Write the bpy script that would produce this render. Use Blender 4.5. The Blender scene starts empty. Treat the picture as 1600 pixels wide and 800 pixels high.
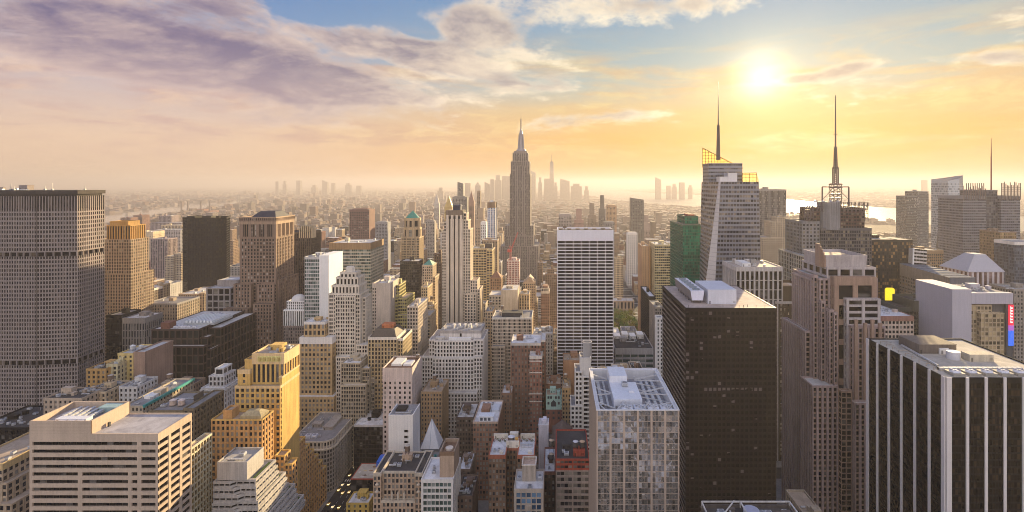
import bpy, math, random
from mathutils import Vector, noise

# ------------------------------------------------------------------ camera
# The camera stands on a roof 260 m above the streets and looks straight down the avenues (+Y).
H = 260.0            # eye height (m)
FOC = 800.0          # focal length in pixels of a 1600 px wide picture
CX, CY = 870.0, 287.0  # vanishing point of the avenues in that picture

scn = bpy.context.scene
col = scn.collection
cam_d = bpy.data.cameras.new('camera')
cam = bpy.data.objects.new('camera', cam_d)
col.objects.link(cam)
cam.location = (0, 0, H)
cam.rotation_euler = (math.radians(90), 0, 0)
cam_d.sensor_width = 36.0
cam_d.lens = 36.0 * FOC / 1600.0
cam_d.shift_x = -(CX - 800.0) / 1600.0
cam_d.shift_y = -(400.0 - CY) / 1600.0
cam_d.clip_start = 1.0
cam_d.clip_end = 120000.0
scn.camera = cam

# ------------------------------------------------------------------ sky, sun, exposure
SUN_AZ = math.atan2(1190 - CX, FOC)                    # to the right of the avenue axis
SUN_EL = math.atan2((CY - 120) / FOC * math.cos(SUN_AZ), 1.0)
SUN_DIR = Vector((math.sin(SUN_AZ) * math.cos(SUN_EL), math.cos(SUN_AZ) * math.cos(SUN_EL), math.sin(SUN_EL)))
LAMP_AZ = SUN_AZ + math.radians(4)      # the lamp stands a little further round, as the lit walls show
LAMP_DIR = Vector((math.sin(LAMP_AZ) * math.cos(SUN_EL), math.cos(LAMP_AZ) * math.cos(SUN_EL), math.sin(SUN_EL)))
SUN_STRENGTH = 5.0
SKY_STRENGTH = 0.1
EXPOSURE = 1.65
HAZE_DENSITY = 1.1e-4
HAZE_ANISO = 0.3

scn.view_settings.view_transform = 'Standard'
scn.view_settings.look = 'None'
scn.view_settings.gamma = 1.0
scn.view_settings.exposure = EXPOSURE
scn.view_settings.use_curve_mapping = False

sun_d = bpy.data.lights.new('sun', 'SUN')
sun_d.energy = SUN_STRENGTH
sun_d.angle = math.radians(0.5)
sun_d.color = (1.0, 0.75, 0.40)
sun = bpy.data.objects.new('sun', sun_d)
col.objects.link(sun)
sun.rotation_euler = (-LAMP_DIR).to_track_quat('-Z', 'Y').to_euler()
sun.location = SUN_DIR * 3000

world = bpy.data.worlds.new('World')
scn.world = world
world.use_nodes = True


class NT:
    """small helper for node graphs: every call adds a node and returns its output socket"""
    def __init__(self, tree):
        self.t = tree
        self.n = tree.nodes
        self.l = tree.links

    def put(self, sock, v):
        if isinstance(v, bpy.types.NodeSocket):
            self.l.new(v, sock)
        elif v is not None:
            if sock.type in ('RGBA',) and len(v) == 3:
                v = (*v, 1.0)
            sock.default_value = v

    def node(self, kind, **props):
        nd = self.n.new(kind)
        for k, v in props.items():
            setattr(nd, k, v)
        return nd

    def m(self, op, a, b=None, c=None, clamp=False):
        nd = self.node('ShaderNodeMath', operation=op, use_clamp=clamp)
        for i, v in enumerate((a, b, c)):
            if v is not None:
                self.put(nd.inputs[i], v)
        return nd.outputs[0]

    def vm(self, op, a, b=None, scale=None):
        nd = self.node('ShaderNodeVectorMath', operation=op)
        self.put(nd.inputs[0], a)
        if b is not None:
            self.put(nd.inputs[1], b)
        if scale is not None:
            self.put(nd.inputs['Scale'], scale)
        return nd.outputs['Value'] if op in ('DOT_PRODUCT', 'LENGTH') else nd.outputs[0]

    def mix(self, f, a, b, blend='MIX', clamp=False):
        nd = self.node('ShaderNodeMix', data_type='RGBA', blend_type=blend, clamp_factor=True, clamp_result=clamp)
        self.put(nd.inputs[0], f)
        self.put(nd.inputs[6], a)
        self.put(nd.inputs[7], b)
        return nd.outputs[2]

    def step(self, v, a, b, lo=0.0, hi=1.0):
        nd = self.node('ShaderNodeMapRange', interpolation_type='SMOOTHSTEP')
        self.put(nd.inputs[0], v)
        nd.inputs[1].default_value, nd.inputs[2].default_value = a, b
        nd.inputs[3].default_value, nd.inputs[4].default_value = lo, hi
        return nd.outputs[0]

    def noise(self, vec, scale, detail=4, rough=0.55, dist=0.0, dims='3D'):
        nd = self.node('ShaderNodeTexNoise', noise_dimensions=dims)
        if vec is not None:
            self.put(nd.inputs['Vector'], vec)
        nd.inputs['Scale'].default_value = scale
        nd.inputs['Detail'].default_value = detail
        nd.inputs['Roughness'].default_value = rough
        nd.inputs['Distortion'].default_value = dist
        return nd.outputs[0]

    def ramp(self, f, stops, interp='LINEAR'):
        nd = self.node('ShaderNodeValToRGB')
        cr = nd.color_ramp
        cr.interpolation = interp
        while len(cr.elements) < len(stops):
            cr.elements.new(0.5)
        for e, (p, c) in zip(cr.elements, stops):
            e.position = p
            e.color = (*c, 1.0)
        self.put(nd.inputs[0], f)
        return nd.outputs[0]


def lin(r, g, b):
    """sRGB 0-255 to linear"""
    f = lambda c: (c / 255.0) / 12.92 if c <= 10.3 else ((c / 255.0 + 0.055) / 1.055) ** 2.4
    return (f(r), f(g), f(b))


def build_world():
    w = NT(world.node_tree)
    w.n.clear()
    out = w.node('ShaderNodeOutputWorld')
    bg = w.node('ShaderNodeBackground')
    bg.inputs[1].default_value = SKY_STRENGTH
    w.l.new(bg.outputs[0], out.inputs[0])
    d = w.vm('NORMALIZE', w.node('ShaderNodeTexCoord').outputs['Generated'])
    sep = w.node('ShaderNodeSeparateXYZ')
    w.l.new(d, sep.inputs[0])
    x, y, z = sep.outputs
    el = w.m('MAXIMUM', z, 0.0)
    sky = w.node('ShaderNodeTexSky', sky_type='NISHITA')
    sky.sun_disc = False
    sky.sun_elevation = SUN_EL
    sky.sun_rotation = LAMP_AZ
    sky.altitude = 200.0
    sky.air_density = 1.3
    sky.dust_density = 3.0
    w.l.new(d, sky.inputs[0]) if len(sky.inputs) else None
    # clear air: colour by height, warmer toward the sun
    cos_s = w.vm('DOT_PRODUCT', d, tuple(SUN_DIR))
    ang = w.m('ARCCOSINE', w.m('MINIMUM', w.m('MAXIMUM', cos_s, -1.0), 1.0))
    away = w.ramp(el, [(0.0, lin(236, 199, 166)), (0.07, lin(242, 208, 180)), (0.16, lin(206, 190, 194)), (0.26, lin(120, 154, 200)), (0.40, lin(70, 120, 190)), (1.0, lin(60, 105, 180))])
    warm = w.ramp(el, [(0.0, lin(240, 174, 88)), (0.08, lin(246, 186, 92)), (0.135, lin(234, 198, 138)), (0.185, lin(184, 196, 190)), (0.25, lin(156, 182, 194)), (0.34, lin(120, 160, 198)), (1.0, lin(60, 105, 180))])
    near = w.step(ang, 0.25, 1.05, 1.0, 0.0)
    clear = w.mix(near, away, warm)
    # cloud deck, seen in perspective
    den = w.m('ADD', z, 0.20)
    comb = w.node('ShaderNodeCombineXYZ')
    w.put(comb.inputs[0], w.m('DIVIDE', x, den))
    w.put(comb.inputs[1], w.m('DIVIDE', y, den))
    p = comb.outputs[0]
    n1 = w.noise(p, 0.95, 11, 0.63, 0.30)
    sx, sy = SUN_DIR.x * 0.11, SUN_DIR.y * 0.11
    n2 = w.noise(w.vm('ADD', p, (sx, sy, 0.03)), 0.95, 6, 0.6, 0.30)
    n3 = w.noise(p, 4.2, 9, 0.68, 0.4)
    # where the deck is thick: soft patches given by bearing and height
    yy = w.m('MAXIMUM', y, 0.12)
    u = w.m('DIVIDE', x, yy)
    v = w.m('DIVIDE', z, yy)
    cov = None
    blobs = [  # (x, y of a 1600x800 picture), half sizes, tilt, weight
        (290, 2, 170, 26, 0.05, 0.42),
        (150, 40, 430, 64, 0.05, 0.55), (330, 85, 240, 36, 0.25, 0.32), (430, 125, 330, 40, 0.10, 0.46), (90, 130, 220, 30, 0.0, 0.22), (250, 178, 300, 14, 0.06, 0.24),
        (740, 40, 150, 50, -0.1, 0.42), (640, 85, 160, 26, 0.30, 0.36), (850, 118, 110, 26, 0.0, 0.42), (1060, 8, 150, 26, 0.0, 0.55), (1045, 45, 45, 18, 0.1, 0.36),
        (1325, 106, 85, 14, -0.22, 0.58), (1240, 124, 32, 7, -0.1, 0.35), (1020, 106, 40, 17, 0.0, 0.34), (1590, 30, 80, 48, 0.0, 0.44), (1530, 90, 90, 14, 0.0, 0.40),
        (1030, 188, 70, 9, 0.1, 0.24), (900, 190, 110, 12, -0.1, 0.20), (1160, 98, 26, 6, 0.0, 0.3), (1120, 126, 14, 3, 0.0, 0.3),
        (490, 16, 66, 17, 0.05, -0.62), (655, 46, 46, 15, 0.3, -0.42), (960, 75, 60, 22, 0.0, -0.25), (1390, 40, 130, 44, 0.0, -0.30), (600, 105, 40, 8, 0.3, -0.2)]
    for bx, by, sx_, sy_, tilt, wt in blobs:
        du = w.m('MULTIPLY', w.m('SUBTRACT', u, (bx - CX) / FOC), FOC / sx_)
        dv0 = w.m('SUBTRACT', v, (CY - by) / FOC)
        dv0 = w.m('ADD', dv0, w.m('MULTIPLY', du, tilt * sx_ / FOC))
        dv = w.m('MULTIPLY', dv0, FOC / sy_)
        r2 = w.m('ADD', w.m('MULTIPLY', du, du), w.m('MULTIPLY', dv, dv))
        g = w.m('MULTIPLY', w.m('EXPONENT', w.m('MULTIPLY', r2, -1.0)), wt * 0.9)
        cov = g if cov is None else w.m('ADD', cov, g)
    ahead = w.step(y, 0.0, 0.3)
    cov = w.m('ADD', w.m('MULTIPLY', cov, ahead), w.m('MULTIPLY', w.m('SUBTRACT', 1.0, ahead), 0.18))
    fade = w.step(z, 0.05, 0.15)
    rag = w.m('SUBTRACT', n3, 0.5)
    n1w = w.m('ADD', w.m('MULTIPLY', w.m('SUBTRACT', n1, 0.5), 2.3), 0.5)
    base = w.m('ADD', w.m('ADD', n1w, w.m('MULTIPLY', rag, 0.62)), cov)
    dens = w.step(base, 0.66, 0.94)
    thick = w.step(base, 0.85, 1.35)
    dens = w.m('MULTIPLY', dens, w.m('ADD', 0.10, w.m('MULTIPLY', fade, 0.90)))
    lit = w.step(w.m('ADD', w.m('SUBTRACT', n1, n2), w.m('MULTIPLY', rag, 0.34)), -0.06, 0.11)
    rim = w.m('SUBTRACT', 1.0, w.step(base, 0.70, 1.02))
    lit = w.m('ADD', w.m('MULTIPLY', lit, 0.62), w.m('MULTIPLY', rim, 0.65), clamp=True)
    lit = w.m('MULTIPLY', lit, w.m('SUBTRACT', 1.0, w.m('MULTIPLY', thick, 0.45)))
    n5 = w.noise(w.vm('ADD', p, (3.0, 1.0, 2.0)), 2.3, 10, 0.66, 0.6)
    lit = w.m('ADD', lit, w.m('MULTIPLY', w.m('SUBTRACT', n5, 0.47), 1.5), clamp=True)
    shade_c = w.mix(near, w.mix(w.step(z, 0.13, 0.24), lin(176, 154, 166), lin(118, 106, 142)), lin(168, 158, 160))
    light_c = w.mix(near, lin(240, 212, 198), tuple(1.25 * v for v in lin(255, 238, 206)))
    cloud = w.mix(lit, shade_c, light_c)
    # thin veil low over the horizon
    veil_n = w.noise(w.vm('MULTIPLY', d, (2.2, 2.2, 16.0)), 1.6, 8, 0.62, 0.5)
    veil = w.m('MULTIPLY', w.step(veil_n, 0.42, 0.64), w.m('MULTIPLY', w.step(z, 0.02, 0.08), w.step(z, 0.19, 0.30, 1.0, 0.0)))
    veil_c = w.mix(near, lin(206, 168, 164), lin(236, 192, 132))
    veil_l = w.mix(near, lin(244, 206, 176), lin(255, 222, 150))
    clear = w.mix(w.m('MULTIPLY', veil, 0.72), clear, w.mix(w.step(n3, 0.42, 0.6), veil_c, veil_l))
    skyc = w.mix(w.m('MULTIPLY', dens, 0.95), clear, cloud)
    # bright hazy sun
    a = w.m('DIVIDE', ang, math.radians(2.1))
    g1 = w.m('MULTIPLY', w.m('EXPONENT', w.m('MULTIPLY', w.m('MULTIPLY', a, a), -1.0)), 1.05)
    g2 = w.m('MULTIPLY', w.m('EXPONENT', w.m('DIVIDE', ang, -math.radians(4.5))), 0.42)
    skyc = w.mix(1.0, skyc, w.mix(1.0, lin(255, 238, 190), g1, 'MULTIPLY'), 'ADD')
    skyc = w.mix(1.0, skyc, w.mix(1.0, lin(255, 226, 150), g2, 'MULTIPLY'), 'ADD')
    # sky behind the camera: extra brightness added as fill for the shaded fronts
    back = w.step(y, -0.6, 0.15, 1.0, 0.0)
    back_c = w.mix(1.0, skyc, lin(*BACK_FILL), 'ADD')
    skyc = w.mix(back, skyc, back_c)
    ten = w.vm('SCALE', skyc, scale=3.05)
    tot = w.mix(0.015, ten, sky.outputs[0])
    w.l.new(tot, bg.inputs[0])


BACK_FILL = (255, 250, 245)
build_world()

scn.render.engine = 'CYCLES'
cy = scn.cycles
cy.use_denoising = True
try:
    cy.denoiser = 'OPENIMAGEDENOISE'
    cy.denoising_input_passes = 'RGB_ALBEDO_NORMAL'
except Exception:
    pass
cy.max_bounces = 5
cy.diffuse_bounces = 2
cy.glossy_bounces = 3
cy.transmission_bounces = 2
cy.volume_bounces = 1
cy.sample_clamp_indirect = 4.0
cy.filter_width = 0.95
cy.use_adaptive_sampling = True
cy.adaptive_threshold = 0.02
cy.caustics_reflective = False
cy.caustics_refractive = False

# ------------------------------------------------------------------ surveying helpers
def PX(px, Y):
    return (px - CX) * Y / FOC


def PZ(py, Y):
    return H - (py - CY) * Y / FOC


def to_px(x, y, z):
    return CX + FOC * x / y, CY + FOC * (H - z) / y


rng = random.Random(11)
MATS = {}


def new_mat(name):
    m = bpy.data.materials.new(name)
    m.use_nodes = True
    t = NT(m.node_tree)
    b = m.node_tree.nodes['Principled BSDF']
    return m, t, b


def tint_of(t):
    a = t.node('ShaderNodeAttribute', attribute_name='tint')
    return a.outputs['Color']


def wall_mat(rgb, rough=0.85, wear=0.36, name='masonry', spec=0.25, metal=0.0):
    key = ('w', rgb, rough, wear, name, metal)
    if key in MATS:
        return MATS[key]
    m, t, b = new_mat(name)
    pos = t.node('ShaderNodeNewGeometry').outputs['Position']
    big = t.noise(pos, 0.045, 3, 0.6)
    streak = t.noise(t.vm('MULTIPLY', pos, (0.7, 0.7, 0.035)), 1.0, 4, 0.65)
    fine = t.noise(pos, 0.9, 3, 0.7)
    f = t.m('ADD', t.m('MULTIPLY', big, 0.9), t.m('MULTIPLY', streak, 1.3))
    f = t.m('ADD', f, t.m('MULTIPLY', fine, 0.6))          # mean about 1.4
    f = t.m('ADD', 1.0, t.m('MULTIPLY', t.m('SUBTRACT', f, 1.4), wear * 2.2))
    c = t.mix(1.0, rgb, tint_of(t), 'MULTIPLY')
    cc = t.node('ShaderNodeCombineColor')
    for i in range(3):
        t.put(cc.inputs[i], f)
    c = t.mix(1.0, c, cc.outputs[0], 'MULTIPLY')
    t.put(b.inputs['Base Color'], c)
    b.inputs['Roughness'].default_value = rough
    b.inputs['Specular IOR Level'].default_value = spec
    b.inputs['Metallic'].default_value = metal
    MATS[key] = m
    return m


def roof_mat(rgb, name='roofing'):
    key = ('r', rgb)
    if key in MATS:
        return MATS[key]
    m, t, b = new_mat(name)
    pos = t.node('ShaderNodeNewGeometry').outputs['Position']
    st = t.noise(pos, 0.16, 5, 0.65, 0.6)
    fi = t.noise(pos, 1.3, 3, 0.7)
    vo = t.node('ShaderNodeTexVoronoi', feature='F1', distance='MANHATTAN')
    t.put(vo.inputs['Vector'], t.vm('MULTIPLY', pos, (0.16, 0.10, 0.0)))
    vo.inputs['Scale'].default_value = 1.0
    cellv = t.node('ShaderNodeSeparateColor')
    t.l.new(vo.outputs['Color'], cellv.inputs[0])
    f = t.m('ADD', t.m('MULTIPLY', t.step(st, 0.35, 0.68), 0.4), t.m('MULTIPLY', fi, 0.3))
    f = t.m('ADD', f, t.m('MULTIPLY', cellv.outputs[0], 0.3))
    c = t.mix(f, tuple(0.62 * v for v in rgb), tuple(min(0.9, 1.2 * v) for v in rgb))
    c = t.mix(1.0, c, tint_of(t), 'MULTIPLY')
    t.put(b.inputs['Base Color'], c)
    b.inputs['Roughness'].default_value = 0.9
    b.inputs['Specular IOR Level'].default_value = 0.15
    MATS[key] = m
    return m


def glass_mat(dark=(0.018, 0.02, 0.026), blind=(0.27, 0.25, 0.22), share=0.16, metal=0.0, rough=0.1, name='window_glass', wav=0.0, spec=0.16):
    """tint.r is a random number of the pane: most panes dark, a share with blinds drawn; tint.g lifts the glow of the few lit rooms"""
    key = ('g', dark, blind, share, metal, rough, wav, spec)
    if key in MATS:
        return MATS[key]
    m, t, b = new_mat(name)
    a = t.node('ShaderNodeAttribute', attribute_name='tint')
    s = t.node('ShaderNodeSeparateColor')
    t.l.new(a.outputs['Color'], s.inputs[0])
    r, g, bl = s.outputs
    pos = t.node('ShaderNodeNewGeometry').outputs['Position']
    # drawn blinds come in runs: floors and corners that share a tenant
    run = t.m('MULTIPLY', t.m('SUBTRACT', t.noise(t.vm('MULTIPLY', pos, (0.05, 0.05, 0.16)), 1.0, 2, 0.6), 0.5), 0.9)
    k = t.step(t.m('ADD', r, run), 1.0 - share * 1.6, 1.0)
    dk = t.mix(bl, tuple(v * 0.5 for v in dark), tuple(v * 1.7 for v in dark))
    c = t.mix(k, dk, blind)
    t.put(b.inputs['Base Color'], c)
    b.inputs['Roughness'].default_value = rough
    b.inputs['Metallic'].default_value = metal
    b.inputs['Specular IOR Level'].default_value = spec
    t.put(b.inputs['Emission Color'], (1.0, 0.72, 0.36))
    t.put(b.inputs['Emission Strength'], t.m('MULTIPLY', t.step(g, 0.9, 1.0), 0.7))
    if wav:
        # every pane hangs a little out of true
        geo = t.node('ShaderNodeNewGeometry').outputs['Normal']
        cv = t.node('ShaderNodeCombineXYZ')
        t.put(cv.inputs[0], t.m('MULTIPLY', t.m('SUBTRACT', r, .5), .10))
        t.put(cv.inputs[1], t.m('MULTIPLY', t.m('SUBTRACT', bl, .5), .03))
        t.put(cv.inputs[2], t.m('MULTIPLY', t.m('SUBTRACT', bl, .5), .12))
        tilt = t.vm('NORMALIZE', t.vm('ADD', geo, cv.outputs[0]))
        bump = t.node('ShaderNodeBump')
        bump.inputs['Strength'].default_value = wav
        bump.inputs['Distance'].default_value = 1.0
        t.put(bump.inputs['Normal'], tilt)
        t.put(bump.inputs['Height'], t.noise(pos, 0.22, 2, 0.5))
        t.l.new(bump.outputs[0], b.inputs['Normal'])
    MATS[key] = m
    return m


def plain_mat(rgb, rough=0.6, metal=0.0, name='paint', spec=0.4):
    return wall_mat(rgb, rough, 0.12, name, spec, metal)


class MB:
    """collects faces of one mesh object"""
    def __init__(self):
        self.v, self.f, self.c, self.mi = [], [], [], []

    def poly(self, pts, tint=(1, 1, 1), mi=0):
        k = len(self.v)
        self.v.extend(pts)
        self.f.append(tuple(range(k, k + len(pts))))
        self.c.append(tint)
        self.mi.append(mi)

    def ob(self, o, u, n, w0, w1, d0, d1, z0, z1, tint=(1, 1, 1), mi=0, faces='FLRTUB'):
        """box along u (w0..w1), n (d0..d1) and up; F front, L/R ends, T top, U underside, B back"""
        def p(w, d, z):
            return (o[0] + u[0] * w + n[0] * d, o[1] + u[1] * w + n[1] * d, z)
        if 'F' in faces:
            self.poly([p(w0, d1, z0), p(w1, d1, z0), p(w1, d1, z1), p(w0, d1, z1)], tint, mi)
        if 'B' in faces:
            self.poly([p(w1, d0, z0), p(w0, d0, z0), p(w0, d0, z1), p(w1, d0, z1)], tint, mi)
        if 'L' in faces:
            self.poly([p(w0, d0, z0), p(w0, d1, z0), p(w0, d1, z1), p(w0, d0, z1)], tint, mi)
        if 'R' in faces:
            self.poly([p(w1, d1, z0), p(w1, d0, z0), p(w1, d0, z1), p(w1, d1, z1)], tint, mi)
        if 'T' in faces:
            self.poly([p(w0, d1, z1), p(w1, d1, z1), p(w1, d0, z1), p(w0, d0, z1)], tint, mi)
        if 'U' in faces:
            self.poly([p(w0, d0, z0), p(w1, d0, z0), p(w1, d1, z0), p(w0, d1, z0)], tint, mi)

    def box(self, x0, x1, y0, y1, z0, z1, tint=(1, 1, 1), mi=0, faces='FLRTB'):
        self.ob((x0, y0), (1, 0), (0, -1), 0, x1 - x0, -(y1 - y0), 0, z0, z1, tint, mi, faces)

    def cyl(self, x, y, z0, z1, r0, r1=None, n=12, tint=(1, 1, 1), mi=0, cap=True):
        r1 = r0 if r1 is None else r1
        ring = [(math.cos(2 * math.pi * i / n), math.sin(2 * math.pi * i / n)) for i in range(n)]
        for i in range(n):
            a, b = ring[i], ring[(i + 1) % n]
            if r1 > 1e-4:
                self.poly([(x + a[0] * r0, y + a[1] * r0, z0), (x + b[0] * r0, y + b[1] * r0, z0), (x + b[0] * r1, y + b[1] * r1, z1), (x + a[0] * r1, y + a[1] * r1, z1)], tint, mi)
            else:
                self.poly([(x + a[0] * r0, y + a[1] * r0, z0), (x + b[0] * r0, y + b[1] * r0, z0), (x, y, z1)], tint, mi)
        if cap and r1 > 1e-4:
            self.poly([(x + a[0] * r1, y + a[1] * r1, z1) for a in ring], tint, mi)

    def bar(self, a, b, t, tint=(1, 1, 1), mi=0):
        a, b = Vector(a), Vector(b)
        d = (b - a)
        if d.length < 1e-6:
            return
        d.normalize()
        s = d.cross(Vector((0, 0, 1)))
        if s.length < 1e-3:
            s = Vector((1, 0, 0))
        s.normalize()
        q = d.cross(s)
        h = t / 2
        off = [s * h + q * h, -s * h + q * h, -s * h - q * h, s * h - q * h]
        A = [tuple(a + o) for o in off]
        B = [tuple(b + o) for o in off]
        for i in range(4):
            j = (i + 1) % 4
            self.poly([A[i], A[j], B[j], B[i]], tint, mi)
        self.poly(A[::-1], tint, mi)
        self.poly(B, tint, mi)

    def build(self, name, mats, parent=None, origin=(0, 0, 0)):
        if not self.f:
            return None
        me = bpy.data.meshes.new(name)
        ox, oy, oz = origin
        me.from_pydata([(x - ox, y - oy, z - oz) for x, y, z in self.v], [], self.f)
        if not isinstance(mats, (list, tuple)):
            mats = [mats]
        for m in mats:
            me.materials.append(m)
        if len(mats) > 1:
            me.polygons.foreach_set('material_index', self.mi)
        at = me.attributes.new('tint', 'FLOAT_COLOR', 'FACE')
        flat = []
        for c in self.c:
            flat.extend((c[0], c[1], c[2], 1.0))
        at.data.foreach_set('color', flat)
        o = bpy.data.objects.new(name, me)
        col.objects.link(o)
        if parent is not None:
            o.parent = parent
        else:
            o.location = origin
        return o


def tag(o, label=None, cat=None, group=None, kind=None):
    if label:
        o['label'] = label
    if cat:
        o['category'] = cat
    if group:
        o['group'] = group
    if kind:
        o['kind'] = kind
    return o


def inset_poly(pts, d):
    n = len(pts)
    out = []
    for i in range(n):
        p0, p1, p2 = Vector(pts[i - 1]), Vector(pts[i]), Vector(pts[(i + 1) % n])
        u1, u2 = (p1 - p0).normalized(), (p2 - p1).normalized()
        n1, n2 = Vector((-u1.y, u1.x)), Vector((-u2.y, u2.x))
        k = 1.0 + n1.dot(n2)
        q = p1 + (n1 + n2) * (d / max(k, 0.2))
        out.append((q.x, q.y))
    return out


# facade styles -------------------------------------------------------------
def ST(bay=3.2, fh=3.7, ww=0.5, wh=0.55, rec=0.45, sp=None, band=2.2, par=1.1, edge=0.0, pm=0, sm=0, bm=0, base=0.0, basem=0, pat=None, solid=False, skip=()):
    ww, wh = (min(.96, ww + .09) if .25 < ww < .75 else ww), (min(.96, wh + .09) if .4 < wh < .75 else wh)
    if sp is not None:
        sp = min(sp, rec - .04)
    if pat is not None:
        pat = [v * (.74 if i % 2 == 0 else 1) for i, v in enumerate(pat)]
    return dict(bay=bay, fh=fh, ww=ww, wh=wh, rec=rec, sp=(rec * 0.72 if sp is None else sp), band=band, par=par, edge=edge, pm=pm, sm=sm, bm=bm, base=base, basem=basem, pat=pat, solid=solid, skip=skip)


SOLID = ST(solid=True)
EQUIP = {'bulkhead', 'cooling_unit', 'water_tank', 'duct', 'vent_pipe', 'skylight', 'plant_room', 'cooling_tower', 'cooling_fan', 'roof_hatch', 'roof_vent', 'lift_tower', 'round_tank', 'roof_shrub', 'chimney', 'roof_aerial', 'satellite_dish', 'roof_strut', 'louvred_fan_housing', 'roof_grille'}
HEROES = []        # (px left, px right, distance of the front, lowest visible py, footprint)
N_WIN = 100
WIN_MIN_AREA = 13.0


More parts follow.
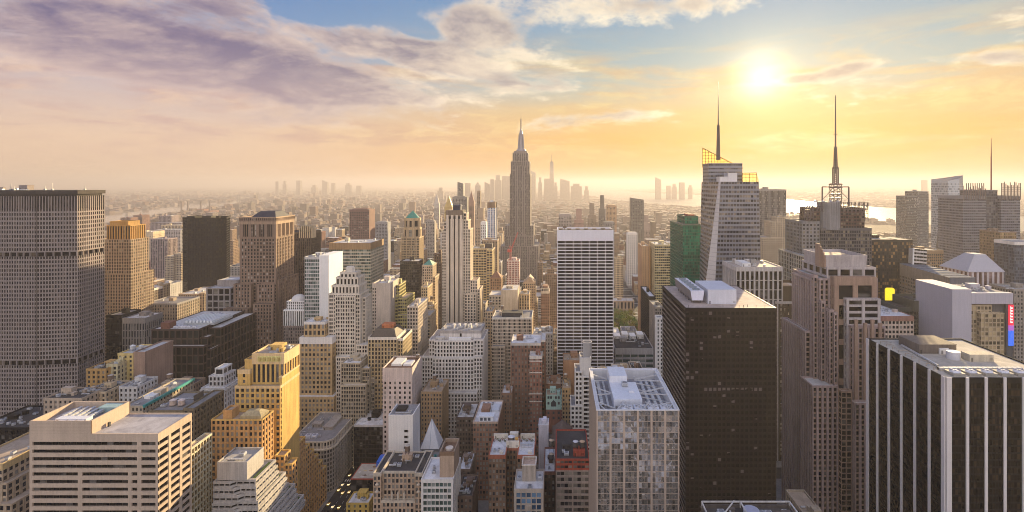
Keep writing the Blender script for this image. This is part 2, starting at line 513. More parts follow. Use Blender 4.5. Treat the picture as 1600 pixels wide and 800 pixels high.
class Bldg:
    def __init__(self, name, label, x, y, cat='building', group=None, wall=None, trim=None, third=None, glass=None, roof=None, vis=800, nwin=N_WIN, register=True):
        self.o = (x, y, 0.0)
        self.root = bpy.data.objects.new(name, None)
        self.root.empty_display_size = 5
        col.objects.link(self.root)
        self.root.location = self.o
        tag(self.root, label, cat, group)
        self.mw = MB()
        self.mr = MB()
        self.wins = []
        w = wall or wall_mat((0.4, 0.34, 0.27))
        self.wm = [w, trim or w, third or trim or w]
        self.gm = glass or glass_mat()
        self.rm = roof or roof_mat((0.35, 0.34, 0.33))
        self.vis = vis
        self.nwin = nwin
        self.bounds = None
        self.register = register
        self.lit = 0.0
        self.sil = []
        self.roofs = []
        self.equip = []

    def grow(self, pts, z1):
        if z1 > 0:
            pr = [to_px(x, y, z1) for x, y in pts if y > 5]
            if pr:
                self.sil.append((min(p[0] for p in pr), max(p[0] for p in pr), max(p[1] for p in pr)))
        for x, y in pts:
            if y > 1:
                px = CX + FOC * x / y
                b = self.bounds
                self.bounds = [px, px, y, y, x, x] if b is None else [min(b[0], px), max(b[1], px), min(b[2], y), max(b[3], y), min(b[4], x), max(b[5], x)]

    def win(self, pts, tint):
        pr = [to_px(*p) if p[1] > 5 else (-9e9, -9e9) for p in pts]
        a = 0.0
        for i in range(len(pr)):
            j = (i + 1) % len(pr)
            a += pr[i][0] * pr[j][1] - pr[j][0] * pr[i][1]
        a *= -0.5 if True else 0.5
        cx = sum(p[0] for p in pr) / len(pr)
        cyy = sum(p[1] for p in pr) / len(pr)
        if not (4 < cx < 1596 and 4 < cyy < min(797, self.vis)):
            a = -1.0
        self.wins.append((a, pts, tint))

    def rtint(self):
        r = rng.random()
        return (r, 1.0 if rng.random() < self.lit else 0.0, rng.random())

    def facade(self, a, b, z0, z1, st):
        """a, b: ends of the outer plane, left to right as seen from outside"""
        u = Vector((b[0] - a[0], b[1] - a[1]))
        w = u.length
        if w < 0.05 or z1 - z0 < 0.05:
            return
        u /= w
        n = Vector((u.y, -u.x))
        mid = Vector(((a[0] + b[0]) / 2, (a[1] + b[1]) / 2))
        away = n.dot(mid.normalized()) > 0.16
        mb = self.mw
        if st['solid'] or away or w < 1.2:
            mb.ob(a, u, n, 0, w, -0.4, 0, z0, z1, mi=st['pm'], faces='F')
            return
        rec, sp = st['rec'], st['sp']
        zb = z0 + st['base']
        if st['base'] > 0:
            mb.ob(a, u, n, 0, w, -rec, 0, z0, zb, mi=st['basem'], faces='FT')
        zt = z1 - st['band']
        if zt - zb < 1.5:
            mb.ob(a, u, n, 0, w, -rec, 0, zb, z1, mi=st['pm'], faces='F')
            return
        nr = max(1, round((zt - zb) / st['fh']))
        fh = (zt - zb) / nr
        e = st['edge']
        nb = max(1, round((w - 2 * e) / st['bay']))
        bw = (w - 2 * e) / nb
        # piers and openings
        pat = st['pat'] or [1 - st['ww'], st['ww']]
        tot = sum(pat)
        opens, piers = [], []
        x = e
        first = pat[0] * bw / tot / 2
        piers.append((0.0, e + first))
        for i in range(nb):
            x = e + i * bw + first
            q = 1
            while q < len(pat):
                ow = pat[q] * bw / tot
                opens.append((x, x + ow))
                x += ow
                q += 1
                if q < len(pat):
                    piers.append((x, x + pat[q] * bw / tot))
                    x += pat[q] * bw / tot
                    q += 1
            if i < nb - 1:
                piers.append((x, x + 2 * first))
        piers.append((x, w))
        for k, (p0, p1) in enumerate(piers):
            fc = 'FR' if k == 0 else 'FL' if k == len(piers) - 1 else 'FLR'
            if p1 - p0 > 0.01:
                mb.ob(a, u, n, p0, p1, -rec, 0, zb, zt, mi=st['pm'], faces=fc)
        sh = fh * (1 - st['wh'])
        for r in range(nr):
            zz = zb + r * fh
            mb.ob(a, u, n, 0.02, w - 0.02, -rec, -(rec - sp), zz, zz + sh, mi=st['sm'], faces='FTU')
        for r in range(nr):
            za, zc = zb + r * fh + sh, zb + (r + 1) * fh
            if r in st['skip']:
                continue
            for x0, x1 in opens:
                p = [(a[0] + u.x * x - n.x * rec, a[1] + u.y * x - n.y * rec) for x in (x0, x1)]
                self.win([(*p[0], za), (*p[1], za), (*p[1], zc), (*p[0], zc)], self.rtint())

    def tier(self, pts, z0, z1, st, roof=True, roof_mi=None):
        """pts: outline counter-clockwise from above; st: one style or one per edge"""
        n = len(pts)
        sts = st if isinstance(st, (list, tuple)) else [st] * n
        for i in range(n):
            self.facade(pts[i], pts[(i + 1) % n], z0, z1, sts[i])
        s0 = sts[0]
        band = max(s['band'] for s in sts if not s['solid']) if any(not s['solid'] for s in sts) else 1.5
        par = s0['par']
        rec = max(s['rec'] for s in sts)
        th = max(0.5, rec + 0.05)
        inn = inset_poly(pts, th)
        mb = self.mw
        bm = s0['bm']
        pr = 0.12
        outp = inset_poly(pts, -pr)
        for i in range(n):
            j = (i + 1) % n
            a, b = outp[i], outp[j]
            c, d = inn[i], inn[j]
            zb = z1 - band
            mb.poly([(*a, zb), (*b, zb), (*b, z1), (*a, z1)], mi=bm)
            mb.poly([(*pts[j], zb), (*b, zb), (*a, zb), (*pts[i], zb)], mi=bm)
            mb.poly([(*a, z1), (*b, z1), (*d, z1), (*c, z1)], mi=bm)
            mb.poly([(*d, z1 - par), (*c, z1 - par), (*c, z1), (*d, z1)], mi=bm)
        if roof:
            q = MB()
            q.poly([(*p, z1 - par) for p in inn])
            self.roofs.append(q)
        self.grow(pts, z1)
        return z1 - par

    def rect(self, x0, x1, y0, y1, z0, z1, st, roof=True):
        return self.tier([(x0, y0), (x1, y0), (x1, y1), (x0, y1)], z0, z1, st, roof)

    def part(self, name, mb, mats, kind=None, label=None):
        o = mb.build(name, mats, self.root, self.o)
        if o is not None:
            if name in EQUIP:
                n = len(mb.v)
                self.equip.append((o, sum(p[0] for p in mb.v) / n, sum(p[1] for p in mb.v) / n, min(p[2] for p in mb.v)))
            if kind:
                o['kind'] = kind
            if label:
                o['label'] = label
        return o

    def finish(self):
        self.part('wall', self.mw, self.wm)
        decks = []
        o = self.part('roof', self.mr, self.rm)
        for f in self.mr.f:
            decks.append((o, [self.mr.v[i] for i in f]))
        for q in self.roofs:
            decks.append((self.part('roof', q, self.rm), q.v))
        for eo, x, y, z in self.equip:          # roof plant belongs to the roof it stands on
            best = None
            for ro, vs in decks:
                rz = max(p[2] for p in vs)
                if min(p[0] for p in vs) <= x <= max(p[0] for p in vs) and min(p[1] for p in vs) <= y <= max(p[1] for p in vs) and rz < z + 1.5:
                    if best is None or rz > best[0]:
                        best = (rz, ro)
            if best:
                eo.parent = best[1]
        ws = sorted(self.wins, key=lambda t: -t[0])
        k = 0
        if ws and ws[0][0] >= WIN_MIN_AREA:
            big = ws[0][0]
            while k < min(self.nwin, len(ws)) and ws[k][0] >= WIN_MIN_AREA * 0.6:
                a, pts, tint = ws[k]
                mb = MB()
                mb.poly(pts, tint)
                self.part('window', mb, self.gm)
                k += 1
        rest = MB()
        for a, pts, tint in ws[k:]:
            rest.poly(pts, tint)
        self.part('window', rest, self.gm, kind='stuff' if len(ws) - k > 1 else None)
        if self.register and self.bounds:
            b = self.bounds
            HEROES.append(dict(l=b[0], r=b[1], Y=b[2], vis=self.vis, x0=b[4], x1=b[5], Yb=b[3], sil=self.sil, name=self.root.name))
        return self

    # ---- things that belong on a roof, each a part of its building
    def bulkhead(self, x0, x1, y0, y1, z, h, mat=None, name='bulkhead', cap=True):
        mb = MB()
        mb.box(x0, x1, y0, y1, z, z + h - 0.35 if cap else z + h, faces='FLRBT')
        if cap:
            mb.box(x0 - 0.15, x1 + 0.15, y0 - 0.15, y1 + 0.15, z + h - 0.35, z + h, (1.1, 1.1, 1.1), faces='FLRBTU')
        if x1 - x0 > 3 and h > 2.4:     # a door and a louvre on the near side
            mb.box(x0 + 0.8, x0 + 1.8, y0 - 0.06, y0, z, z + 2.1, (0.35, 0.35, 0.35), faces='FLRT')
            for k in range(3):
                if x1 - x0 > 5:
                    mb.box(x1 - 2.4, x1 - 0.6, y0 - 0.08, y0, z + 0.8 + k * 0.5, z + 1.1 + k * 0.5, (0.5, 0.5, 0.5), faces='FLRTU')
        return self.part(name, mb, mat or self.wm[0])

    def ac(self, x, y, z, s=2.4, h=1.8, mat=None):
        mb = MB()
        mb.box(x - s / 2, x + s / 2, y - s / 2, y + s / 2, z + 0.3, z + h, faces='FLRBTU')
        for i in (-1, 1):
            mb.box(x + i * s * 0.4 - 0.1, x + i * s * 0.4 + 0.1, y - s * 0.4, y + s * 0.4, z, z + 0.3, (0.4, 0.4, 0.4))
        mb.cyl(x, y, z + h, z + h + 0.25, s * 0.36, n=10, tint=(0.4, 0.4, 0.42))
        for k in range(3):
            mb.box(x - s * 0.4, x + s * 0.4, y - s / 2 - 0.04, y - s / 2, z + 0.5 + k * 0.4, z + 0.7 + k * 0.4, (0.45, 0.45, 0.45), faces='FLRTU')
        return self.part('cooling_unit', mb, mat or plain_mat((0.55, 0.56, 0.58), 0.5, 0.3, 'galvanised'))

    def tank(self, x, y, z, r=1.9, h=3.6, leg=2.6, rgb=(0.20, 0.14, 0.10), top=(0.42, 0.38, 0.33)):
        mb = MB()
        for i in (-1, 1):
            for j in (-1, 1):
                mb.bar((x + i * r * 0.65, y + j * r * 0.65, z), (x + i * r * 0.65, y + j * r * 0.65, z + leg), 0.25, (0.4, 0.4, 0.4))
        mb.box(x - r * 0.9, x + r * 0.9, y - r * 0.9, y + r * 0.9, z + leg, z + leg + 0.25, (0.5, 0.5, 0.5), faces='FLRTBU')
        mb.cyl(x, y, z + leg + 0.25, z + leg + h, r, r * 0.96, 14, mi=0)
        for k in range(4):
            zz = z + leg + 0.5 + k * (h - 0.6) / 4
            mb.cyl(x, y, zz, zz + 0.1, r * 1.02, n=14, tint=(0.5, 0.5, 0.5), cap=False)
        mb.cyl(x, y, z + leg + h, z + leg + h + r * 0.5, r * 1.08, 0.0, 14, mi=1)
        return self.part('water_tank', mb, [wall_mat(rgb, 0.9, 0.35, 'weathered_cedar'), wall_mat(top, 0.9, 0.3, 'tank_lid')])

    def duct(self, a, b, z, w=0.8, h=0.7):
        mb = MB()
        a, b = Vector(a), Vector(b)
        u = (b - a).normalized()
        L = (b - a).length
        n = Vector((u.y, -u.x))
        mb.ob(a, u, n, 0, L, -w / 2, w / 2, z + 0.4, z + 0.4 + h, faces='FLRTUB')
        for k in range(int(L / 2.5) + 1):
            mb.ob(a, u, n, k * 2.5, k * 2.5 + 0.15, -w / 2 - 0.05, w / 2 + 0.05, z, z + 0.45 + h, (0.6, 0.6, 0.6), faces='FLRTB')
        return self.part('duct', mb, plain_mat((0.6, 0.6, 0.61), 0.45, 0.4, 'sheet_metal'))

    def clutter(self, x0, x1, y0, y1, z, n=5, tank=0.4, r=None, big=True, wallmat=None):
        r = r or rng
        w, d = x1 - x0, y1 - y0
        if w < 5 or d < 5:
            return
        if y0 < 500:
            n = int(n * 1.9) + 2
        if big:
            bw, bd, bh = min(w * 0.45, r.uniform(5, 9)), min(d * 0.5, r.uniform(4, 8)), r.uniform(3, 5.5)
            bx, by = x0 + r.uniform(0.1, 0.5) * w, y0 + r.uniform(0.35, 0.5) * d
            self.bulkhead(bx, min(x1 - 0.8, bx + bw), by, min(y1 - 0.8, by + bd), z, bh, wallmat)
            if r.random() < tank:
                self.tank(bx + bw * 0.5, by + bd * 0.5, z + bh, r.uniform(1.5, 2.2), r.uniform(3, 4), r.uniform(1.2, 3))
        for k in range(n):
            x, y = x0 + r.uniform(0.1, 0.9) * w, y0 + r.uniform(0.08, 0.9) * d
            q = r.random()
            if q < 0.5:
                self.ac(x, y, z, r.uniform(1.4, 2.8), r.uniform(1.2, 2.2))
            elif q < 0.7:
                self.duct((x, y), (x + r.choice((-1, 1)) * r.uniform(2, w * 0.3), y), z)
            elif q < 0.85:
                self.bulkhead(x, min(x1 - 0.5, x + r.uniform(2, 4)), y, min(y1 - 0.4, y + r.uniform(2, 3.5)), z, r.uniform(2, 3.2), wallmat)
            else:
                mb = MB()
                mb.cyl(x, y, z, z + r.uniform(1, 2.5), 0.3, n=8)
                mb.cyl(x, y, z + 2.5, z + 2.8, 0.5, 0.1, n=8)
                self.part('vent_pipe', mb, plain_mat((0.4, 0.4, 0.4), 0.5, 0.3, 'sheet_metal'))


def hero(name, label, xl, xr, yt, Y, depth, st, steps=(), clutter=4, tank=0.3, cat='building', base_z=0.0, **kw):
    """a straight block whose near face runs xl..xr with its roof edge at yt, surveyed at distance Y; steps are further blocks set on or beside it:
    (xl, xr, yt, Y, depth, style, bottom z or None for the ground)"""
    x0, x1 = PX(xl, Y), PX(xr, Y)
    b = Bldg(name, label, (x0 + x1) / 2, Y + depth / 2, cat, **kw)
    z = b.rect(x0, x1, Y, Y + depth, base_z, PZ(yt, Y), st)
    b.zr = z
    tops = [(x0, x1, Y, Y + depth, z)]
    for s in steps:
        sxl, sxr, syt, sY, sd, sst, sb = s
        a0, a1 = PX(sxl, sY), PX(sxr, sY)
        zz = b.rect(a0, a1, sY, sY + sd, z if sb is None else sb, PZ(syt, sY), sst or st)
        tops.append((a0, a1, sY, sY + sd, zz))
    b.tops = tops
    if clutter:
        t = max(tops, key=lambda q: q[4]) if steps else tops[0]
        b.clutter(t[0] + 1, t[1] - 1, t[2] + 1, t[3] - 1, t[4], clutter, tank)
    return b

# ------------------------------------------------------------------ materials used by several buildings
LIME = wall_mat((0.54, 0.465, 0.37), name='limestone')
LIME_L = wall_mat((0.66, 0.60, 0.51), name='pale_limestone')
TAN = wall_mat((0.47, 0.355, 0.23), name='tan_brick')
BUFF = wall_mat((0.52, 0.40, 0.26), name='buff_brick')
GOLD = wall_mat((0.56, 0.36, 0.115), name='golden_brick')
ORANGE = wall_mat((0.50, 0.28, 0.11), name='orange_brick')
BROWN = wall_mat((0.17, 0.11, 0.08), name='brown_brick')
BRICK = wall_mat((0.22, 0.10, 0.07), name='red_brick')
REDB = wall_mat((0.33, 0.07, 0.045), name='crimson_brick')
WHITE = wall_mat((0.78, 0.76, 0.73), 0.7, 0.12, 'white_panel')
WHITEB = wall_mat((0.69, 0.65, 0.60), 0.85, 0.2, 'white_brick')
GREY = wall_mat((0.30, 0.28, 0.26), name='grey_stone')
GREYL = wall_mat((0.52, 0.50, 0.48), name='light_grey_stone')
DARK = wall_mat((0.028, 0.026, 0.026), 0.5, 0.2, 'dark_metal', 0.08)
BLACK = wall_mat((0.010, 0.010, 0.012), 0.4, 0.15, 'black_metal', 0.06)
BRONZE = wall_mat((0.07, 0.05, 0.038), 0.5, 0.2, 'bronze_metal', 0.4)
CONC = wall_mat((0.40, 0.335, 0.30), name='precast_concrete')
STEEL = plain_mat((0.30, 0.30, 0.31), 0.45, 0.5, 'steel')
MAST = plain_mat((0.13, 0.10, 0.10), 0.5, 0.3, 'mast_steel')
R_WHITE = roof_mat((0.74, 0.73, 0.73))
R_PALE = roof_mat((0.58, 0.56, 0.54))
R_GREY = roof_mat((0.27, 0.26, 0.26))
R_TAR = roof_mat((0.07, 0.065, 0.065))
R_TAN = roof_mat((0.42, 0.33, 0.25))
G_DARK = glass_mat((0.010, 0.011, 0.014))
G_BLINDS = glass_mat(share=0.42)
G_BLACK = glass_mat((0.006, 0.006, 0.008), (0.12, 0.11, 0.10), 0.12, rough=0.06, spec=0.2)
G_BRONZE = glass_mat((0.03, 0.022, 0.014), (0.25, 0.19, 0.12), 0.15, rough=0.08)
G_GREEN = glass_mat((0.008, 0.10, 0.065), (0.03, 0.26, 0.17), 0.35, 0.25, 0.12, 'green_glass')
G_TEAL = glass_mat((0.06, 0.10, 0.09), (0.35, 0.38, 0.36), 0.3, 0.3, 0.12, 'teal_glass')
G_BLUE = glass_mat((0.03, 0.07, 0.13), (0.20, 0.34, 0.52), 0.45, 0.1, 0.12, 'blue_glass')
G_MIRROR = glass_mat((0.50, 0.49, 0.47), (0.86, 0.80, 0.72), 0.45, 0.85, 0.05, 'mirror_glass', 0.12)
G_GOLD = glass_mat((0.20, 0.14, 0.06), (0.55, 0.42, 0.2), 0.35, 0.6, 0.12, 'gold_glass', 0.2)

# ================================================================== NEAR BUILDINGS
# pale slab with ribbon windows, lower left corner of the view
def pale_slab():
    Y, D = 260.0, 24.0
    x0, xm, x1 = PX(46, Y), PX(142, Y), PX(247, Y)
    z, zr = PZ(678, Y), PZ(658, Y)
    stone = wall_mat((0.49, 0.385, 0.295), 0.8, 0.2, 'pink_granite')
    b = Bldg('ribbon_window_building', 'pale pink stone slab with black ribbon windows and raised roof box, lower left corner', (x0 + x1) / 2, Y + D / 2, wall=stone, glass=G_BLACK, roof=roof_mat((0.42, 0.40, 0.42)))
    mb = b.mw
    rec = 0.7
    fh = 11.9 * Y / FOC
    z0 = 0.0
    top = PZ(690.5, Y)
    n = int(top / fh)
    zf = lambda r: top - (r + 1) * fh
    xs4 = [(50.5, 214), (220.5, 243)]
    xs = [(50.5, 121.5), (128, 200), (205.5, 214.5), (220.5, 243)]
    u, nn = Vector((1, 0)), Vector((0, -1))
    for r in range(n):
        za, zb = zf(r), zf(r) + fh
        zs = za + fh * 0.52
        mb.ob((0, Y), u, nn, x0, x1, -rec, 0, za, zs, faces='FTU')
        seg = xs4 if r < 4 else xs
        prev = x0
        for a, c in seg:
            A, C = PX(a, Y), PX(c, Y)
            mb.ob((0, Y), u, nn, prev, A, -rec, 0, zs, zb, faces='FLR')
            m = max(1, round((C - A) / 3.2))
            for k in range(m):
                s, e = A + (C - A) * k / m, A + (C - A) * (k + 1) / m
                b.win([(s + .04, Y + rec, zs), (e - .04, Y + rec, zs), (e - .04, Y + rec, zb), (s + .04, Y + rec, zb)], b.rtint())
            prev = C
        mb.ob((0, Y), u, nn, prev, x1, -rec, 0, zs, zb, faces='FLR')
    mb.ob((0, Y), u, nn, x0, x1, -rec, 0, top, z, faces='F')
    # right-hand end: three columns of slots
    st = ST(bay=8, fh=fh, ww=0.74, wh=0.48, rec=0.7, sp=0.6, band=0, par=1.0, pat=[2.0, 5.6])
    b.facade((x1, Y), (x1, Y + D), top - n * fh, top, st)
    mb.ob((x1, Y), (0, 1), (1, 0), 0, D, -0.4, 0, top, z, faces='F')
    mb.ob((x1, Y + D), (-1, 0), (0, 1), 0, x1 - x0, -0.4, 0, 0, z, faces='F')
    mb.ob((x0, Y + D), (0, -1), (-1, 0), 0, D, -0.4, 0, 0, zr, faces='F')
    mb.ob((0, Y), u, nn, x0, x1, -rec, 0, -1, top - n * fh, faces='F')
    # parapets: low roof on the right, raised roof box on the left
    t = 0.7
    mb.box(xm + 0.03, x1, Y + 0.01, Y + t, z - 1.0, z + 0.02, faces='FTB')
    mb.box(x1 - t, x1 - 0.01, Y + t, Y + D - t, z - 1.0, z + 0.02, faces='LRT')
    mb.box(xm, x1, Y + D - t, Y + D - 0.01, z - 1.0, z + 0.02, faces='FTB')
    b.mr.poly([(xm, Y + t, z - 0.6), (x1 - t, Y + t, z - 0.6), (x1 - t, Y + D - t, z - 0.6), (xm, Y + D - t, z - 0.6)])
    zl = zr - 3.4
    mb.box(x0, xm, Y + 0.005, Y + t, z, zr, faces='FTB')
    mb.box(x0, xm, Y + D - t, Y + D, z - 1, zr, faces='FTB')
    mb.box(x0, x0 + t, Y + t, Y + D - t, zl, zr, faces='RT')
    mb.box(xm - t, xm, Y + t, Y + D - t, z - 1.0, zr, faces='LRT')
    b.mr.poly([(x0 + t, Y + t, zl), (xm - t, Y + t, zl), (xm - t, Y + D - t, zl), (x0 + t, Y + D - t, zl)])
    for k in range(9):        # stone courses of the blind raised wall
        mb.box(x0, xm, Y - 0.03, Y + 0.006, z + 0.3 + k * 0.72, z + 0.36 + k * 0.72, (0.75, 0.75, 0.75), faces='FTU')
    # cooling plant in the raised box
    b.bulkhead(x0 + 9, x0 + 25, Y + 4, Y + 8, zl, 2.6, plain_mat((0.72, 0.72, 0.75), 0.5, 0.1, 'white_plant'), 'cooling_tower', False)
    for k in range(3):
        mb2 = MB()
        cx = x0 + 12 + k * 4.6
        mb2.box(cx, cx + 3.4, Y + 2.6, Y + 3.9, zl, zl + 2.4, faces='FLRBT')
        mb2.box(cx + 0.3, cx + 3.1, Y + 2.52, Y + 2.6, zl + 0.4, zl + 2.0, (0.12, 0.12, 0.14), faces='FLRTU')
        b.part('louvred_fan_housing', mb2, plain_mat((0.72, 0.72, 0.75), 0.5, 0.1, 'white_plant'))
    for k in range(5):
        b.duct((x0 + 8 + k * 3.6, Y + 9), (x0 + 8 + k * 3.6, Y + 20), zl + 0.6, 1.5, 1.2)
    b.bulkhead(x0 + 20, xm - 2, Y + 17, Y + 22, zl, 3.0, plain_mat((0.30, 0.42, 0.42), 0.5, 0.1, 'teal_paint'))
    b.bulkhead(xm + 0.6, xm + 1.5, Y + 9, Y + 10, z - 0.6, 2.2, plain_mat((0.05, 0.05, 0.05)), 'roof_door', False)
    b.grow([(x0, Y), (x1, Y), (x1, Y + D), (x0, Y + D)], zr)
    b.finish()


pale_slab()

st_gold = ST(bay=2.5, fh=3.6, ww=0.82, wh=0.66, rec=0.5, band=1.2, par=1.0)
hero('gold_glass_building', 'low yellow gridded glass building right behind the pale ribbon-window slab', 282, 294.5, 703, 290, 20, st_gold, wall=wall_mat((0.55, 0.50, 0.36)), glass=G_GOLD, roof=R_TAN, clutter=0).finish()


# terraced building with planted setbacks
def terraces():
    Y = 300.0
    stone = wall_mat((0.44, 0.41, 0.38), name='terrace_concrete')
    b = Bldg('terraced_building', 'grey stepped building whose ribbon terraces carry strips of green planting', PX(390, Y), Y + 20, wall=stone, glass=G_BLACK, roof=roof_mat((0.42, 0.40, 0.38)))
    x0 = PX(339, Y)
    zt = PZ(722, Y)
    b.mw.box(x0, PX(386, Y), Y, Y + 17, PZ(750, Y), zt, faces='FLRB')
    # raised block as an open-topped screen
    mb = MB()
    X1 = PX(386, Y)
    t = 0.5
    zb = PZ(752, Y)
    b.mw.box(x0 + t, X1 - t, Y + t, Y + t + .02, zt - 3, zt, faces='B')
    b.mw.poly([(x0, Y, zt), (X1, Y, zt), (X1 - t, Y + t, zt), (x0 + t, Y + t, zt)])
    b.mw.poly([(X1, Y, zt), (X1, Y + 17, zt), (X1 - t, Y + 17 - t, zt), (X1 - t, Y + t, zt)])
    b.mw.poly([(X1, Y + 17, zt), (x0, Y + 17, zt), (x0 + t, Y + 17 - t, zt), (X1 - t, Y + 17 - t, zt)])
    b.mw.poly([(x0, Y + 17, zt), (x0, Y, zt), (x0 + t, Y + t, zt), (x0 + t, Y + 17 - t, zt)])
    b.mr.poly([(x0 + t, Y + t, zt - 1.2), (X1 - t, Y + t, zt - 1.2), (X1 - t, Y + 17 - t, zt - 1.2), (x0 + t, Y + 17 - t, zt - 1.2)])
    for k in range(14):
        xx = x0 + (X1 - x0) * (k + .5) / 14
        b.mw.box(xx - 0.06, xx + 0.06, Y - 0.05, Y, zb, zt - 0.4, (0.8, 0.8, 0.8), faces='FLR')
    b.ac(x0 + 9, Y + 10, zt - 1.2, 3.2)
    b.duct((x0 + 3, Y + 4), (x0 + 13, Y + 4), zt - 1.2)
    st = ST(bay=3.4, fh=4.1, ww=0.9, wh=0.46, rec=0.9, sp=0.85, band=1.5, par=1.1)
    green = wall_mat((0.05, 0.085, 0.02), 0.95, 0.5, 'planting')
    lv = zb
    for k in range(11):
        ext = 3.4 * (k // 3) + 1.6 + 0.5 * (k % 3)
        z1 = lv - 4.1 * k
        z0 = z1 - 4.1
        xr = X1 + 3 + ext * 0.55
        yb = Y + 20 + ext * 2.4
        yf = Y - 0.2 - 0.9 * (k // 3) - 0.1 * (k % 3)
        jog = X1 - 10 + (k % 3) * 2.4 + (k // 3) * 1.2
        b.tier([(x0 - 2, yf), (jog, yf), (jog + 2.5, yf + 2.2), (xr, yf + 2.2), (xr, yb), (x0 - 2, yb)], z0, z1, st)
        g = MB()
        g.box(xr - (3.0 if k % 3 == 0 else 1.6), xr - 0.8, yf + 4, yb - 3, z1 - 1.1, z1 - 0.15, faces='FLRTB')
        if k % 2 == 0:
            g.box(jog - 7, jog - 1, yf + 1.2, yf + 2.2, z1 - 1.1, z1 - 0.6, faces='FLRTB')
        b.part('planter_bed', g, green)
    b.rect(x0 - 2, X1 + 24, Y + 1, Y + 40, 0, lv - 44.8, st, roof=False)
    b.finish()


terraces()


# golden deco hotel with stepped wings
def golden_tower():
    Y = 350.0
    b = Bldg('deco_hotel_tower', 'golden brick deco tower with an ornamental panel crown and stepped wings', PX(415, Y), Y + 20, 'building', wall=GOLD, trim=wall_mat((0.62, 0.45, 0.24), name='buff_stone'), third=ORANGE, glass=G_BLINDS, roof=R_TAN)
    s = ST(bay=3.3, fh=3.75, ww=0.5, wh=0.54, rec=0.4, band=1.8, bm=1)
    s2 = ST(bay=3.3, fh=3.75, ww=0.5, wh=0.54, rec=0.4, band=1.2, pm=2, sm=2)
    xr = -190.5
    x = lambda p, yy=Y: PX(p, yy)
    z = lambda p, yy=Y: PZ(p, yy)
    b.rect(x(367), x(438), Y, Y + 26, 0, z(603), s)                     # main body
    b.rect(x(438) + 0.02, xr, Y + 2, Y + 25, 0, z(590), s)              # right wing, sunlit end
    zr = b.rect(x(387), x(438), Y + 5, Y + 26, z(603) - 1, z(556), ST(bay=3.3, fh=16, ww=0.5, wh=0.9, rec=0.5, band=7.5, bm=1))
    b.rect(x(367), x(387) - 0.02, Y + 3, Y + 22, z(603) - 1, z(580), ST(bay=9, fh=4, ww=0.2, wh=0.5, band=3.0, bm=1))
    b.rect(x(374), x(387) - 0.03, Y + 6, Y + 22, z(580) - 1, z(566), SOLID)
    p = MB()                                                             # ornamental panel in the crown
    yy = Y + 5 - 0.15
    p.box(x(396), x(433), yy - 0.1, yy, z(569), z(560), faces='FLRTU')
    for k in range(5):
        cx = x(399.5) + k * (x(433) - x(396)) / 5
        p.cyl(cx, yy - 0.12, z(567.5), z(562), 1.1, 1.1, 10, (0.8, 0.72, 0.6))
    b.part('ornamental_panel', p, wall_mat((0.58, 0.52, 0.22), name='glazed_tile'))
    b.clutter(x(390), x(436), Y + 7, Y + 25, zr, 6, 0.0)
    for k, (pl, yt, y0) in enumerate([(0, 590, 0), ]):
        pass
    # setbacks stepping down along the avenue
    steps = [(375, 12, 694), (381, 7, 700), (385, 7, 708), (389, 7, 716), (393, 7, 725), (397, 7, 734)]
    yc = Y + 25.02
    for q, (_, d, py) in enumerate(steps):
        zz = PZ(py, yc)
        b.rect(xr - 14 - q * 0.6, xr + 0.4 + 0.05 * q, yc, yc + d, 0, zz, s2)
        yc += d + 0.02
    for q, (pxa, pxb, py) in enumerate([(432, 447, 709), (447.2, 459, 722)]):
        b.rect(x(pxa, 344), x(pxb, 344), 342, Y - 0.02, 0, z(py, 344), s2)
    b.finish()
    # orange wing in front
    b = Bldg('orange_apartment_block', 'orange brick apartment block with tan hipped penthouse, in front of the golden deco tower', PX(370, 338), 340, wall=ORANGE, trim=GOLD, glass=G_BLINDS, roof=R_TAN)
    y = 328.0
    zt = b.rect(PX(330, y), PX(410, y), y, 341, 0, PZ(655, y), ST(bay=3.0, fh=3.7, ww=0.48, wh=0.55, band=1.0, bm=1))
    b.rect(PX(345, y), PX(359, y), y + 2, y + 10, zt, PZ(643, y), SOLID)
    m = MB()
    a0, a1, c0, c1 = PX(372, y), PX(405, y), y + 2, y + 11
    zz = zt + 4.5
    m.box(a0, a1, c0, c1, zt, zt + 2.2, faces='FLRB')
    m.poly([(a0, c0, zt + 2.2), (a1, c0, zt + 2.2), (a1 - 3, c0 + 3, zz), (a0 + 3, c0 + 3, zz)])
    m.poly([(a1, c0, zt + 2.2), (a1, c1, zt + 2.2), (a1 - 3, c1 - 3, zz), (a1 - 3, c0 + 3, zz)])
    m.poly([(a1, c1, zt + 2.2), (a0, c1, zt + 2.2), (a0 + 3, c1 - 3, zz), (a1 - 3, c1 - 3, zz)])
    m.poly([(a0, c1, zt + 2.2), (a0, c0, zt + 2.2), (a0 + 3, c0 + 3, zz), (a0 + 3, c1 - 3, zz)])
    m.poly([(a0 + 3, c0 + 3, zz), (a1 - 3, c0 + 3, zz), (a1 - 3, c1 - 3, zz), (a0 + 3, c1 - 3, zz)])
    b.part('hipped_penthouse', m, wall_mat((0.36, 0.30, 0.18), name='copper_tan'))
    b.finish()


golden_tower()

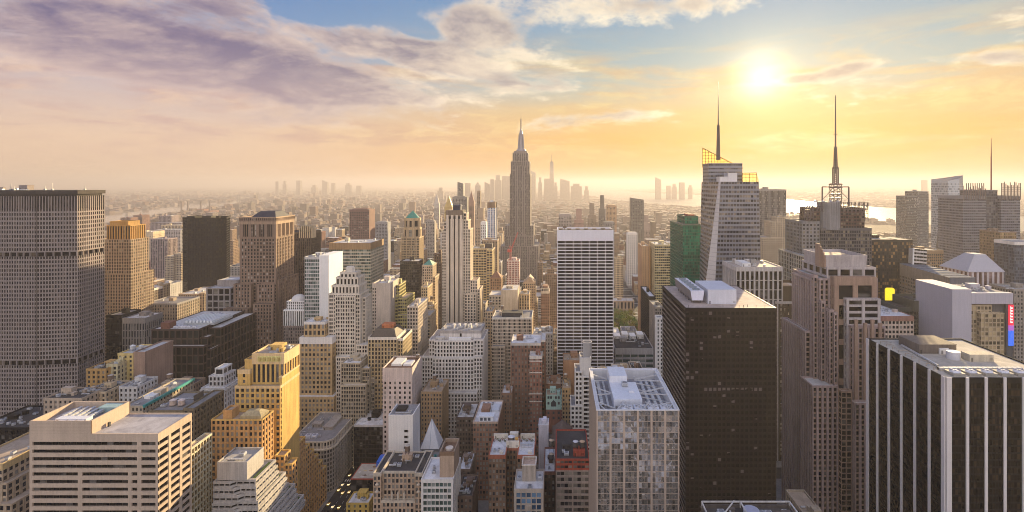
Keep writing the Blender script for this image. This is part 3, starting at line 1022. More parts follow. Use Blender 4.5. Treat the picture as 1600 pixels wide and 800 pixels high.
# tan tower with a white band round its head
Y = 490
st_t = ST(bay=3.6, fh=4.4, ww=0.5, wh=0.5, rec=0.45, band=6.5, bm=1, edge=1.0)
b = hero('tan_brick_tower', 'tan brick tower with thick white band round its head, behind the golden deco tower', 468, 519, 527, Y, 26, st_t,
         steps=[(475, 508, 503, Y + 5, 16, ST(bay=4, fh=5.5, ww=0.5, wh=0.6, band=2.5, bm=1), None)], vis=690, clutter=3, tank=0, wall=wall_mat((0.47, 0.325, 0.165), name='tan_brick'), trim=WHITEB, glass=G_BLINDS, roof=R_WHITE)
b.rect(PX(458, Y - 6), PX(522, Y - 6), Y - 6, Y + 34, 0, PZ(620, Y - 6), ST(bay=3.6, fh=4.4, ww=0.45, wh=0.5, band=2.5))
b.finish()


# corner building with a curved corner and cornice
def curved_corner():
    Y = 428.0
    b = Bldg('curved_corner_building', 'grey stone corner building with a rounded corner and heavy cornice above the avenue', PX(490, Y), Y + 28, wall=wall_mat((0.33, 0.29, 0.25), name='weathered_stone'), trim=LIME, glass=G_DARK, roof=R_GREY)
    x1, x0 = PX(518, Y), PX(452, Y)
    r = 9.0
    pts = [(x0, Y), (x1 - r, Y)]
    for k in range(1, 6):
        t = math.pi / 2 * k / 6
        pts.append((x1 - r + r * math.sin(t), Y + r - r * math.cos(t)))
    pts += [(x1, Y + r), (x1, Y + 56), (x0, Y + 56)]
    zt = PZ(690, Y)
    s = ST(bay=3.1, fh=3.7, ww=0.52, wh=0.6, rec=0.55, band=1.0, bm=1)
    s_c = ST(bay=2.4, fh=3.7, ww=0.52, wh=0.6, rec=0.55, band=1.0, bm=1)
    sl = [s, s_c, s_c, s_c, s_c, s_c, s_c, s, s, s]
    b.tier(pts, 0, zt - 7.2, sl)
    mb = b.mw
    out, inn = inset_poly(pts, -1.3), inset_poly(pts, 0.2)
    for i in range(len(pts)):
        j = (i + 1) % len(pts)
        for (za, zb) in ((zt - 7.2, zt - 6.2), ):
            mb.poly([(*out[i], za), (*out[j], za), (*out[j], zb), (*out[i], zb)], mi=1)
            mb.poly([(*out[i], zb), (*out[j], zb), (*inn[j], zb), (*inn[i], zb)], mi=1)
            mb.poly([(*inn[i], za), (*inn[j], za), (*out[j], za), (*out[i], za)], mi=1)
    sl2 = [dict(q, ww=0.6, pm=1, fh=4.2, wh=0.62, band=1.4) for q in sl]
    z = b.tier(inset_poly(pts, 0.2), zt - 6.2, zt, sl2)
    b.clutter(x0 + 3, x1 - 12, Y + 6, Y + 50, z, 9, 0.0)
    b.ac(x0 + 12, Y + 8, z, 4, 3, plain_mat((0.7, 0.7, 0.75), 0.5, 0.1, 'white_plant'))
    b.ac(x0 + 17, Y + 9, z, 4, 2.6, plain_mat((0.7, 0.7, 0.75), 0.5, 0.1, 'white_plant'))
    b.bulkhead(x1 - 17, x1 - 9, Y + 22, Y + 46, z, 3)
    b.finish()


curved_corner()

# black glass building on the avenue corner, with bright store signs below
Y = 455
b = hero('black_glass_building', 'low black glass building with a white gravel roof left of the white blank slab', 553, 611, 664, Y, 40, ST(bay=2.6, fh=4, ww=0.92, wh=0.8, rec=0.12, band=1.8, bm=1, par=0.8), wall=DARK, trim=R_PALE, glass=G_BLACK, roof=R_WHITE, clutter=8, tank=0)
b.finish()

# white blank slab
Y = 400
b = Bldg('blank_white_slab', 'narrow windowless white slab with two short columns of black slots', PX(626, Y), Y + 11, wall=WHITE, glass=G_BLACK, roof=R_GREY)
x0, x1, zt = PX(607, Y), PX(645, Y), PZ(650, Y)
b.mw.box(x0, x1, Y, Y + 21, 0, zt, faces='LRB')
cols = [(614, 621, (709, 718, 727)), (631, 638, (674, 683, 691, 700, 708, 717, 726))]
holes = []
for a, c, ys in cols:
    for py in ys:
        holes.append((PX(a, Y), PX(c, Y), PZ(py + 2, Y), PZ(py - 2.2, Y)))
xs = sorted({x0, x1, *[h[0] for h in holes], *[h[1] for h in holes]})
zs = sorted({0.0, zt, *[h[2] for h in holes], *[h[3] for h in holes]})
for i in range(len(xs) - 1):
    for j in range(len(zs) - 1):
        mx, mz = (xs[i] + xs[i + 1]) / 2, (zs[j] + zs[j + 1]) / 2
        if not any(h[0] < mx < h[1] and h[2] < mz < h[3] for h in holes):
            b.mw.poly([(xs[i], Y, zs[j]), (xs[i + 1], Y, zs[j]), (xs[i + 1], Y, zs[j + 1]), (xs[i], Y, zs[j + 1])])
for h in holes:
    b.mw.ob((0, Y), (1, 0), (0, -1), h[0], h[1], -0.5, 0, h[2], h[3], (0.5, 0.5, 0.5), faces='')
    b.mw.poly([(h[0], Y, h[2]), (h[1], Y, h[2]), (h[1], Y + .5, h[2]), (h[0], Y + .5, h[2])])
    b.mw.poly([(h[0], Y, h[2]), (h[0], Y + .5, h[2]), (h[0], Y + .5, h[3]), (h[0], Y, h[3])])
    b.mw.poly([(h[1], Y, h[2]), (h[1], Y + .5, h[2]), (h[1], Y + .5, h[3]), (h[1], Y, h[3])])
    b.win([(h[0], Y + .5, h[2]), (h[1], Y + .5, h[2]), (h[1], Y + .5, h[3]), (h[0], Y + .5, h[3])], (0.1, 0, 0.3))
for k in range(1, 9):
    xx = x0 + (x1 - x0) * k / 9
    b.mw.box(xx - 0.05, xx + 0.05, Y - 0.06, Y, 0, zt, (0.8, 0.8, 0.82), faces='FLR')
t = 0.6
b.mw.box(x0 - 0.1, x1 + 0.1, Y - 0.1, Y + t, zt, zt + 0.8)
b.mw.box(x0 - 0.1, x0 + t, Y + t, Y + 21, zt, zt + 0.8)
b.mw.box(x1 - t, x1 + 0.1, Y + t, Y + 21, zt, zt + 0.8)
b.mr.poly([(x0, Y, zt + 0.01), (x1, Y, zt + 0.01), (x1, Y + 21, zt + 0.01), (x0, Y + 21, zt + 0.01)])
b.bulkhead(x0 + 3, x1 - 8, Y + 8, Y + 16, zt, 1.6, DARK, 'roof_grille', False)
b.ac(x1 - 4, Y + 6, zt, 2.4)
b.duct((x0 + 4, Y + 4), (x1 - 3, Y + 4), zt)
b.grow([(x0, Y), (x1, Y), (x1, Y + 21)], zt)
b.finish()

# pale pink slab with a brown roof well
Y = 450
st_p = ST(bay=4.0, fh=4.2, ww=0.3, wh=0.45, rec=0.5, sp=0.5, band=12, par=1.2)
b = hero('pink_slab_building', 'pale pinkish block with a sunken brown roof and a blank sunlit side', 598, 644, 575, Y, 32, [st_p, SOLID, SOLID, SOLID] and st_p, vis=660, wall=wall_mat((0.60, 0.50, 0.45), name='pink_stone'), glass=G_DARK, roof=roof_mat((0.20, 0.11, 0.07)), clutter=0)
x0, x1, y0, y1, z = b.tops[0]
b.bulkhead(x0 + 5, x0 + 14, y0 + 8, y0 + 24, z, 2.2, plain_mat((0.7, 0.71, 0.7), 0.5, 0.1, 'white_plant'), 'skylight', False)
b.bulkhead(x0 + 15.5, x1 - 3, y0 + 8, y0 + 20, z, 1.6, plain_mat((0.66, 0.66, 0.68), 0.5, 0.1, 'white_plant'), 'skylight', False)
b.tank(x1 - 2.5, y1 - 5, z, 1.6, 3, 1)
b.finish()

# glass pyramid on its low block
Y = 405
b = hero('pyramid_roof_building', 'low block carrying a tall white glazed pyramid and roof plant', 640, 682, 722, Y, 34, ST(bay=3, fh=3.8, ww=0.5, wh=0.55, band=1.2), wall=BROWN, roof=R_GREY, clutter=0)
x0, x1, y0, y1, z = b.tops[0]
m = MB()
px0, px1, pz, ptop = PX(657, Y + 18), PX(686, Y + 18), z, PZ(655, Y + 24)
c = ((px0 + px1) / 2, Y + 25, ptop)
q = [(px0, Y + 18, pz + 2), (px1, Y + 18, pz + 2), (px1, Y + 33, pz + 2), (px0, Y + 33, pz + 2)]
m.box(px0, px1, Y + 18, Y + 33, pz, pz + 2, (0.2, 0.2, 0.2), faces='FLRB')
for i in range(4):
    m.poly([q[i], q[(i + 1) % 4], c])
m.bar((px0 + (px1 - px0) * .5, Y + 18, pz + 2), c, 0.35, (0.55, 0.6, 0.66))
for i in range(4):
    m.bar(q[i], c, 0.3, (0.8, 0.8, 0.85))
b.part('glass_pyramid', m, plain_mat((0.85, 0.84, 0.85), 0.4, 0, 'frosted_glazing'))
for k in range(3):
    b.duct((x0 + 4 + 5 * k, y0 + 2), (x0 + 4 + 5 * k, y0 + 16), z, 2.2, 1.6)
b.ac(x0 + 9, y0 + 4, z + 0.5, 3.4)
b.ac(x1 - 3, y0 + 9, z, 2.2, 2, plain_mat((0.02, 0.22, 0.2), 0.5, 0, 'green_paint'))
b.finish()


# beige gothic front with dark mansard at the bottom edge
def gothic_front():
    Y = 352.0
    b = Bldg('gothic_facade_building', 'beige brick building with arched end bays and a dark flat roof at the bottom edge', PX(620, Y), Y + 16, wall=wall_mat((0.47, 0.34, 0.24), name='beige_brick'), trim=LIME, third=wall_mat((0.13, 0.09, 0.07)), glass=G_BLINDS, roof=R_TAR)
    s = ST(bay=2.6, fh=3.9, ww=0.56, wh=0.6, rec=0.55, band=1.6, bm=1, edge=0.6)
    s1 = ST(bay=3.2, fh=3.9, ww=0.55, wh=0.6, rec=0.55, band=2.4, bm=1)
    xa, xb, xc, xd = PX(583, Y), PX(595, Y), PX(648, Y), PX(660, Y)
    zt = PZ(739, Y)
    b.rect(xa, xb, Y, Y + 30, 0, zt, s1)
    b.rect(xc, xd, Y, Y + 30, 0, zt, s1)
    z = b.rect(xb + .02, xc - .02, Y + 3.2, Y + 30, 0, zt - 0.6, s)
    b.rect(xb + .02, xc - .02, Y + 0.5, Y + 3.1, 0, PZ(783, Y), s)
    m = MB()
    for k in (0.32, 0.5, 0.68):        # central gable with pinnacles
        xx = xb + (xc - xb) * k
        m.box(xx - 0.5, xx + 0.5, Y + 0.2, Y + 1.2, PZ(783, Y), PZ(772, Y))
        m.cyl(xx, Y + 0.7, PZ(772, Y), PZ(767, Y), 0.6, 0, 6)
    b.part('gable_pinnacle', m, LIME)
    for xx in (xa, xc):
        for fy in (757, 768):
            a = MB()
            cx = xx + (xb - xa) / 2
            a.cyl(cx, Y - 0.05, PZ(fy, Y), PZ(fy - 2, Y), 1.3, 0.6, 10, (1.1, 1.1, 1.1))
            b.part('arch_moulding', a, LIME)
    b.clutter(xb + 2, xc - 2, Y + 8, Y + 28, z, 5, 0.9)
    b.bounds = None
    b.grow([(xa, Y), (xd, Y), (xd, Y + 30), (xa, Y + 30)], zt)
    b.finish()


gothic_front()

# white banded block with a brown stair tower
Y = 330
b = hero('white_banded_block', 'white block with glass bands and a tan lift tower on its snow-white roof', 658, 708, 749, Y, 27, ST(bay=2.6, fh=4.05, ww=0.86, wh=0.58, rec=0.5, band=2.2, par=1.0, edge=1.2), wall=WHITEB, glass=G_TEAL, roof=R_WHITE, clutter=0)
x0, x1, y0, y1, z = b.tops[0]
tx0, tx1 = PX(687, Y + 4), PX(709.5, Y + 4)
b.mw.box(tx0, tx1, Y + 4.5, Y + 14, z, PZ(703, Y), faces='')
m = MB()
zt = PZ(706, Y + 4)
m.box(tx0, tx1, Y + 4, Y + 22, z - 1, zt - 2.5, faces='FLRB')
m.box(tx0 - .1, tx1 + .1, Y + 3.9, Y + 4.5, zt - 2.5, zt, (0.5, 0.42, 0.36))
m.box(tx0 - .1, tx0 + .5, Y + 4.5, Y + 22, zt - 2.5, zt, (0.9, 0.9, 0.9))
m.box(tx1 - .5, tx1 + .1, Y + 4.5, Y + 22, zt - 2.5, zt, (0.9, 0.9, 0.9))
m.box(tx0 + .5, tx1 - .5, Y + 21, Y + 22, zt - 2.5, zt, (0.9, 0.9, 0.9))
m.poly([(tx0, Y + 4.5, zt - 2.4), (tx1, Y + 4.5, zt - 2.4), (tx1, Y + 21, zt - 2.4), (tx0, Y + 21, zt - 2.4)], (0.5, 0.4, 0.35))
m.cyl((tx0 + tx1) / 2, Y + 12, zt - 2.4, zt - 1.2, 2.6, n=18, tint=(1.6, 1.9, 2.2))
b.part('lift_tower', m, wall_mat((0.40, 0.29, 0.21), name='tan_brick'))
b.ac(x0 + 6, y0 + 9, z, 2.2)
b.ac(x0 + 5, y0 + 14, z, 1.6)
b.finish()

# brick block right of it
Y = 420
b = hero('red_brick_loft', 'tall red brick loft with a white roof and a white glazed dormer', 739, 778, 659, Y, 42, ST(bay=2.5, fh=3.85, ww=0.56, wh=0.52, rec=0.4, band=1.6, bm=1), wall=wall_mat((0.25, 0.135, 0.09), name='red_brick'), trim=wall_mat((0.45, 0.33, 0.25)), glass=glass_mat(share=0.6), roof=R_WHITE, clutter=0)
x0, x1, y0, y1, z = b.tops[0]
d = MB()
d.box(x0 + 4.6, x1 - 4, y0 + 2.2, y0 + 9, z, z + 4.2, faces='FLRBT')
d.box(x0 + 4.2, x1 - 3.6, y0 + 1.8, y0 + 9.4, z + 4.2, z + 4.6, faces='FLRBTU')
for k in range(3):
    xx = x0 + 5.6 + k * 3.2
    d.box(xx, xx + 2.1, y0 + 2.1, y0 + 2.2, z + 1, z + 3.4, (0.1, 0.12, 0.15), faces='FLRTU')
b.part('glazed_dormer', d, plain_mat((0.72, 0.74, 0.78), 0.5, 0, 'white_paint'))
b.bulkhead(x0 + 4.5, x0 + 11, y0 + 16, y0 + 28, z, 4.2, wall_mat((0.25, 0.135, 0.09), name='red_brick'))
b.bulkhead(x0 + 13, x1 - 1.5, y0 + 20, y0 + 32, z, 2.0, plain_mat((0.6, 0.62, 0.65), 0.5, 0.1, 'white_plant'), 'skylight', False)
for k in range(3):
    b.ac(x0 + 4 + 4 * k, y0 + 35, z, 2.4)
b.finish()
Y = 470
hero('brown_brick_annex', 'narrow brown brick block with a flat pale roof right beside the red brick loft', 783.5, 800, 614, Y, 20, ST(bay=2.5, fh=3.7, ww=0.45, wh=0.5), wall=wall_mat((0.21, 0.125, 0.085)), glass=glass_mat(share=0.5), roof=R_PALE, clutter=2, tank=0).finish()
Y = 440
hero('dark_brick_loft', 'dark brown brick loft with a cluttered pale roof left of the red brick loft', 713, 740, 652, Y, 30, ST(bay=2.6, fh=3.7, ww=0.5, wh=0.5), wall=wall_mat((0.10, 0.07, 0.055)), glass=G_DARK, roof=R_PALE, clutter=7, tank=0.9).finish()


# U-shaped apartment house with roof gardens
def u_block():
    Y = 350.0
    b = Bldg('u_shaped_apartment_house', 'brown brick apartment house round a deep light court, with white roof terraces and shrubs', PX(799, Y), Y + 15, wall=wall_mat((0.20, 0.125, 0.08), name='brown_brick'), trim=wall_mat((0.36, 0.12, 0.07), name='red_coping'), third=LIME_L, glass=glass_mat(share=0.5), roof=R_WHITE)
    s = ST(bay=2.4, fh=3.8, ww=0.52, wh=0.52, rec=0.4, band=2.6, par=0.9, bm=1)
    z = PZ(711, Y)
    xa, xb, xc, xd = PX(763.5, Y), PX(790, Y), PX(808, Y), PX(835, Y)
    b.rect(xa, xb, Y, Y + 26, 0, z, s)
    b.rect(xc, xd, Y, Y + 26, 0, z, s)
    zr = b.rect(xb - 0.5, xc + 0.5, Y + 11, Y + 26, 0, z + 0.03, s)
    b.bulkhead(xb - 0.6, xc + 0.6, Y + 10.8, Y + 12, zr, 4.8, LIME_L, 'parapet_wall', False)
    b.tank(xb + 2.6, Y + 15, zr + 1, 2.3, 4, 1.2, (0.16, 0.13, 0.12), (0.6, 0.62, 0.68))
    b.bulkhead(xc - 2.5, xc - 0.3, Y + 14, Y + 16, zr, 5.5, wall_mat((0.62, 0.36, 0.12)), 'chimney', False)
    b.bulkhead(xb + 1, xc - 1, Y + 22, Y + 25, zr, 5, LIME_L, 'parapet_wall')
    for a, c in ((xa, xb), (xc, xd)):
        b.bulkhead(a + 0.6, c - 0.6, Y + 24.2, Y + 25.2, zr, 3.4, LIME_L, 'parapet_wall', False)
        b.bulkhead(c - 4.5, c - 2, Y + 3, Y + 5.4, zr, 1.6, LIME_L)
        for k in range(5):
            mb = MB()
            sx, sy = a + 1.6 + 1.9 * k, Y + 20 + (k % 2) * 2
            for j in range(60):
                q = [Vector((rng.gauss(0, .55), rng.gauss(0, .55), abs(rng.gauss(0.9, .5)))) for _ in range(1)][0]
                n1 = Vector((rng.uniform(-1, 1), rng.uniform(-1, 1), rng.uniform(-1, 1))) * 0.35
                n2 = Vector((rng.uniform(-1, 1), rng.uniform(-1, 1), rng.uniform(-1, 1))) * 0.35
                p = Vector((sx, sy, zr)) + q
                t = rng.uniform(0.6, 1.5)
                mb.poly([tuple(p), tuple(p + n1), tuple(p + n1 + n2), tuple(p + n2)], (t, t, t))
            b.part('roof_shrub', mb, wall_mat((0.09, 0.10, 0.025) if k % 3 else (0.22, 0.07, 0.02), 0.9, 0.3, 'shrub_leaves'))
    b.ac(xa + 3.4, Y + 6, zr, 2)
    b.ac(xa + 6.4, Y + 7, zr, 2)
    b.duct((xc + 2, Y + 15), (xc + 10, Y + 15), zr)
    b.duct((xc + 2, Y + 12), (xc + 10, Y + 12), zr)
    b.finish()


u_block()

# blue windowed block with white roof and a concrete lift tower
Y = 312
b = hero('blue_window_block', 'concrete block with blue glass bays, a snow-white roof and a concrete lift tower', 803, 849, 764, Y, 22, ST(bay=2.9, fh=3.75, ww=0.8, wh=0.66, rec=0.5, band=2.4, par=1.2, edge=1.2), wall=wall_mat((0.42, 0.36, 0.30), name='concrete'), glass=G_BLUE, roof=R_WHITE, clutter=0)
x0, x1, y0, y1, z = b.tops[0]
m = MB()
a0, a1 = PX(816, Y + 10), PX(837, Y + 10)
zt = PZ(727, Y + 10)
m.box(a0, a1, Y + 10, Y + 20, z - .5, zt, faces='FLRB')
m.poly([(a0, Y + 10, zt - 1), (a1, Y + 10, zt - 1), (a1, Y + 20, zt - 1), (a0, Y + 20, zt - 1)], (1.2, 1, 0.9))
for k in range(11):
    xx = a0 + (a1 - a0) * (k + .5) / 11
    m.box(xx - .1, xx + .1, Y + 9.92, Y + 10, z, zt, (0.8, 0.8, 0.8), faces='FLR')
for (p, q) in (((a0, Y + 10), (a1, Y + 10)), ((a0, Y + 20), (a1, Y + 20)), ((a0, Y + 10), (a0, Y + 20)), ((a1, Y + 10), (a1, Y + 20))):
    m.bar((*p, zt + 0.1), (*q, zt + 0.1), 0.7, (1.5, 1.55, 1.6))
b.part('lift_tower', m, wall_mat((0.42, 0.36, 0.30), name='concrete'))
b.ac(x0 + 2.5, y0 + 12, z, 2.6)
b.ac(x1 - 2.5, y0 + 12, z, 2.6, 2.6)
b.ac((x0 + x1) / 2 + 0.5, y0 + 4, z, 3, 1.2)
p = MB()
p.box(PX(820, Y), PX(831, Y), Y - 0.9, Y, PZ(795, Y), PZ(789, Y), faces='FLRTU')
b.part('balcony', p, wall_mat((0.42, 0.36, 0.30), name='concrete'))
b.finish()

Y = 342
b = hero('dark_brick_tenement', 'dark brick tenement with white roof and tall tanks, wedged against the red-topped loft', 849.5, 867.5, 737, Y, 32, ST(bay=2.3, fh=3.9, ww=0.42, wh=0.5, band=2.2, bm=1), wall=wall_mat((0.075, 0.05, 0.04)), trim=BRICK, glass=glass_mat(share=0.55), roof=R_WHITE, clutter=2, tank=0)
x0, x1, y0, y1, z = b.tops[0]
b.tank(x1 - 2.6, y0 + 12, z, 1.7, 3.2, 3.5, (0.10, 0.09, 0.09), (0.42, 0.33, 0.24))
b.tank(x1 - 2.6, y0 + 24, z + 2, 1.9, 3.2, 5, (0.12, 0.11, 0.1), (0.45, 0.36, 0.26))
b.finish()

# red-topped loft
Y = 330
sg = ST(bay=2.35, fh=3.95, ww=0.66, wh=0.56, rec=0.6, band=0.8, pat=[1.2, 2, .25, 2, .25, 2, .25, 2], bm=0)
b = Bldg('red_topped_loft', 'grey loft building whose two top floors are painted red, under twin water tanks', PX(894, Y), Y + 22, wall=wall_mat((0.29, 0.245, 0.22), name='grey_brick'), trim=REDB, glass=glass_mat(share=0.5), roof=R_TAR)
x0, x1 = PX(868.5, Y), PX(921, Y)
zt = PZ(717, Y)
sg['bay'] = 10.2
b.rect(x0, x1, Y, Y + 40, 0, PZ(735, Y), sg, roof=False)
z = b.rect(x0 - .05, x1 + .05, Y - .05, Y + 40, PZ(735, Y) + .01, zt, ST(bay=10.2, fh=3.6, ww=.6, wh=.5, rec=.5, band=1.2, pat=[1.2, 2, .4, 2, .4, 2, .4, 2], pm=1, sm=1, bm=1))
b.bulkhead(x0 + 11.5, x0 + 19, y0 := Y + 5, Y + 11, z, 4, REDB)
b.tank(x0 + 13, Y + 8, z + 4, 1.75, 3.4, 1, (0.09, 0.085, 0.085), (0.62, 0.63, 0.68))
b.tank(x0 + 17.4, Y + 8, z + 4, 1.75, 3.4, 1, (0.09, 0.08, 0.075), (0.50, 0.36, 0.24))
b.bulkhead(x0 + 4, x0 + 10, Y + 14, Y + 22, z, 3.2, R_TAR, cap=False)
b.ac(x0 + 7, Y + 7, z, 3)
b.ac(x0 + 5, Y + 10, z, 2)
b.finish()


# slim white tower with stacked balconies and a drum on top
def drum_tower():
    Y = 425.0
    b = Bldg('slim_white_tower', 'slim white stepped tower with curved balconies and a ribbed drum on its head', PX(905, Y), Y + 10, wall=WHITEB, trim=GREYL, glass=G_BLACK, roof=R_GREY)
    s = ST(bay=3.3, fh=3.7, ww=0.5, wh=0.5, rec=0.4, band=1.2)
    sb = ST(bay=6, fh=3.7, ww=0.92, wh=0.62, rec=1.2, sp=1.1, band=1.0)
    b.rect(PX(892, Y), PX(910, Y), Y, Y + 22, 0, PZ(634, Y), s)
    b.rect(PX(899, Y), PX(910, Y) - .02, Y + 2, Y + 22, PZ(634, Y) - 1, PZ(582, Y), s)
    b.rect(PX(910, Y) + .02, PX(928, Y), Y + 1, Y + 22, 0, PZ(589, Y), sb)
    zz = PZ(580, Y)
    b.rect(PX(907, Y), PX(924, Y), Y + 5, Y + 20, PZ(589, Y) - 1, PZ(562, Y), SOLID)
    m = MB()
    cx, cyy, r = PX(917.5, Y + 12), Y + 12, 3.8
    z0, z1 = PZ(572, Y), PZ(541, Y)
    m.cyl(cx, cyy, z0, z1, r, n=24, cap=False)
    m.cyl(cx, cyy, z1 - 2.4, z1 - 2.39, r, n=24, tint=(0.6, 0.45, 0.35))
    for k in range(24):
        a = 2 * math.pi * k / 24
        m.bar((cx + r * math.cos(a), cyy + r * math.sin(a), z0), (cx + r * math.cos(a), cyy + r * math.sin(a), z1), 0.25, (0.85, 0.85, 0.85))
    for k in range(24):
        a, c = 2 * math.pi * k / 24, 2 * math.pi * (k + 1) / 24
        m.bar((cx + r * math.cos(a), cyy + r * math.sin(a), z1), (cx + r * math.cos(c), cyy + r * math.sin(c), z1), 0.6, (1.2, 1.2, 1.2))
    b.part('ribbed_drum', m, plain_mat((0.45, 0.43, 0.42), 0.7, 0.1, 'ribbed_metal'))
    b.finish()


drum_tower()


# mirrored glass office with an open machinery roof
def mirror_office():
    Y, Yb = 240.0, 294.0
    x0, x1 = PX(932, Y), PX(1061.5, Y)
    zt = PZ(640, Y)
    b = Bldg('mirror_glass_office', 'mirror glass office tower with a sunken roof full of white plant, fans and trusses', (x0 + x1) / 2, (Y + Yb) / 2, wall=plain_mat((0.46, 0.36, 0.29), 0.5, 0.1, 'tan_metal_panel'), trim=plain_mat((0.62, 0.61, 0.62), 0.5, 0.1, 'pale_metal'), glass=G_MIRROR, roof=roof_mat((0.34, 0.34, 0.37)))
    s = ST(bay=6.4, fh=2.6, ww=0.76, wh=0.93, rec=0.16, sp=0.08, band=0.5, par=0.5, pat=[1.3, 1.3, .07, 1.3, .07, 1.3, .07, 1.3], bm=1, edge=0.2)
    pts = [(x0, Y), (x1, Y), (x1, Yb), (x0, Yb)]
    b.tier(pts, 0, zt, s, roof=False)
    zr = zt - 5.5
    t = 1.8
    b.mw.box(x0 + .3, x1 - .3, Y + .3, Y + t, zr, zt - .5, mi=1, faces='BT')
    b.mw.box(x0 + .3, x1 - .3, Yb - t, Yb - .3, zr, zt - .5, mi=1, faces='FT')
    b.mw.box(x0 + .3, x0 + t, Y + t, Yb - t, zr, zt - .5, mi=1, faces='RT')
    b.mw.box(x1 - t, x1 - .3, Y + t, Yb - t, zr, zt - .5, mi=1, faces='LT')
    b.mr.poly([(x0 + t, Y + t, zr), (x1 - t, Y + t, zr), (x1 - t, Yb - t, zr), (x0 + t, Yb - t, zr)])
    wp = plain_mat((0.70, 0.71, 0.76), 0.5, 0.1, 'white_plant')
    b.bulkhead(x0 + 9.5, x0 + 23.5, Y + 12, Y + 34, zr, 5.2, wp, 'plant_room', False)
    b.bulkhead(x0 + 9.6, x0 + 19, Y + 34.1, Y + 48, zr, 8.5, wp, 'plant_room', False)
    b.bulkhead(x0 + 18, x0 + 20.5, Y + 20, Y + 22, zr + 5.2, 0.9, wp, 'roof_hatch', False)
    b.ac(x0 + 17, Y + 29, zr + 5.2, 3.2)
    for k in range(4):
        cx = x0 + 15 + k * 6.3
        if cx > x1 - 4:
            continue
        m = MB()
        m.box(cx - 2.7, cx + 2.7, Y + 3, Y + 8.6, zr, zr + 4.2, faces='FLRBT')
        m.cyl(cx, Y + 5.8, zr + 4.2, zr + 4.9, 2.2, n=18, cap=False)
        m.cyl(cx, Y + 5.8, zr + 4.2, zr + 4.4, 2.1, n=18, tint=(0.25, 0.25, 0.27))
        for j in range(5):
            a = 2 * math.pi * j / 5
            m.bar((cx, Y + 5.8, zr + 4.7), (cx + 1.9 * math.cos(a), Y + 5.8 + 1.9 * math.sin(a), zr + 4.7), 0.4, (0.9, 0.9, 0.9))
        b.part('cooling_fan', m, wp)
    for k in range(5):
        tr = MB()
        yy = Y + 10 + k * 9
        tr.bar((x0 + 1.5, yy, zt - 0.8), (x0 + 9.3, yy + (4 if k % 2 else -4), zr + 3.5), 0.5)
        b.part('roof_truss', tr, plain_mat((0.6, 0.58, 0.57), 0.5, 0.3, 'truss_steel'))
        tr = MB()
        tr.bar((x1 - 1.5, yy, zt - 0.8), (x0 + 24, yy + (4 if k % 2 else -4), zr + 3.5), 0.5)
        tr.bar((x1 - 1.5, yy, zr + 1), (x0 + 24, yy, zr + 3.5), 0.4)
        b.part('roof_truss', tr, plain_mat((0.6, 0.58, 0.57), 0.5, 0.3, 'truss_steel'))
    for k in range(6):
        xx = x0 + 4 + k * 6
        tr = MB()
        tr.bar((xx, Y + 1.6, zt - 0.6), (xx + (5 if k % 2 else -3), Y + 11.5, zr + 4.2), 0.5)
        b.part('roof_strut', tr, plain_mat((0.6, 0.58, 0.57), 0.5, 0.3, 'truss_steel'))
    for k in range(3):
        b.duct((x1 - 5 - 3 * k, Y + 12), (x1 - 5 - 3 * k, Yb - 6), zr, 1.4, 1.2)
    b.duct((x0 + 4, Y + 14), (x0 + 4, Yb - 8), zr, 1.6, 1.2)
    b.duct((x0 + 7, Y + 14), (x0 + 7, Yb - 8), zr, 1.0, 1.0)
    b.finish()


mirror_office()


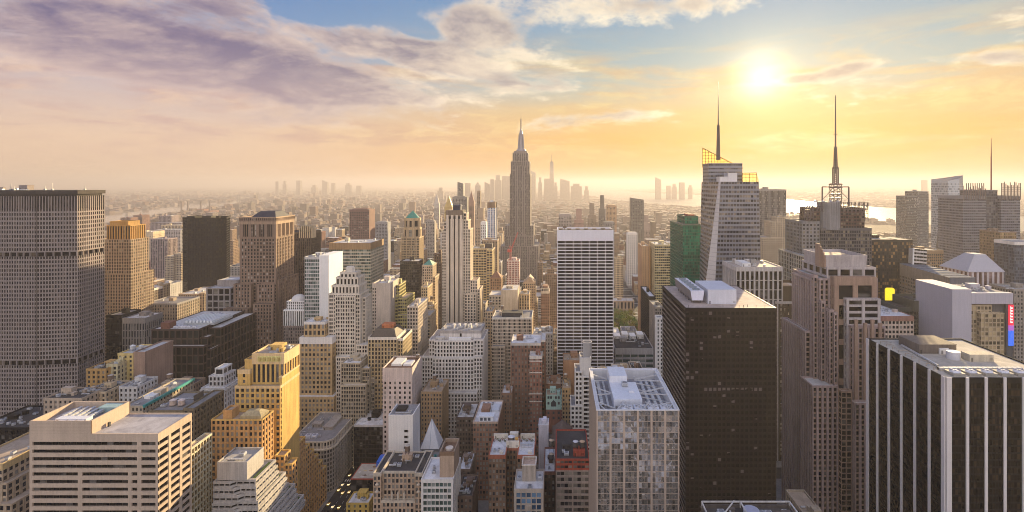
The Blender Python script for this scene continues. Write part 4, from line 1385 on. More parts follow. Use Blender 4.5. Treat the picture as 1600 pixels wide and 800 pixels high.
# big dark office on the right with white roof plant
def dark_office():
    Y, Yb = 330.0, 402.0
    x0, x1 = PX(1071, Y), PX(1213, Y)
    zt = PZ(481, Y)
    b = Bldg('dark_office_tower', 'large dark brown office block with a flat tan roof, white plant room and cooling tower', (x0 + x1) / 2, (Y + Yb) / 2, wall=wall_mat((0.021, 0.016, 0.015), 0.5, 0.15, 'bronze_panel', 0.06), trim=wall_mat((0.20, 0.17, 0.155)), glass=glass_mat((0.008, 0.007, 0.007), (0.15, 0.125, 0.12), 0.025, rough=0.12, spec=0.12), roof=roof_mat((0.50, 0.41, 0.36)))
    s = ST(bay=2.93, fh=3.8, ww=0.62, wh=0.5, rec=0.35, band=2.4, par=0.35)
    sl = ST(bay=2.93, fh=3.8, ww=0.8, wh=0.55, rec=0.35, sp=0.33, band=2.4, par=0.35, sm=1)
    z = b.tier([(x0, Y), (x1, Y), (x1, Yb), (x0, Yb)], 0, zt, [s, s, s, sl])
    for i, (a, pts, tint) in enumerate(b.wins):          # one row of lit windows, their light put into the pane colour
        q = to_px(*pts[0])
        if pts[0][1] < Y + 1 and 1094 < q[0] < 1192 and 602 < q[1] < 611.5:
            b.wins[i] = (a + 50, pts, (1.0, 0, 1.0))
    wp = plain_mat((0.62, 0.62, 0.68), 0.55, 0.1, 'white_plant')
    yb = 338.0
    b.bulkhead(PX(1109, yb), PX(1154, yb), yb + 4, yb + 36, z, 9.6, wp, 'plant_room', False)
    m = MB()
    a0, a1 = PX(1082, yb), PX(1104, yb)
    zb = z + 2.2
    p0 = [(a0 + 1, yb + 5, zb), (a1 - 1, yb + 5, zb), (a1, yb + 5, zb + 6.5), (a0, yb + 5, zb + 6.5)]
    p1 = [(x, yb + 52, zz) for x, _, zz in p0]
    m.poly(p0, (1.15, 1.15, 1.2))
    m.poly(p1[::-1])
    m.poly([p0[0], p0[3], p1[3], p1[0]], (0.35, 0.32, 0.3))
    m.poly([p0[1], p1[1], p1[2], p0[2]])
    m.poly([p0[3], p0[2], p1[2], p1[3]])
    m.poly([p0[0], p1[0], p1[1], p0[1]])
    for k in range(6):
        yy = yb + 9 + k * 7.4
        m.cyl((a0 + a1) / 2, yy, zb + 6.5, zb + 7.2, 2.6, n=14, tint=(0.35, 0.4, 0.4))
        for xx in (a0 + 1.6, a1 - 1.6):
            m.box(xx - .2, xx + .2, yy - .2, yy + .2, z, zb, (0.25, 0.22, 0.2))
    b.part('cooling_tower', m, wp)
    for k in range(7):
        mb = MB()
        px_, yy = rng.uniform(1075, 1200), Y + rng.uniform(1.5, 4)
        mb.bar((PX(px_, yy), yy, z), (PX(px_, yy), yy, z + 1.6), 0.2)
        b.part('roof_vent', mb, DARK)
    b.finish()


dark_office()


# black slab with white piers in the lower right corner
def striped_slab():
    Y, Yb = 250.0, 313.4
    x0, x1 = PX(1478, Y), PX(1662, Y)
    zt = PZ(590, Y)
    b = Bldg('black_striped_slab', 'black glass slab ribbed with white piers, roof machinery on top, lower right corner', (x0 + x1) / 2, (Y + Yb) / 2, wall=BLACK, trim=wall_mat((0.66, 0.61, 0.59), 0.7, 0.08, 'white_marble'), glass=glass_mat((0.007, 0.006, 0.006), (0.05, 0.035, 0.022), 0.2, rough=0.07, spec=0.12), roof=roof_mat((0.50, 0.45, 0.38)))
    s = ST(bay=1.52, fh=3.45, ww=0.88, wh=0.66, rec=0.12, sp=0.06, band=2.8, par=0.6)
    b.tier([(x0, Y), (x1, Y), (x1, Yb), (x0, Yb)], 0, zt, s, roof=False)
    pr, pw = 0.7, 1.35
    zp = zt + 0.25
    n = 6
    bay = (PX(1512.5, Y) - PX(1481, Y))
    k = 0
    xx = x0
    while xx < x1 + 1:
        w = 2.4 if k == 0 else pw
        b.mw.box(xx if k == 0 else xx - w / 2, xx + w if k == 0 else xx + w / 2, Y - pr, Y - 0.13, 0, zp, mi=1, faces='FLRT')
        k += 1
        xx = x0 + 1.0 + k * 9.15
    for k in range(n + 1):
        yy = Y + (Yb - Y) * k / n
        w = 2.2 if k in (0, n) else pw
        ya = yy if k == 0 else yy - w if k == n else yy - w / 2
        b.mw.ob((x0 - 0.13, Yb), (0, -1), (-1, 0), Yb - ya - w, Yb - ya, 0, pr, 0, zp + 0.01, mi=1, faces='FLRT')
    zr = zt - 0.6
    b.mr.poly([(x0 + .6, Y + .6, zr), (x1 - .6, Y + .6, zr), (x1 - .6, Yb - .6, zr), (x0 + .6, Yb - .6, zr)])
    gold = wall_mat((0.50, 0.44, 0.34), name='roof_curb')
    b.bulkhead(x0 + 13, x0 + 34, Y + 37, Y + 54, zr, 5.2, wall_mat((0.14, 0.115, 0.10), name='bronze_panel'), 'plant_room', True)
    b.bulkhead(x0 + 31, x0 + 44, Y + 24, Y + 30, zr, 3.8, gold, 'duct_housing', False)
    m = MB()
    m.cyl(x0 + 26, Y + 29, zr, zr + 4, 3.2, n=20)
    b.part('round_tank', m, plain_mat((0.6, 0.6, 0.64), 0.5, 0.2, 'white_plant'))
    for k in range(5):
        m = MB()
        cx = x0 + 9 + k * 8.0
        m.box(cx - 3, cx + 3, Y + 3, Y + 9, zr, zr + 1.4, (0.7, 0.65, 0.55), faces='FLRBT')
        m.cyl(cx, Y + 6, zr + 1.4, zr + 2.4, 2.5, 2.3, 18, (1.3, 1.35, 1.5), cap=False)
        m.cyl(cx, Y + 6, zr + 1.4, zr + 1.7, 2.2, n=18, tint=(0.15, 0.15, 0.17))
        for j in range(4):
            a = 2 * math.pi * j / 4 + .4
            m.bar((cx, Y + 6, zr + 2.1), (cx + 2 * math.cos(a), Y + 6 + 2 * math.sin(a), zr + 2.1), .5, (1.2, 1.2, 1.3))
        b.part('cooling_fan', m, plain_mat((0.5, 0.5, 0.52), 0.5, 0.2, 'fan_housing'))
    for k in range(9):
        m = MB()
        yy = Y + 12 + k * 5.4
        m.bar((x0 + 3, yy, zr), (x0 + 3, yy, zr + 1.6), .3)
        m.bar((x0 + 3, yy, zr + 1.5), (x0 + 6 + (k % 3) * 2, yy + 1, zr + 0.4), .35)
        b.part('window_washing_arm', m, plain_mat((0.35, 0.3, 0.25), 0.5, 0.2, 'rail_steel'))
    b.duct((x0 + 5, Y + 12), (x0 + 48, Y + 12), zr, 1.6, 1.0)
    b.duct((x0 + 8, Y + 16), (x0 + 12, Y + 50), zr, 1.0, 0.8)
    b.bulkhead(x0 + 24, x0 + 29, Y + 36.0, Y + 36.9, zr, 3.2, WHITE, 'vent_hood', False)
    b.finish()


striped_slab()

# small houses wedged between the lofts
Y = 470
b = hero('teal_front_house', 'small house with pale teal front and arched window, right of the red brick wing', 853, 877.5, 617, Y, 14, SOLID, vis=700, wall=wall_mat((.36, .52, .46), name='teal_paint'), trim=BRICK, glass=G_DARK, roof=R_TAN, clutter=2, tank=0)
x0, x1, y0, y1, z = b.tops[0]
for k, (px_, py) in enumerate(((857, 621), (861, 621), (868.5, 621), (873, 621), (857, 630), (873, 630), (865, 631), (857, 645), (865, 645), (873, 645), (857, 653), (865, 653), (873, 653))):
    m = MB()
    cx, cz = PX(px_, Y), PZ(py, Y)
    hw = .9 if k != 6 else 2.4
    m.box(cx - hw, cx + hw, y0 - .12, y0, cz - (1.2 if k != 6 else 2.4), cz + 1.2, (.06, .07, .08), faces='FLRTU')
    if k == 6:
        m.poly([(cx - hw, y0 - .12, cz + 1.2), (cx + hw, y0 - .12, cz + 1.2), (cx, y0 - .12, cz + 3.6)], (.06, .07, .08))
    b.part('window_frame', m, WHITE)
b.mw.box(x0 - .1, x1 + .1, y0 - .1, y0, 0, PZ(640, Y), mi=1, faces='FLRT')
b.finish()
hero('brown_penthouse_house', 'brown house with plain brick penthouse, behind the pale teal painted front', 852.5, 877, 600, 486, 22, ST(bay=3, fh=3.8, ww=.35, wh=.4, band=4), vis=620, wall=wall_mat((.24, .13, .08)), roof=R_TAN, clutter=5, tank=.8).finish()
hero('brown_party_wall_house', 'house with a blank brown party wall, left of the slim white stepped tower', 880, 907, 563, 505, 22, SOLID, vis=620, wall=wall_mat((.30, .17, .10)), roof=R_TAN, clutter=5, tank=0).finish()
hero('olive_domed_house', 'narrow olive tan house with water tank, between teal-fronted house and slim white tower', 878.5, 892, 606, 462, 22, ST(bay=2.6, fh=3.8, ww=.45, wh=.5), vis=680, wall=wall_mat((.27, .20, .12)), roof=R_TAN, clutter=4, tank=.9).finish()
b = hero('white_stair_tower', 'blank pale lavender stair tower with open roof behind the tall roof tanks', 841.5, 857, 664, 400, 12, SOLID, vis=720, wall=wall_mat((.58, .55, .60)), roof=R_WHITE, clutter=2, tank=0)
b.finish()
Y = 392
b = hero('gabled_brown_house', 'brown house under a dark gabled roof, behind the red-topped loft', 862, 896, 690, Y, 26, ST(bay=3, fh=3.8, ww=.4, wh=.5), vis=720, wall=wall_mat((.20, .13, .09)), roof=R_TAR, clutter=0)
x0, x1, y0, y1, z = b.tops[0]
m = MB()
xm, zz = (x0 + x1) / 2, z + 6
m.poly([(x0, y0, z), (x1, y0, z), (xm, y0, zz)])
m.poly([(x1, y1, z), (x0, y1, z), (xm, y1, zz)])
m.poly([(x1, y0, z), (x1, y1, z), (xm, y1, zz), (xm, y0, zz)])
m.poly([(x0, y1, z), (x0, y0, z), (xm, y0, zz), (xm, y1, zz)])
b.part('gabled_roof', m, wall_mat((.15, .11, .09), .8, .4, 'roof_tile'))
b.finish()
hero('tar_roofed_tenement', 'low tenement with dark tar roof at the bottom edge, right of the white banded block', 712, 738, 775, 345, 26, ST(bay=2.6, fh=3.8, ww=.45, wh=.5), wall=wall_mat((.15, .10, .075)), roof=R_TAR, clutter=6, tank=0).finish()
hero('white_roofed_rear_house', 'narrow house with ragged white roof behind the tan lift tower', 716, 735, 733, 372, 24, ST(bay=2.6, fh=3.8, ww=.45, wh=.5), vis=790, wall=wall_mat((.17, .12, .09)), roof=R_WHITE, clutter=6, tank=0).finish()
hero('brown_roof_garden_house', 'tan house crowded with tanks and pipes right of the pale pinkish block', 658, 690, 612, 460, 30, ST(bay=2.8, fh=3.8, ww=.45, wh=.5), vis=690, wall=wall_mat((.34, .23, .13)), roof=R_TAN, clutter=10, tank=.9).finish()

# ================================================================== MIDDLE DISTANCE, LEFT SIDE
# broad octagonal slab at the left edge
def octagon_slab():
    Y = 500.0
    zt = PZ(297.5, Y)
    A = (-600.0, Y)
    B = (PX(57, Y), Y)
    C = (PX(121, 505.4), 505.4)
    D = (PX(163.5, 538), 538.0)
    pts = [A, B, C, D, (-508, 548), (-600, 548)]
    wallm = wall_mat((0.27, 0.23, 0.215), 0.85, 0.12, 'precast_concrete')
    b = Bldg('octagonal_concrete_tower', 'huge broad concrete tower with dense window grid and flat dark cap, left edge', -540, 520, wall=wallm, trim=wall_mat((0.05, 0.042, 0.04)), glass=glass_mat((0.007, 0.006, 0.008), (0.12, 0.09, 0.07), 0.16), roof=R_TAR, vis=655)
    s = ST(bay=2.5, fh=4.1, ww=0.56, wh=0.58, rec=0.5, band=0.0, par=0.2)
    dark = ST(bay=6.6, fh=7, ww=0.9, wh=0.99, rec=1.6, sp=0.1, band=0.0, par=0.2)
    fin = ST(bay=2.5, fh=30, ww=0.62, wh=1.0, rec=0.7, sp=0.05, band=0, par=0.2)
    lv = [0, PZ(571, Y), PZ(563.5, Y), PZ(401, Y), PZ(394.5, Y), PZ(326, Y), PZ(306.5, Y)]
    for i, st in enumerate((s, dark, s, dark, s, fin)):
        b.tier(pts, lv[i], lv[i + 1], st, roof=False)
    b.mw.poly([(*p, lv[-1] + .01) for p in pts], mi=1)
    core = inset_poly(pts, 1.6)
    for i in range(6):
        j = (i + 1) % 6
        b.mw.poly([(*core[i], lv[-1]), (*core[j], lv[-1]), (*core[j], lv[-1] + 2), (*core[i], lv[-1] + 2)], mi=1)
    cap = inset_poly(pts, -0.6)
    z0, z1 = lv[-1] + 2, zt
    for i in range(6):
        j = (i + 1) % 6
        b.mw.poly([(*cap[i], z0), (*cap[j], z0), (*cap[j], z1), (*cap[i], z1)], mi=1)
    b.mr.poly([(*p, z1) for p in cap])
    b.mw.poly([(*p, z0) for p in cap][::-1], mi=1)
    for i in (1, 2):                                     # deep joints where the faces meet
        p = pts[i]
        b.mw.box(p[0] - .35, p[0] + .35, p[1] - .35, p[1] + .3, 0, lv[-1], (0.5, 0.5, 0.5) if i == 1 else (1.15, 1.15, 1.15), faces='FLR')
    for k in range(7):
        m = MB()
        x, y = -590 + 17 * k + rng.uniform(-4, 4), Y + rng.uniform(6, 30)
        m.bar((x, y, z1), (x, y, z1 + rng.uniform(3, 7)), 0.35)
        m.box(x - .8, x + .8, y - .8, y + .8, z1, z1 + 1.4)
        b.part('roof_aerial', m, STEEL)
    b.clutter(-590, -500, Y + 8, Y + 40, z1, 6, 0, big=True)
    b.finish()


octagon_slab()


def crown_slab():
    Y = 610.0
    st = ST(bay=3.1, fh=3.7, ww=0.48, wh=0.56, rec=0.45, band=0.8)
    b = Bldg('gold_crowned_tower', 'tan stone tower with a golden ribbed crown, right beside the huge broad concrete tower', PX(186, Y), Y + 15, wall=wall_mat((0.34, 0.255, 0.18)), trim=wall_mat((0.42, 0.25, 0.085), name='gilded_terracotta'), third=LIME, glass=G_DARK, roof=R_TAN, vis=520)
    z1 = PZ(374, Y)
    b.rect(PX(150, Y), PX(205, Y), Y, Y + 26, 0, z1, st)
    b.rect(PX(150, Y) - 3, PX(208, Y), Y - 3, Y + 32, 0, PZ(428, Y), st)
    b.rect(PX(165, Y), PX(202, Y), Y + 1.5, Y + 24, z1 - 1, PZ(352, Y), ST(bay=3.0, fh=40, ww=0.5, wh=.98, rec=0.8, band=1.2, pm=1, sm=1, bm=1))
    z = b.rect(PX(167, Y), PX(196, Y), Y + 4, Y + 21, PZ(352, Y) - 1, PZ(346, Y), ST(solid=True, band=1, pm=1, bm=1))
    b.finish()


crown_slab()

# black angled tower
def black_tower():
    Y = 800.0
    b = Bldg('black_angled_tower', 'black glass tower with cut corners standing alone on the left', PX(320, Y), Y + 25, wall=BLACK, glass=glass_mat((0.010, 0.011, 0.015), (0.035, 0.03, 0.02), 0.2, rough=0.08, spec=0.15), roof=R_TAR, vis=455)
    st = ST(bay=2.4, fh=3.8, ww=0.86, wh=0.62, rec=0.15, band=6, par=3)
    sd = dict(st, band=3)
    pts = [(PX(283, Y + 5), Y + 8), (PX(294, Y), Y), (PX(340, Y), Y), (PX(354, Y + 12), Y + 12), (PX(356, Y + 38), Y + 44), (PX(283, Y + 5), Y + 48)]
    z = b.tier(pts, 0, PZ(340, Y), sd)
    x0, x1 = PX(300, Y), PX(340, Y)
    b.rect(PX(285, Y), PX(297, Y), Y + 10, Y + 30, PZ(348, Y), PZ(338.5, Y), SOLID)
    b.bulkhead(x0 + 6, x0 + 20, Y + 14, Y + 26, z, 4.6, DARK)
    b.ac(x0 + 30, Y + 18, z, 4, 3.6, DARK)
    b.finish()


black_tower()


# brown brick tower with arcaded top and dark hipped roof
def hip_tower():
    Y = 600.0
    br = wall_mat((0.225, 0.155, 0.115), name='brown_brick')
    b = Bldg('hip_roofed_tower', 'bulky brown brick tower with an arcaded top storey and dark hipped roof', PX(402, Y), Y + 22, wall=br, trim=wall_mat((0.34, 0.24, 0.17)), glass=glass_mat((0.012, 0.012, 0.014), (0.40, 0.36, 0.32), 0.13), roof=R_TAR, vis=540)
    s = ST(bay=3.5, fh=4.0, ww=0.44, wh=0.56, rec=0.6, sp=0.25, band=1, edge=1.5)
    xl, xr = PX(374.5, Y), PX(431, Y)
    D = 42
    z1 = PZ(372, Y)
    b.rect(xl, xr, Y, Y + D, 0, z1, s)
    b.rect(xl - .2, xr + .2, Y - .2, Y + D, z1, PZ(346, Y), ST(bay=8.4, fh=30, ww=0.34, wh=0.9, rec=0.7, band=3.4, edge=2.5, bm=1, pat=[4, 1.4, .6, 1.4, .6, 1.4]))
    zt = b.rect(xl - .6, xr + .6, Y - .6, Y + D + .6, PZ(346, Y), PZ(339, Y), ST(bay=2.4, fh=3, ww=0.4, wh=0.6, rec=0.5, band=1.4, bm=1))
    m = MB()
    a0, a1, c0, c1 = PX(388, Y), PX(428, Y), Y + 4, Y + D - 4
    q0 = [(a0, c0, zt), (a1, c0, zt), (a1, c1, zt), (a0, c1, zt)]
    zz = PZ(331.5, Y) + .5
    q1 = [(a0 + 7, c0 + 8, zz), (a1 - 5, c0 + 8, zz), (a1 - 5, c1 - 8, zz), (a0 + 7, c1 - 8, zz)]
    for i in range(4):
        j = (i + 1) % 4
        m.poly([q0[i], q0[j], q1[j], q1[i]])
    m.poly(q1)
    b.part('hipped_roof', m, wall_mat((0.035, 0.035, 0.05), 0.6, 0.2, 'slate'))
    lo = PZ(442, Y)
    b.rect(PX(370, Y), PX(397, Y), Y - 6, Y - .3, 0, lo, s)
    b.rect(PX(408, Y), PX(434, Y), Y - 8, Y - .3, 0, lo, s)
    b.rect(PX(434, Y) + .05, PX(437, Y), Y - 2, Y + 44, 0, PZ(437, Y), s)
    b.rect(PX(408, Y), PX(438, Y), Y - 16, Y - 8.1, 0, PZ(470, Y), s)
    b.rect(PX(360, Y), PX(397, Y), Y - 13, Y - 6.1, 0, PZ(478, Y), s)
    b.finish()


hip_tower()

Y = 720
st = ST(bay=3.0, fh=3.7, ww=0.5, wh=0.7, rec=0.5, band=3, edge=0.5)
b = hero('finned_crown_tower', 'dark brown tower with a pale finned crown, behind the bulky hip-roofed tower', 446, 486, 362, Y, 30, st, vis=440, wall=wall_mat((0.085, 0.06, 0.045)), trim=wall_mat((0.50, 0.40, 0.26)), glass=G_BLACK, roof=R_TAR, clutter=3, tank=0)
zc = PZ(353, Y)
for k in range(7):
    xx = PX(468 + 3.2 * k, Y)
    b.mw.box(xx - .6, xx + .6, Y - .4, Y + 12, PZ(372, Y), zc - (k in (0, 6)) * 3, mi=1, faces='FLRTB')
b.rect(PX(459.5, Y), PX(466, Y), Y - 2, Y - .02, 0, PZ(379, Y), st)
b.finish()

# green glass and white blank block
Y = 560
b = hero('green_glass_block', 'office block half green glass and half blank white wall, behind the white deco tower', 476, 499, 401, Y, 36, ST(bay=1.9, fh=4, ww=0.86, wh=0.62, rec=0.15, band=3), vis=500, wall=GREYL, trim=WHITE, glass=G_TEAL, roof=R_GREY, clutter=4, tank=0)
b.mw.box(PX(499, Y) + .02, PX(514, Y), Y - .3, Y + 36, 0, PZ(399, Y), mi=1)
for k in range(8):
    yy = Y + 4 + 4 * k
    for r in range(5):
        pass
b.grow([(PX(514, Y), Y)], 0)
b.finish()

# wide banded slab with a brown top
Y = 690
xa = PX(514, Y)
b = hero('banded_office_slab', 'wide pale green office slab with horizontal window bands and a brown louvred top', 514, 579, 379.5, Y, 52, ST(bay=2.6, fh=4.3, ww=0.9, wh=0.52, rec=0.3, sp=.28, band=9, par=1, bm=1), vis=500, wall=wall_mat((0.46, 0.42, 0.33)), trim=wall_mat((0.30, 0.20, 0.11), name='brown_louvres'), glass=G_TEAL, roof=R_PALE, clutter=9, tank=0)
b.finish()

# white art deco stepped tower
def deco_white():
    Y = 500.0
    st = ST(bay=4.6, fh=3.8, ww=0.5, wh=0.56, rec=0.5, band=1.4, pat=[1.1, 1.2, .5, 1.2], edge=.4)
    cren = ST(bay=3.4, fh=20, ww=0.42, wh=.8, rec=0.6, band=2, edge=.2)
    b = Bldg('white_deco_tower', 'pale stone deco tower rising in crenellated setbacks to a small white drum', PX(540, Y), Y + 15, wall=wall_mat((0.60, 0.53, 0.44), name='pale_limestone'), glass=G_DARK, roof=R_PALE, vis=570)
    p = lambda v: PX(v, Y)
    z = lambda v: PZ(v, Y)
    b.rect(p(513), p(563), Y, Y + 24, 0, z(459), st)
    b.rect(p(517), p(560), Y + 1.5, Y + 23, z(459) - 1, z(446), cren)
    b.rect(p(522), p(557), Y + 4, Y + 22, z(446) - 1, z(434), cren)
    b.rect(p(527), p(552), Y + 6, Y + 20, z(434) - 1, z(427), cren)
    m = MB()
    m.cyl(p(539), Y + 13, z(428), z(421), 4.6, n=8)
    m.cyl(p(539), Y + 13, z(421), z(419.5), 3.6, n=8)
    b.part('drum', m, LIME_L)
    b.rect(p(563) + .03, p(568), Y + 5, Y + 22, 0, z(466), st)
    b.rect(p(524), p(556), Y - 1.4, Y - .02, 0, z(462), st)
    b.rect(p(559), p(586), Y - 5, Y + 20, 0, z(536), st)
    b.rect(p(533), p(575), Y - 12, Y - 5.1, 0, z(551), st)
    b.finish()


deco_white()

# stepped office with dark grid, right below the white deco tower
Y = 476
b = hero('grid_setback_building', 'tan stepped office with a dark window grid, below the white deco tower', 533, 563, 567, Y, 22, ST(bay=2.2, fh=3.6, ww=.66, wh=.66, rec=.5, band=1.4), vis=640,
         steps=[(533, 571, 602, Y - 5, 4.9, None, 0.0), (563.5, 577, 575, Y + 4, 28, None, 0.0), (577.2, 585, 590, Y + 8, 30, None, 0.0)], wall=wall_mat((0.44, 0.37, 0.27)), glass=G_DARK, roof=R_WHITE, clutter=4, tank=0)
b.finish()

# dome topped building with columns
Y = 560
b = hero('domed_building', 'dark stone building topped by a white colonnade and pale dome', 443, 475, 509, Y, 24, ST(bay=2.6, fh=3.7, ww=.5, wh=.55), vis=530, wall=wall_mat((0.20, 0.16, 0.14)), trim=WHITE, glass=G_DARK, roof=R_PALE, clutter=0)
x0, x1, y0, y1, z = b.tops[0]
b.rect(x0, x1, y0, y1 - 3, z, PZ(484, Y), ST(bay=2.0, fh=30, ww=.52, wh=.97, rec=.7, band=1.6, pm=1, sm=1, bm=1))
b.rect(x0 + 2.5, x1 - 1, y0 + 2, y1 - 5, PZ(484, Y) - 1, PZ(471, Y), ST(bay=2.0, fh=3.6, ww=.5, wh=.6, rec=.4, band=1, pm=1, sm=1, bm=1))
m = MB()
cx, cyy, r = (x0 + x1) / 2 + 1, Y + 9, 7.6
zz = PZ(472, Y)
for k in range(5):
    a0, a1 = math.pi / 2 * k / 5, math.pi / 2 * (k + 1) / 5
    m.cyl(cx, cyy, zz + r * .9 * math.sin(a0), zz + r * .9 * math.sin(a1), r * math.cos(a0), max(r * math.cos(a1), 0.0), 20, cap=False)
b.part('dome', m, plain_mat((0.62, 0.60, 0.58), 0.6, 0, 'dome_lead'))
b.finish()

# blank beige slab
Y = 570
b = hero('blank_beige_slab', 'blank beige windowless slab with a strip of windows down its left edge', 588, 610, 442, Y, 30, SOLID, vis=512, wall=wall_mat((0.56, 0.47, 0.39), name='beige_panel'), glass=G_DARK, roof=R_PALE, clutter=5, tank=0)
b.rect(PX(581, Y), PX(588, Y) - .02, Y + .6, Y + 28, 0, PZ(443, Y), ST(bay=3, fh=3.7, ww=.5, wh=.5, band=5))
b.finish()
Y = 590
b = hero('yellow_setback_tower', 'yellowish stepped tower with ribbon windows beside the blank beige slab', 611.5, 624, 445, Y, 26, ST(bay=2.6, fh=3.7, ww=.86, wh=.5, band=1.4), vis=560,
         steps=[(611, 627, 462, Y - 4, 3.9, None, 0.0), (622, 635, 466, Y - 9, 34, None, 0.0), (622, 635.5, 492, Y - 18, 8.9, None, 0.0)], wall=wall_mat((0.46, 0.40, 0.17)), glass=G_DARK, roof=R_TAN, clutter=2, tank=0)  # yellow flare light is put into this wall colour
b.finish()

# mansard
def mansard_block():
    Y = 486.0
    b = hero('mansard_building', 'tan stone building with a dark mansard roof and an orange roof box', 575, 620, 527, Y, 30, ST(bay=3, fh=3.9, ww=.5, wh=.58, rec=.5, band=2.6, bm=1), vis=575, wall=wall_mat((0.43, 0.33, 0.19)), trim=LIME_L, glass=G_DARK, roof=R_TAR, clutter=0)
    x0, x1, y0, y1, z = b.tops[0]
    m = MB()
    zt = PZ(514, Y + 9)
    q0 = [(x0 + .6, y0 + .6, z), (x1 - .6, y0 + .6, z), (x1 - .6, y1 - .6, z), (x0 + .6, y1 - .6, z)]
    q1 = [(x0 + 4, y0 + 9, zt), (x1 - 5, y0 + 9, zt), (x1 - 5, y1 - 5, zt), (x0 + 4, y1 - 5, zt)]
    for i in range(4):
        m.poly([q0[i], q0[(i + 1) % 4], q1[(i + 1) % 4], q1[i]])
    m.poly(q1)
    b.part('mansard_roof', m, wall_mat((0.10, 0.08, 0.06), 0.7, 0.3, 'slate'))
    b.bulkhead(x0 + 9, x0 + 20, y0 + 12, y0 + 21, zt, 3.6, wall_mat((0.42, 0.14, 0.06), name='orange_brick'))
    b.rect(PX(620, Y) + .02, PX(628, Y), Y + 3, Y + 34, 0, PZ(530, Y), ST(bay=3, fh=3.9, ww=.5, wh=.58, band=2.6, bm=1))
    b.finish()


mansard_block()

Y = 530
b = hero('cream_office_block', 'cream office block with a tall arcaded top row, left of the long white classical block', 636, 653, 479, Y, 42, ST(bay=3, fh=3.7, ww=.56, wh=.56, rec=.45, band=1.6), vis=560, wall=wall_mat((0.52, 0.43, 0.34)), glass=G_DARK, roof=R_PALE, clutter=2, tank=.9)
b.finish()
Y = 600
hero('small_tan_block', 'small tan block stepping down behind the cream office block', 656, 672, 493, Y, 30, ST(), vis=560, steps=[(660, 676, 478, Y + 34, 22, None, 0.0)], wall=TAN, clutter=3).finish()


# pyramid-roofed tower on a black base
def green_pyramid_tower():
    Y = 760.0
    b = Bldg('copper_pyramid_tower', 'slim tan tower with an arched octagonal crown and green copper pyramid roof', PX(641, Y), Y + 14, wall=wall_mat((0.40, 0.30, 0.19)), trim=wall_mat((0.46, 0.34, 0.20)), glass=G_DARK, roof=R_TAN, vis=408)
    xl, xr = PX(627, Y), PX(655, Y)
    s = ST(bay=3.8, fh=3.7, ww=.42, wh=.55, rec=.6, band=1.5, pat=[1, .8, .4, .8])
    b.rect(xl, xr, Y, Y + 26, 0, PZ(371, Y), s)
    ins = 2.5
    for (za, zb, k, st) in ((371, 356, 1.0, ST(bay=8, fh=30, ww=.35, wh=.85, rec=1.2, band=3, bm=1)), (356, 341, 1.6, ST(bay=8, fh=30, ww=.4, wh=.8, rec=1.4, band=4, bm=1))):
        c = 5 + k * 2
        x0, x1, y0, y1 = xl + k, xr - k, Y + k, Y + 26 - k
        pts = [(x0 + c, y0), (x1 - c, y0), (x1, y0 + c), (x1, y1 - c), (x1 - c, y1), (x0 + c, y1), (x0, y1 - c), (x0, y0 + c)]
        b.tier(pts, PZ(za, Y) - 1, PZ(zb, Y), st)
    m = MB()
    zb, zt = PZ(341, Y) - .5, PZ(329.5, Y)
    cx, cyy = (xl + xr) / 2, Y + 13
    q = inset_poly(pts, 1.4)
    for i in range(8):
        m.poly([(*q[i], zb), (*q[(i + 1) % 8], zb), (cx, cyy, zt)])
    b.part('copper_roof', m, wall_mat((0.06, 0.26, 0.19), 0.6, 0.3, 'green_copper'))
    b.finish()
    Y = 730.0
    b = hero('black_cube_block', 'black glass block with a sunlit banded side, under the copper pyramid tower', 625, 654.5, 408, Y, 26, ST(bay=2.6, fh=3.7, ww=.8, wh=.6, rec=.15, band=1.5), vis=480, wall=wall_mat((0.055, 0.042, 0.03)), glass=G_BLACK, roof=R_PALE, clutter=2, tank=0)
    b.finish()


green_pyramid_tower()
Y = 680
b = hero('green_roofed_tower', 'slim tan tower with a small green pitched roof, between black block and striped deco tower', 660, 676, 414, Y, 22, ST(bay=2.8, fh=3.6, ww=.5, wh=.5), vis=470, steps=[(659, 680, 432, Y + 3, 24, None, 0.0)], wall=wall_mat((0.50, 0.40, 0.30)), clutter=0)
x0, x1, y0, y1, z = b.tops[0]
m = MB()
for i, (p, q) in enumerate((((x0, y0), (x1, y0)), ((x1, y0), (x1, y1)), ((x1, y1), (x0, y1)), ((x0, y1), (x0, y0)))):
    m.poly([(*p, z + .3), (*q, z + .3), ((x0 + x1) / 2, (y0 + y1) / 2, PZ(407, Y))])
b.part('copper_roof', m, wall_mat((0.10, 0.27, 0.21), 0.6, 0.3, 'green_copper'))
b.finish()
hero('dark_brown_shaft', 'plain dark brown shaft just left of the striped deco tower', 678.5, 689, 396, 760, 22, ST(bay=3, fh=3.6, ww=.4, wh=.5), vis=500, wall=wall_mat((0.12, 0.075, 0.05)), clutter=1, tank=0).finish()
hero('orange_tan_block', 'narrow orange tan block below the slim green-roofed tower', 658, 668, 448, 640, 26, ST(bay=3, fh=3.6, ww=.5, wh=.5), vis=490, wall=BUFF, clutter=1).finish()


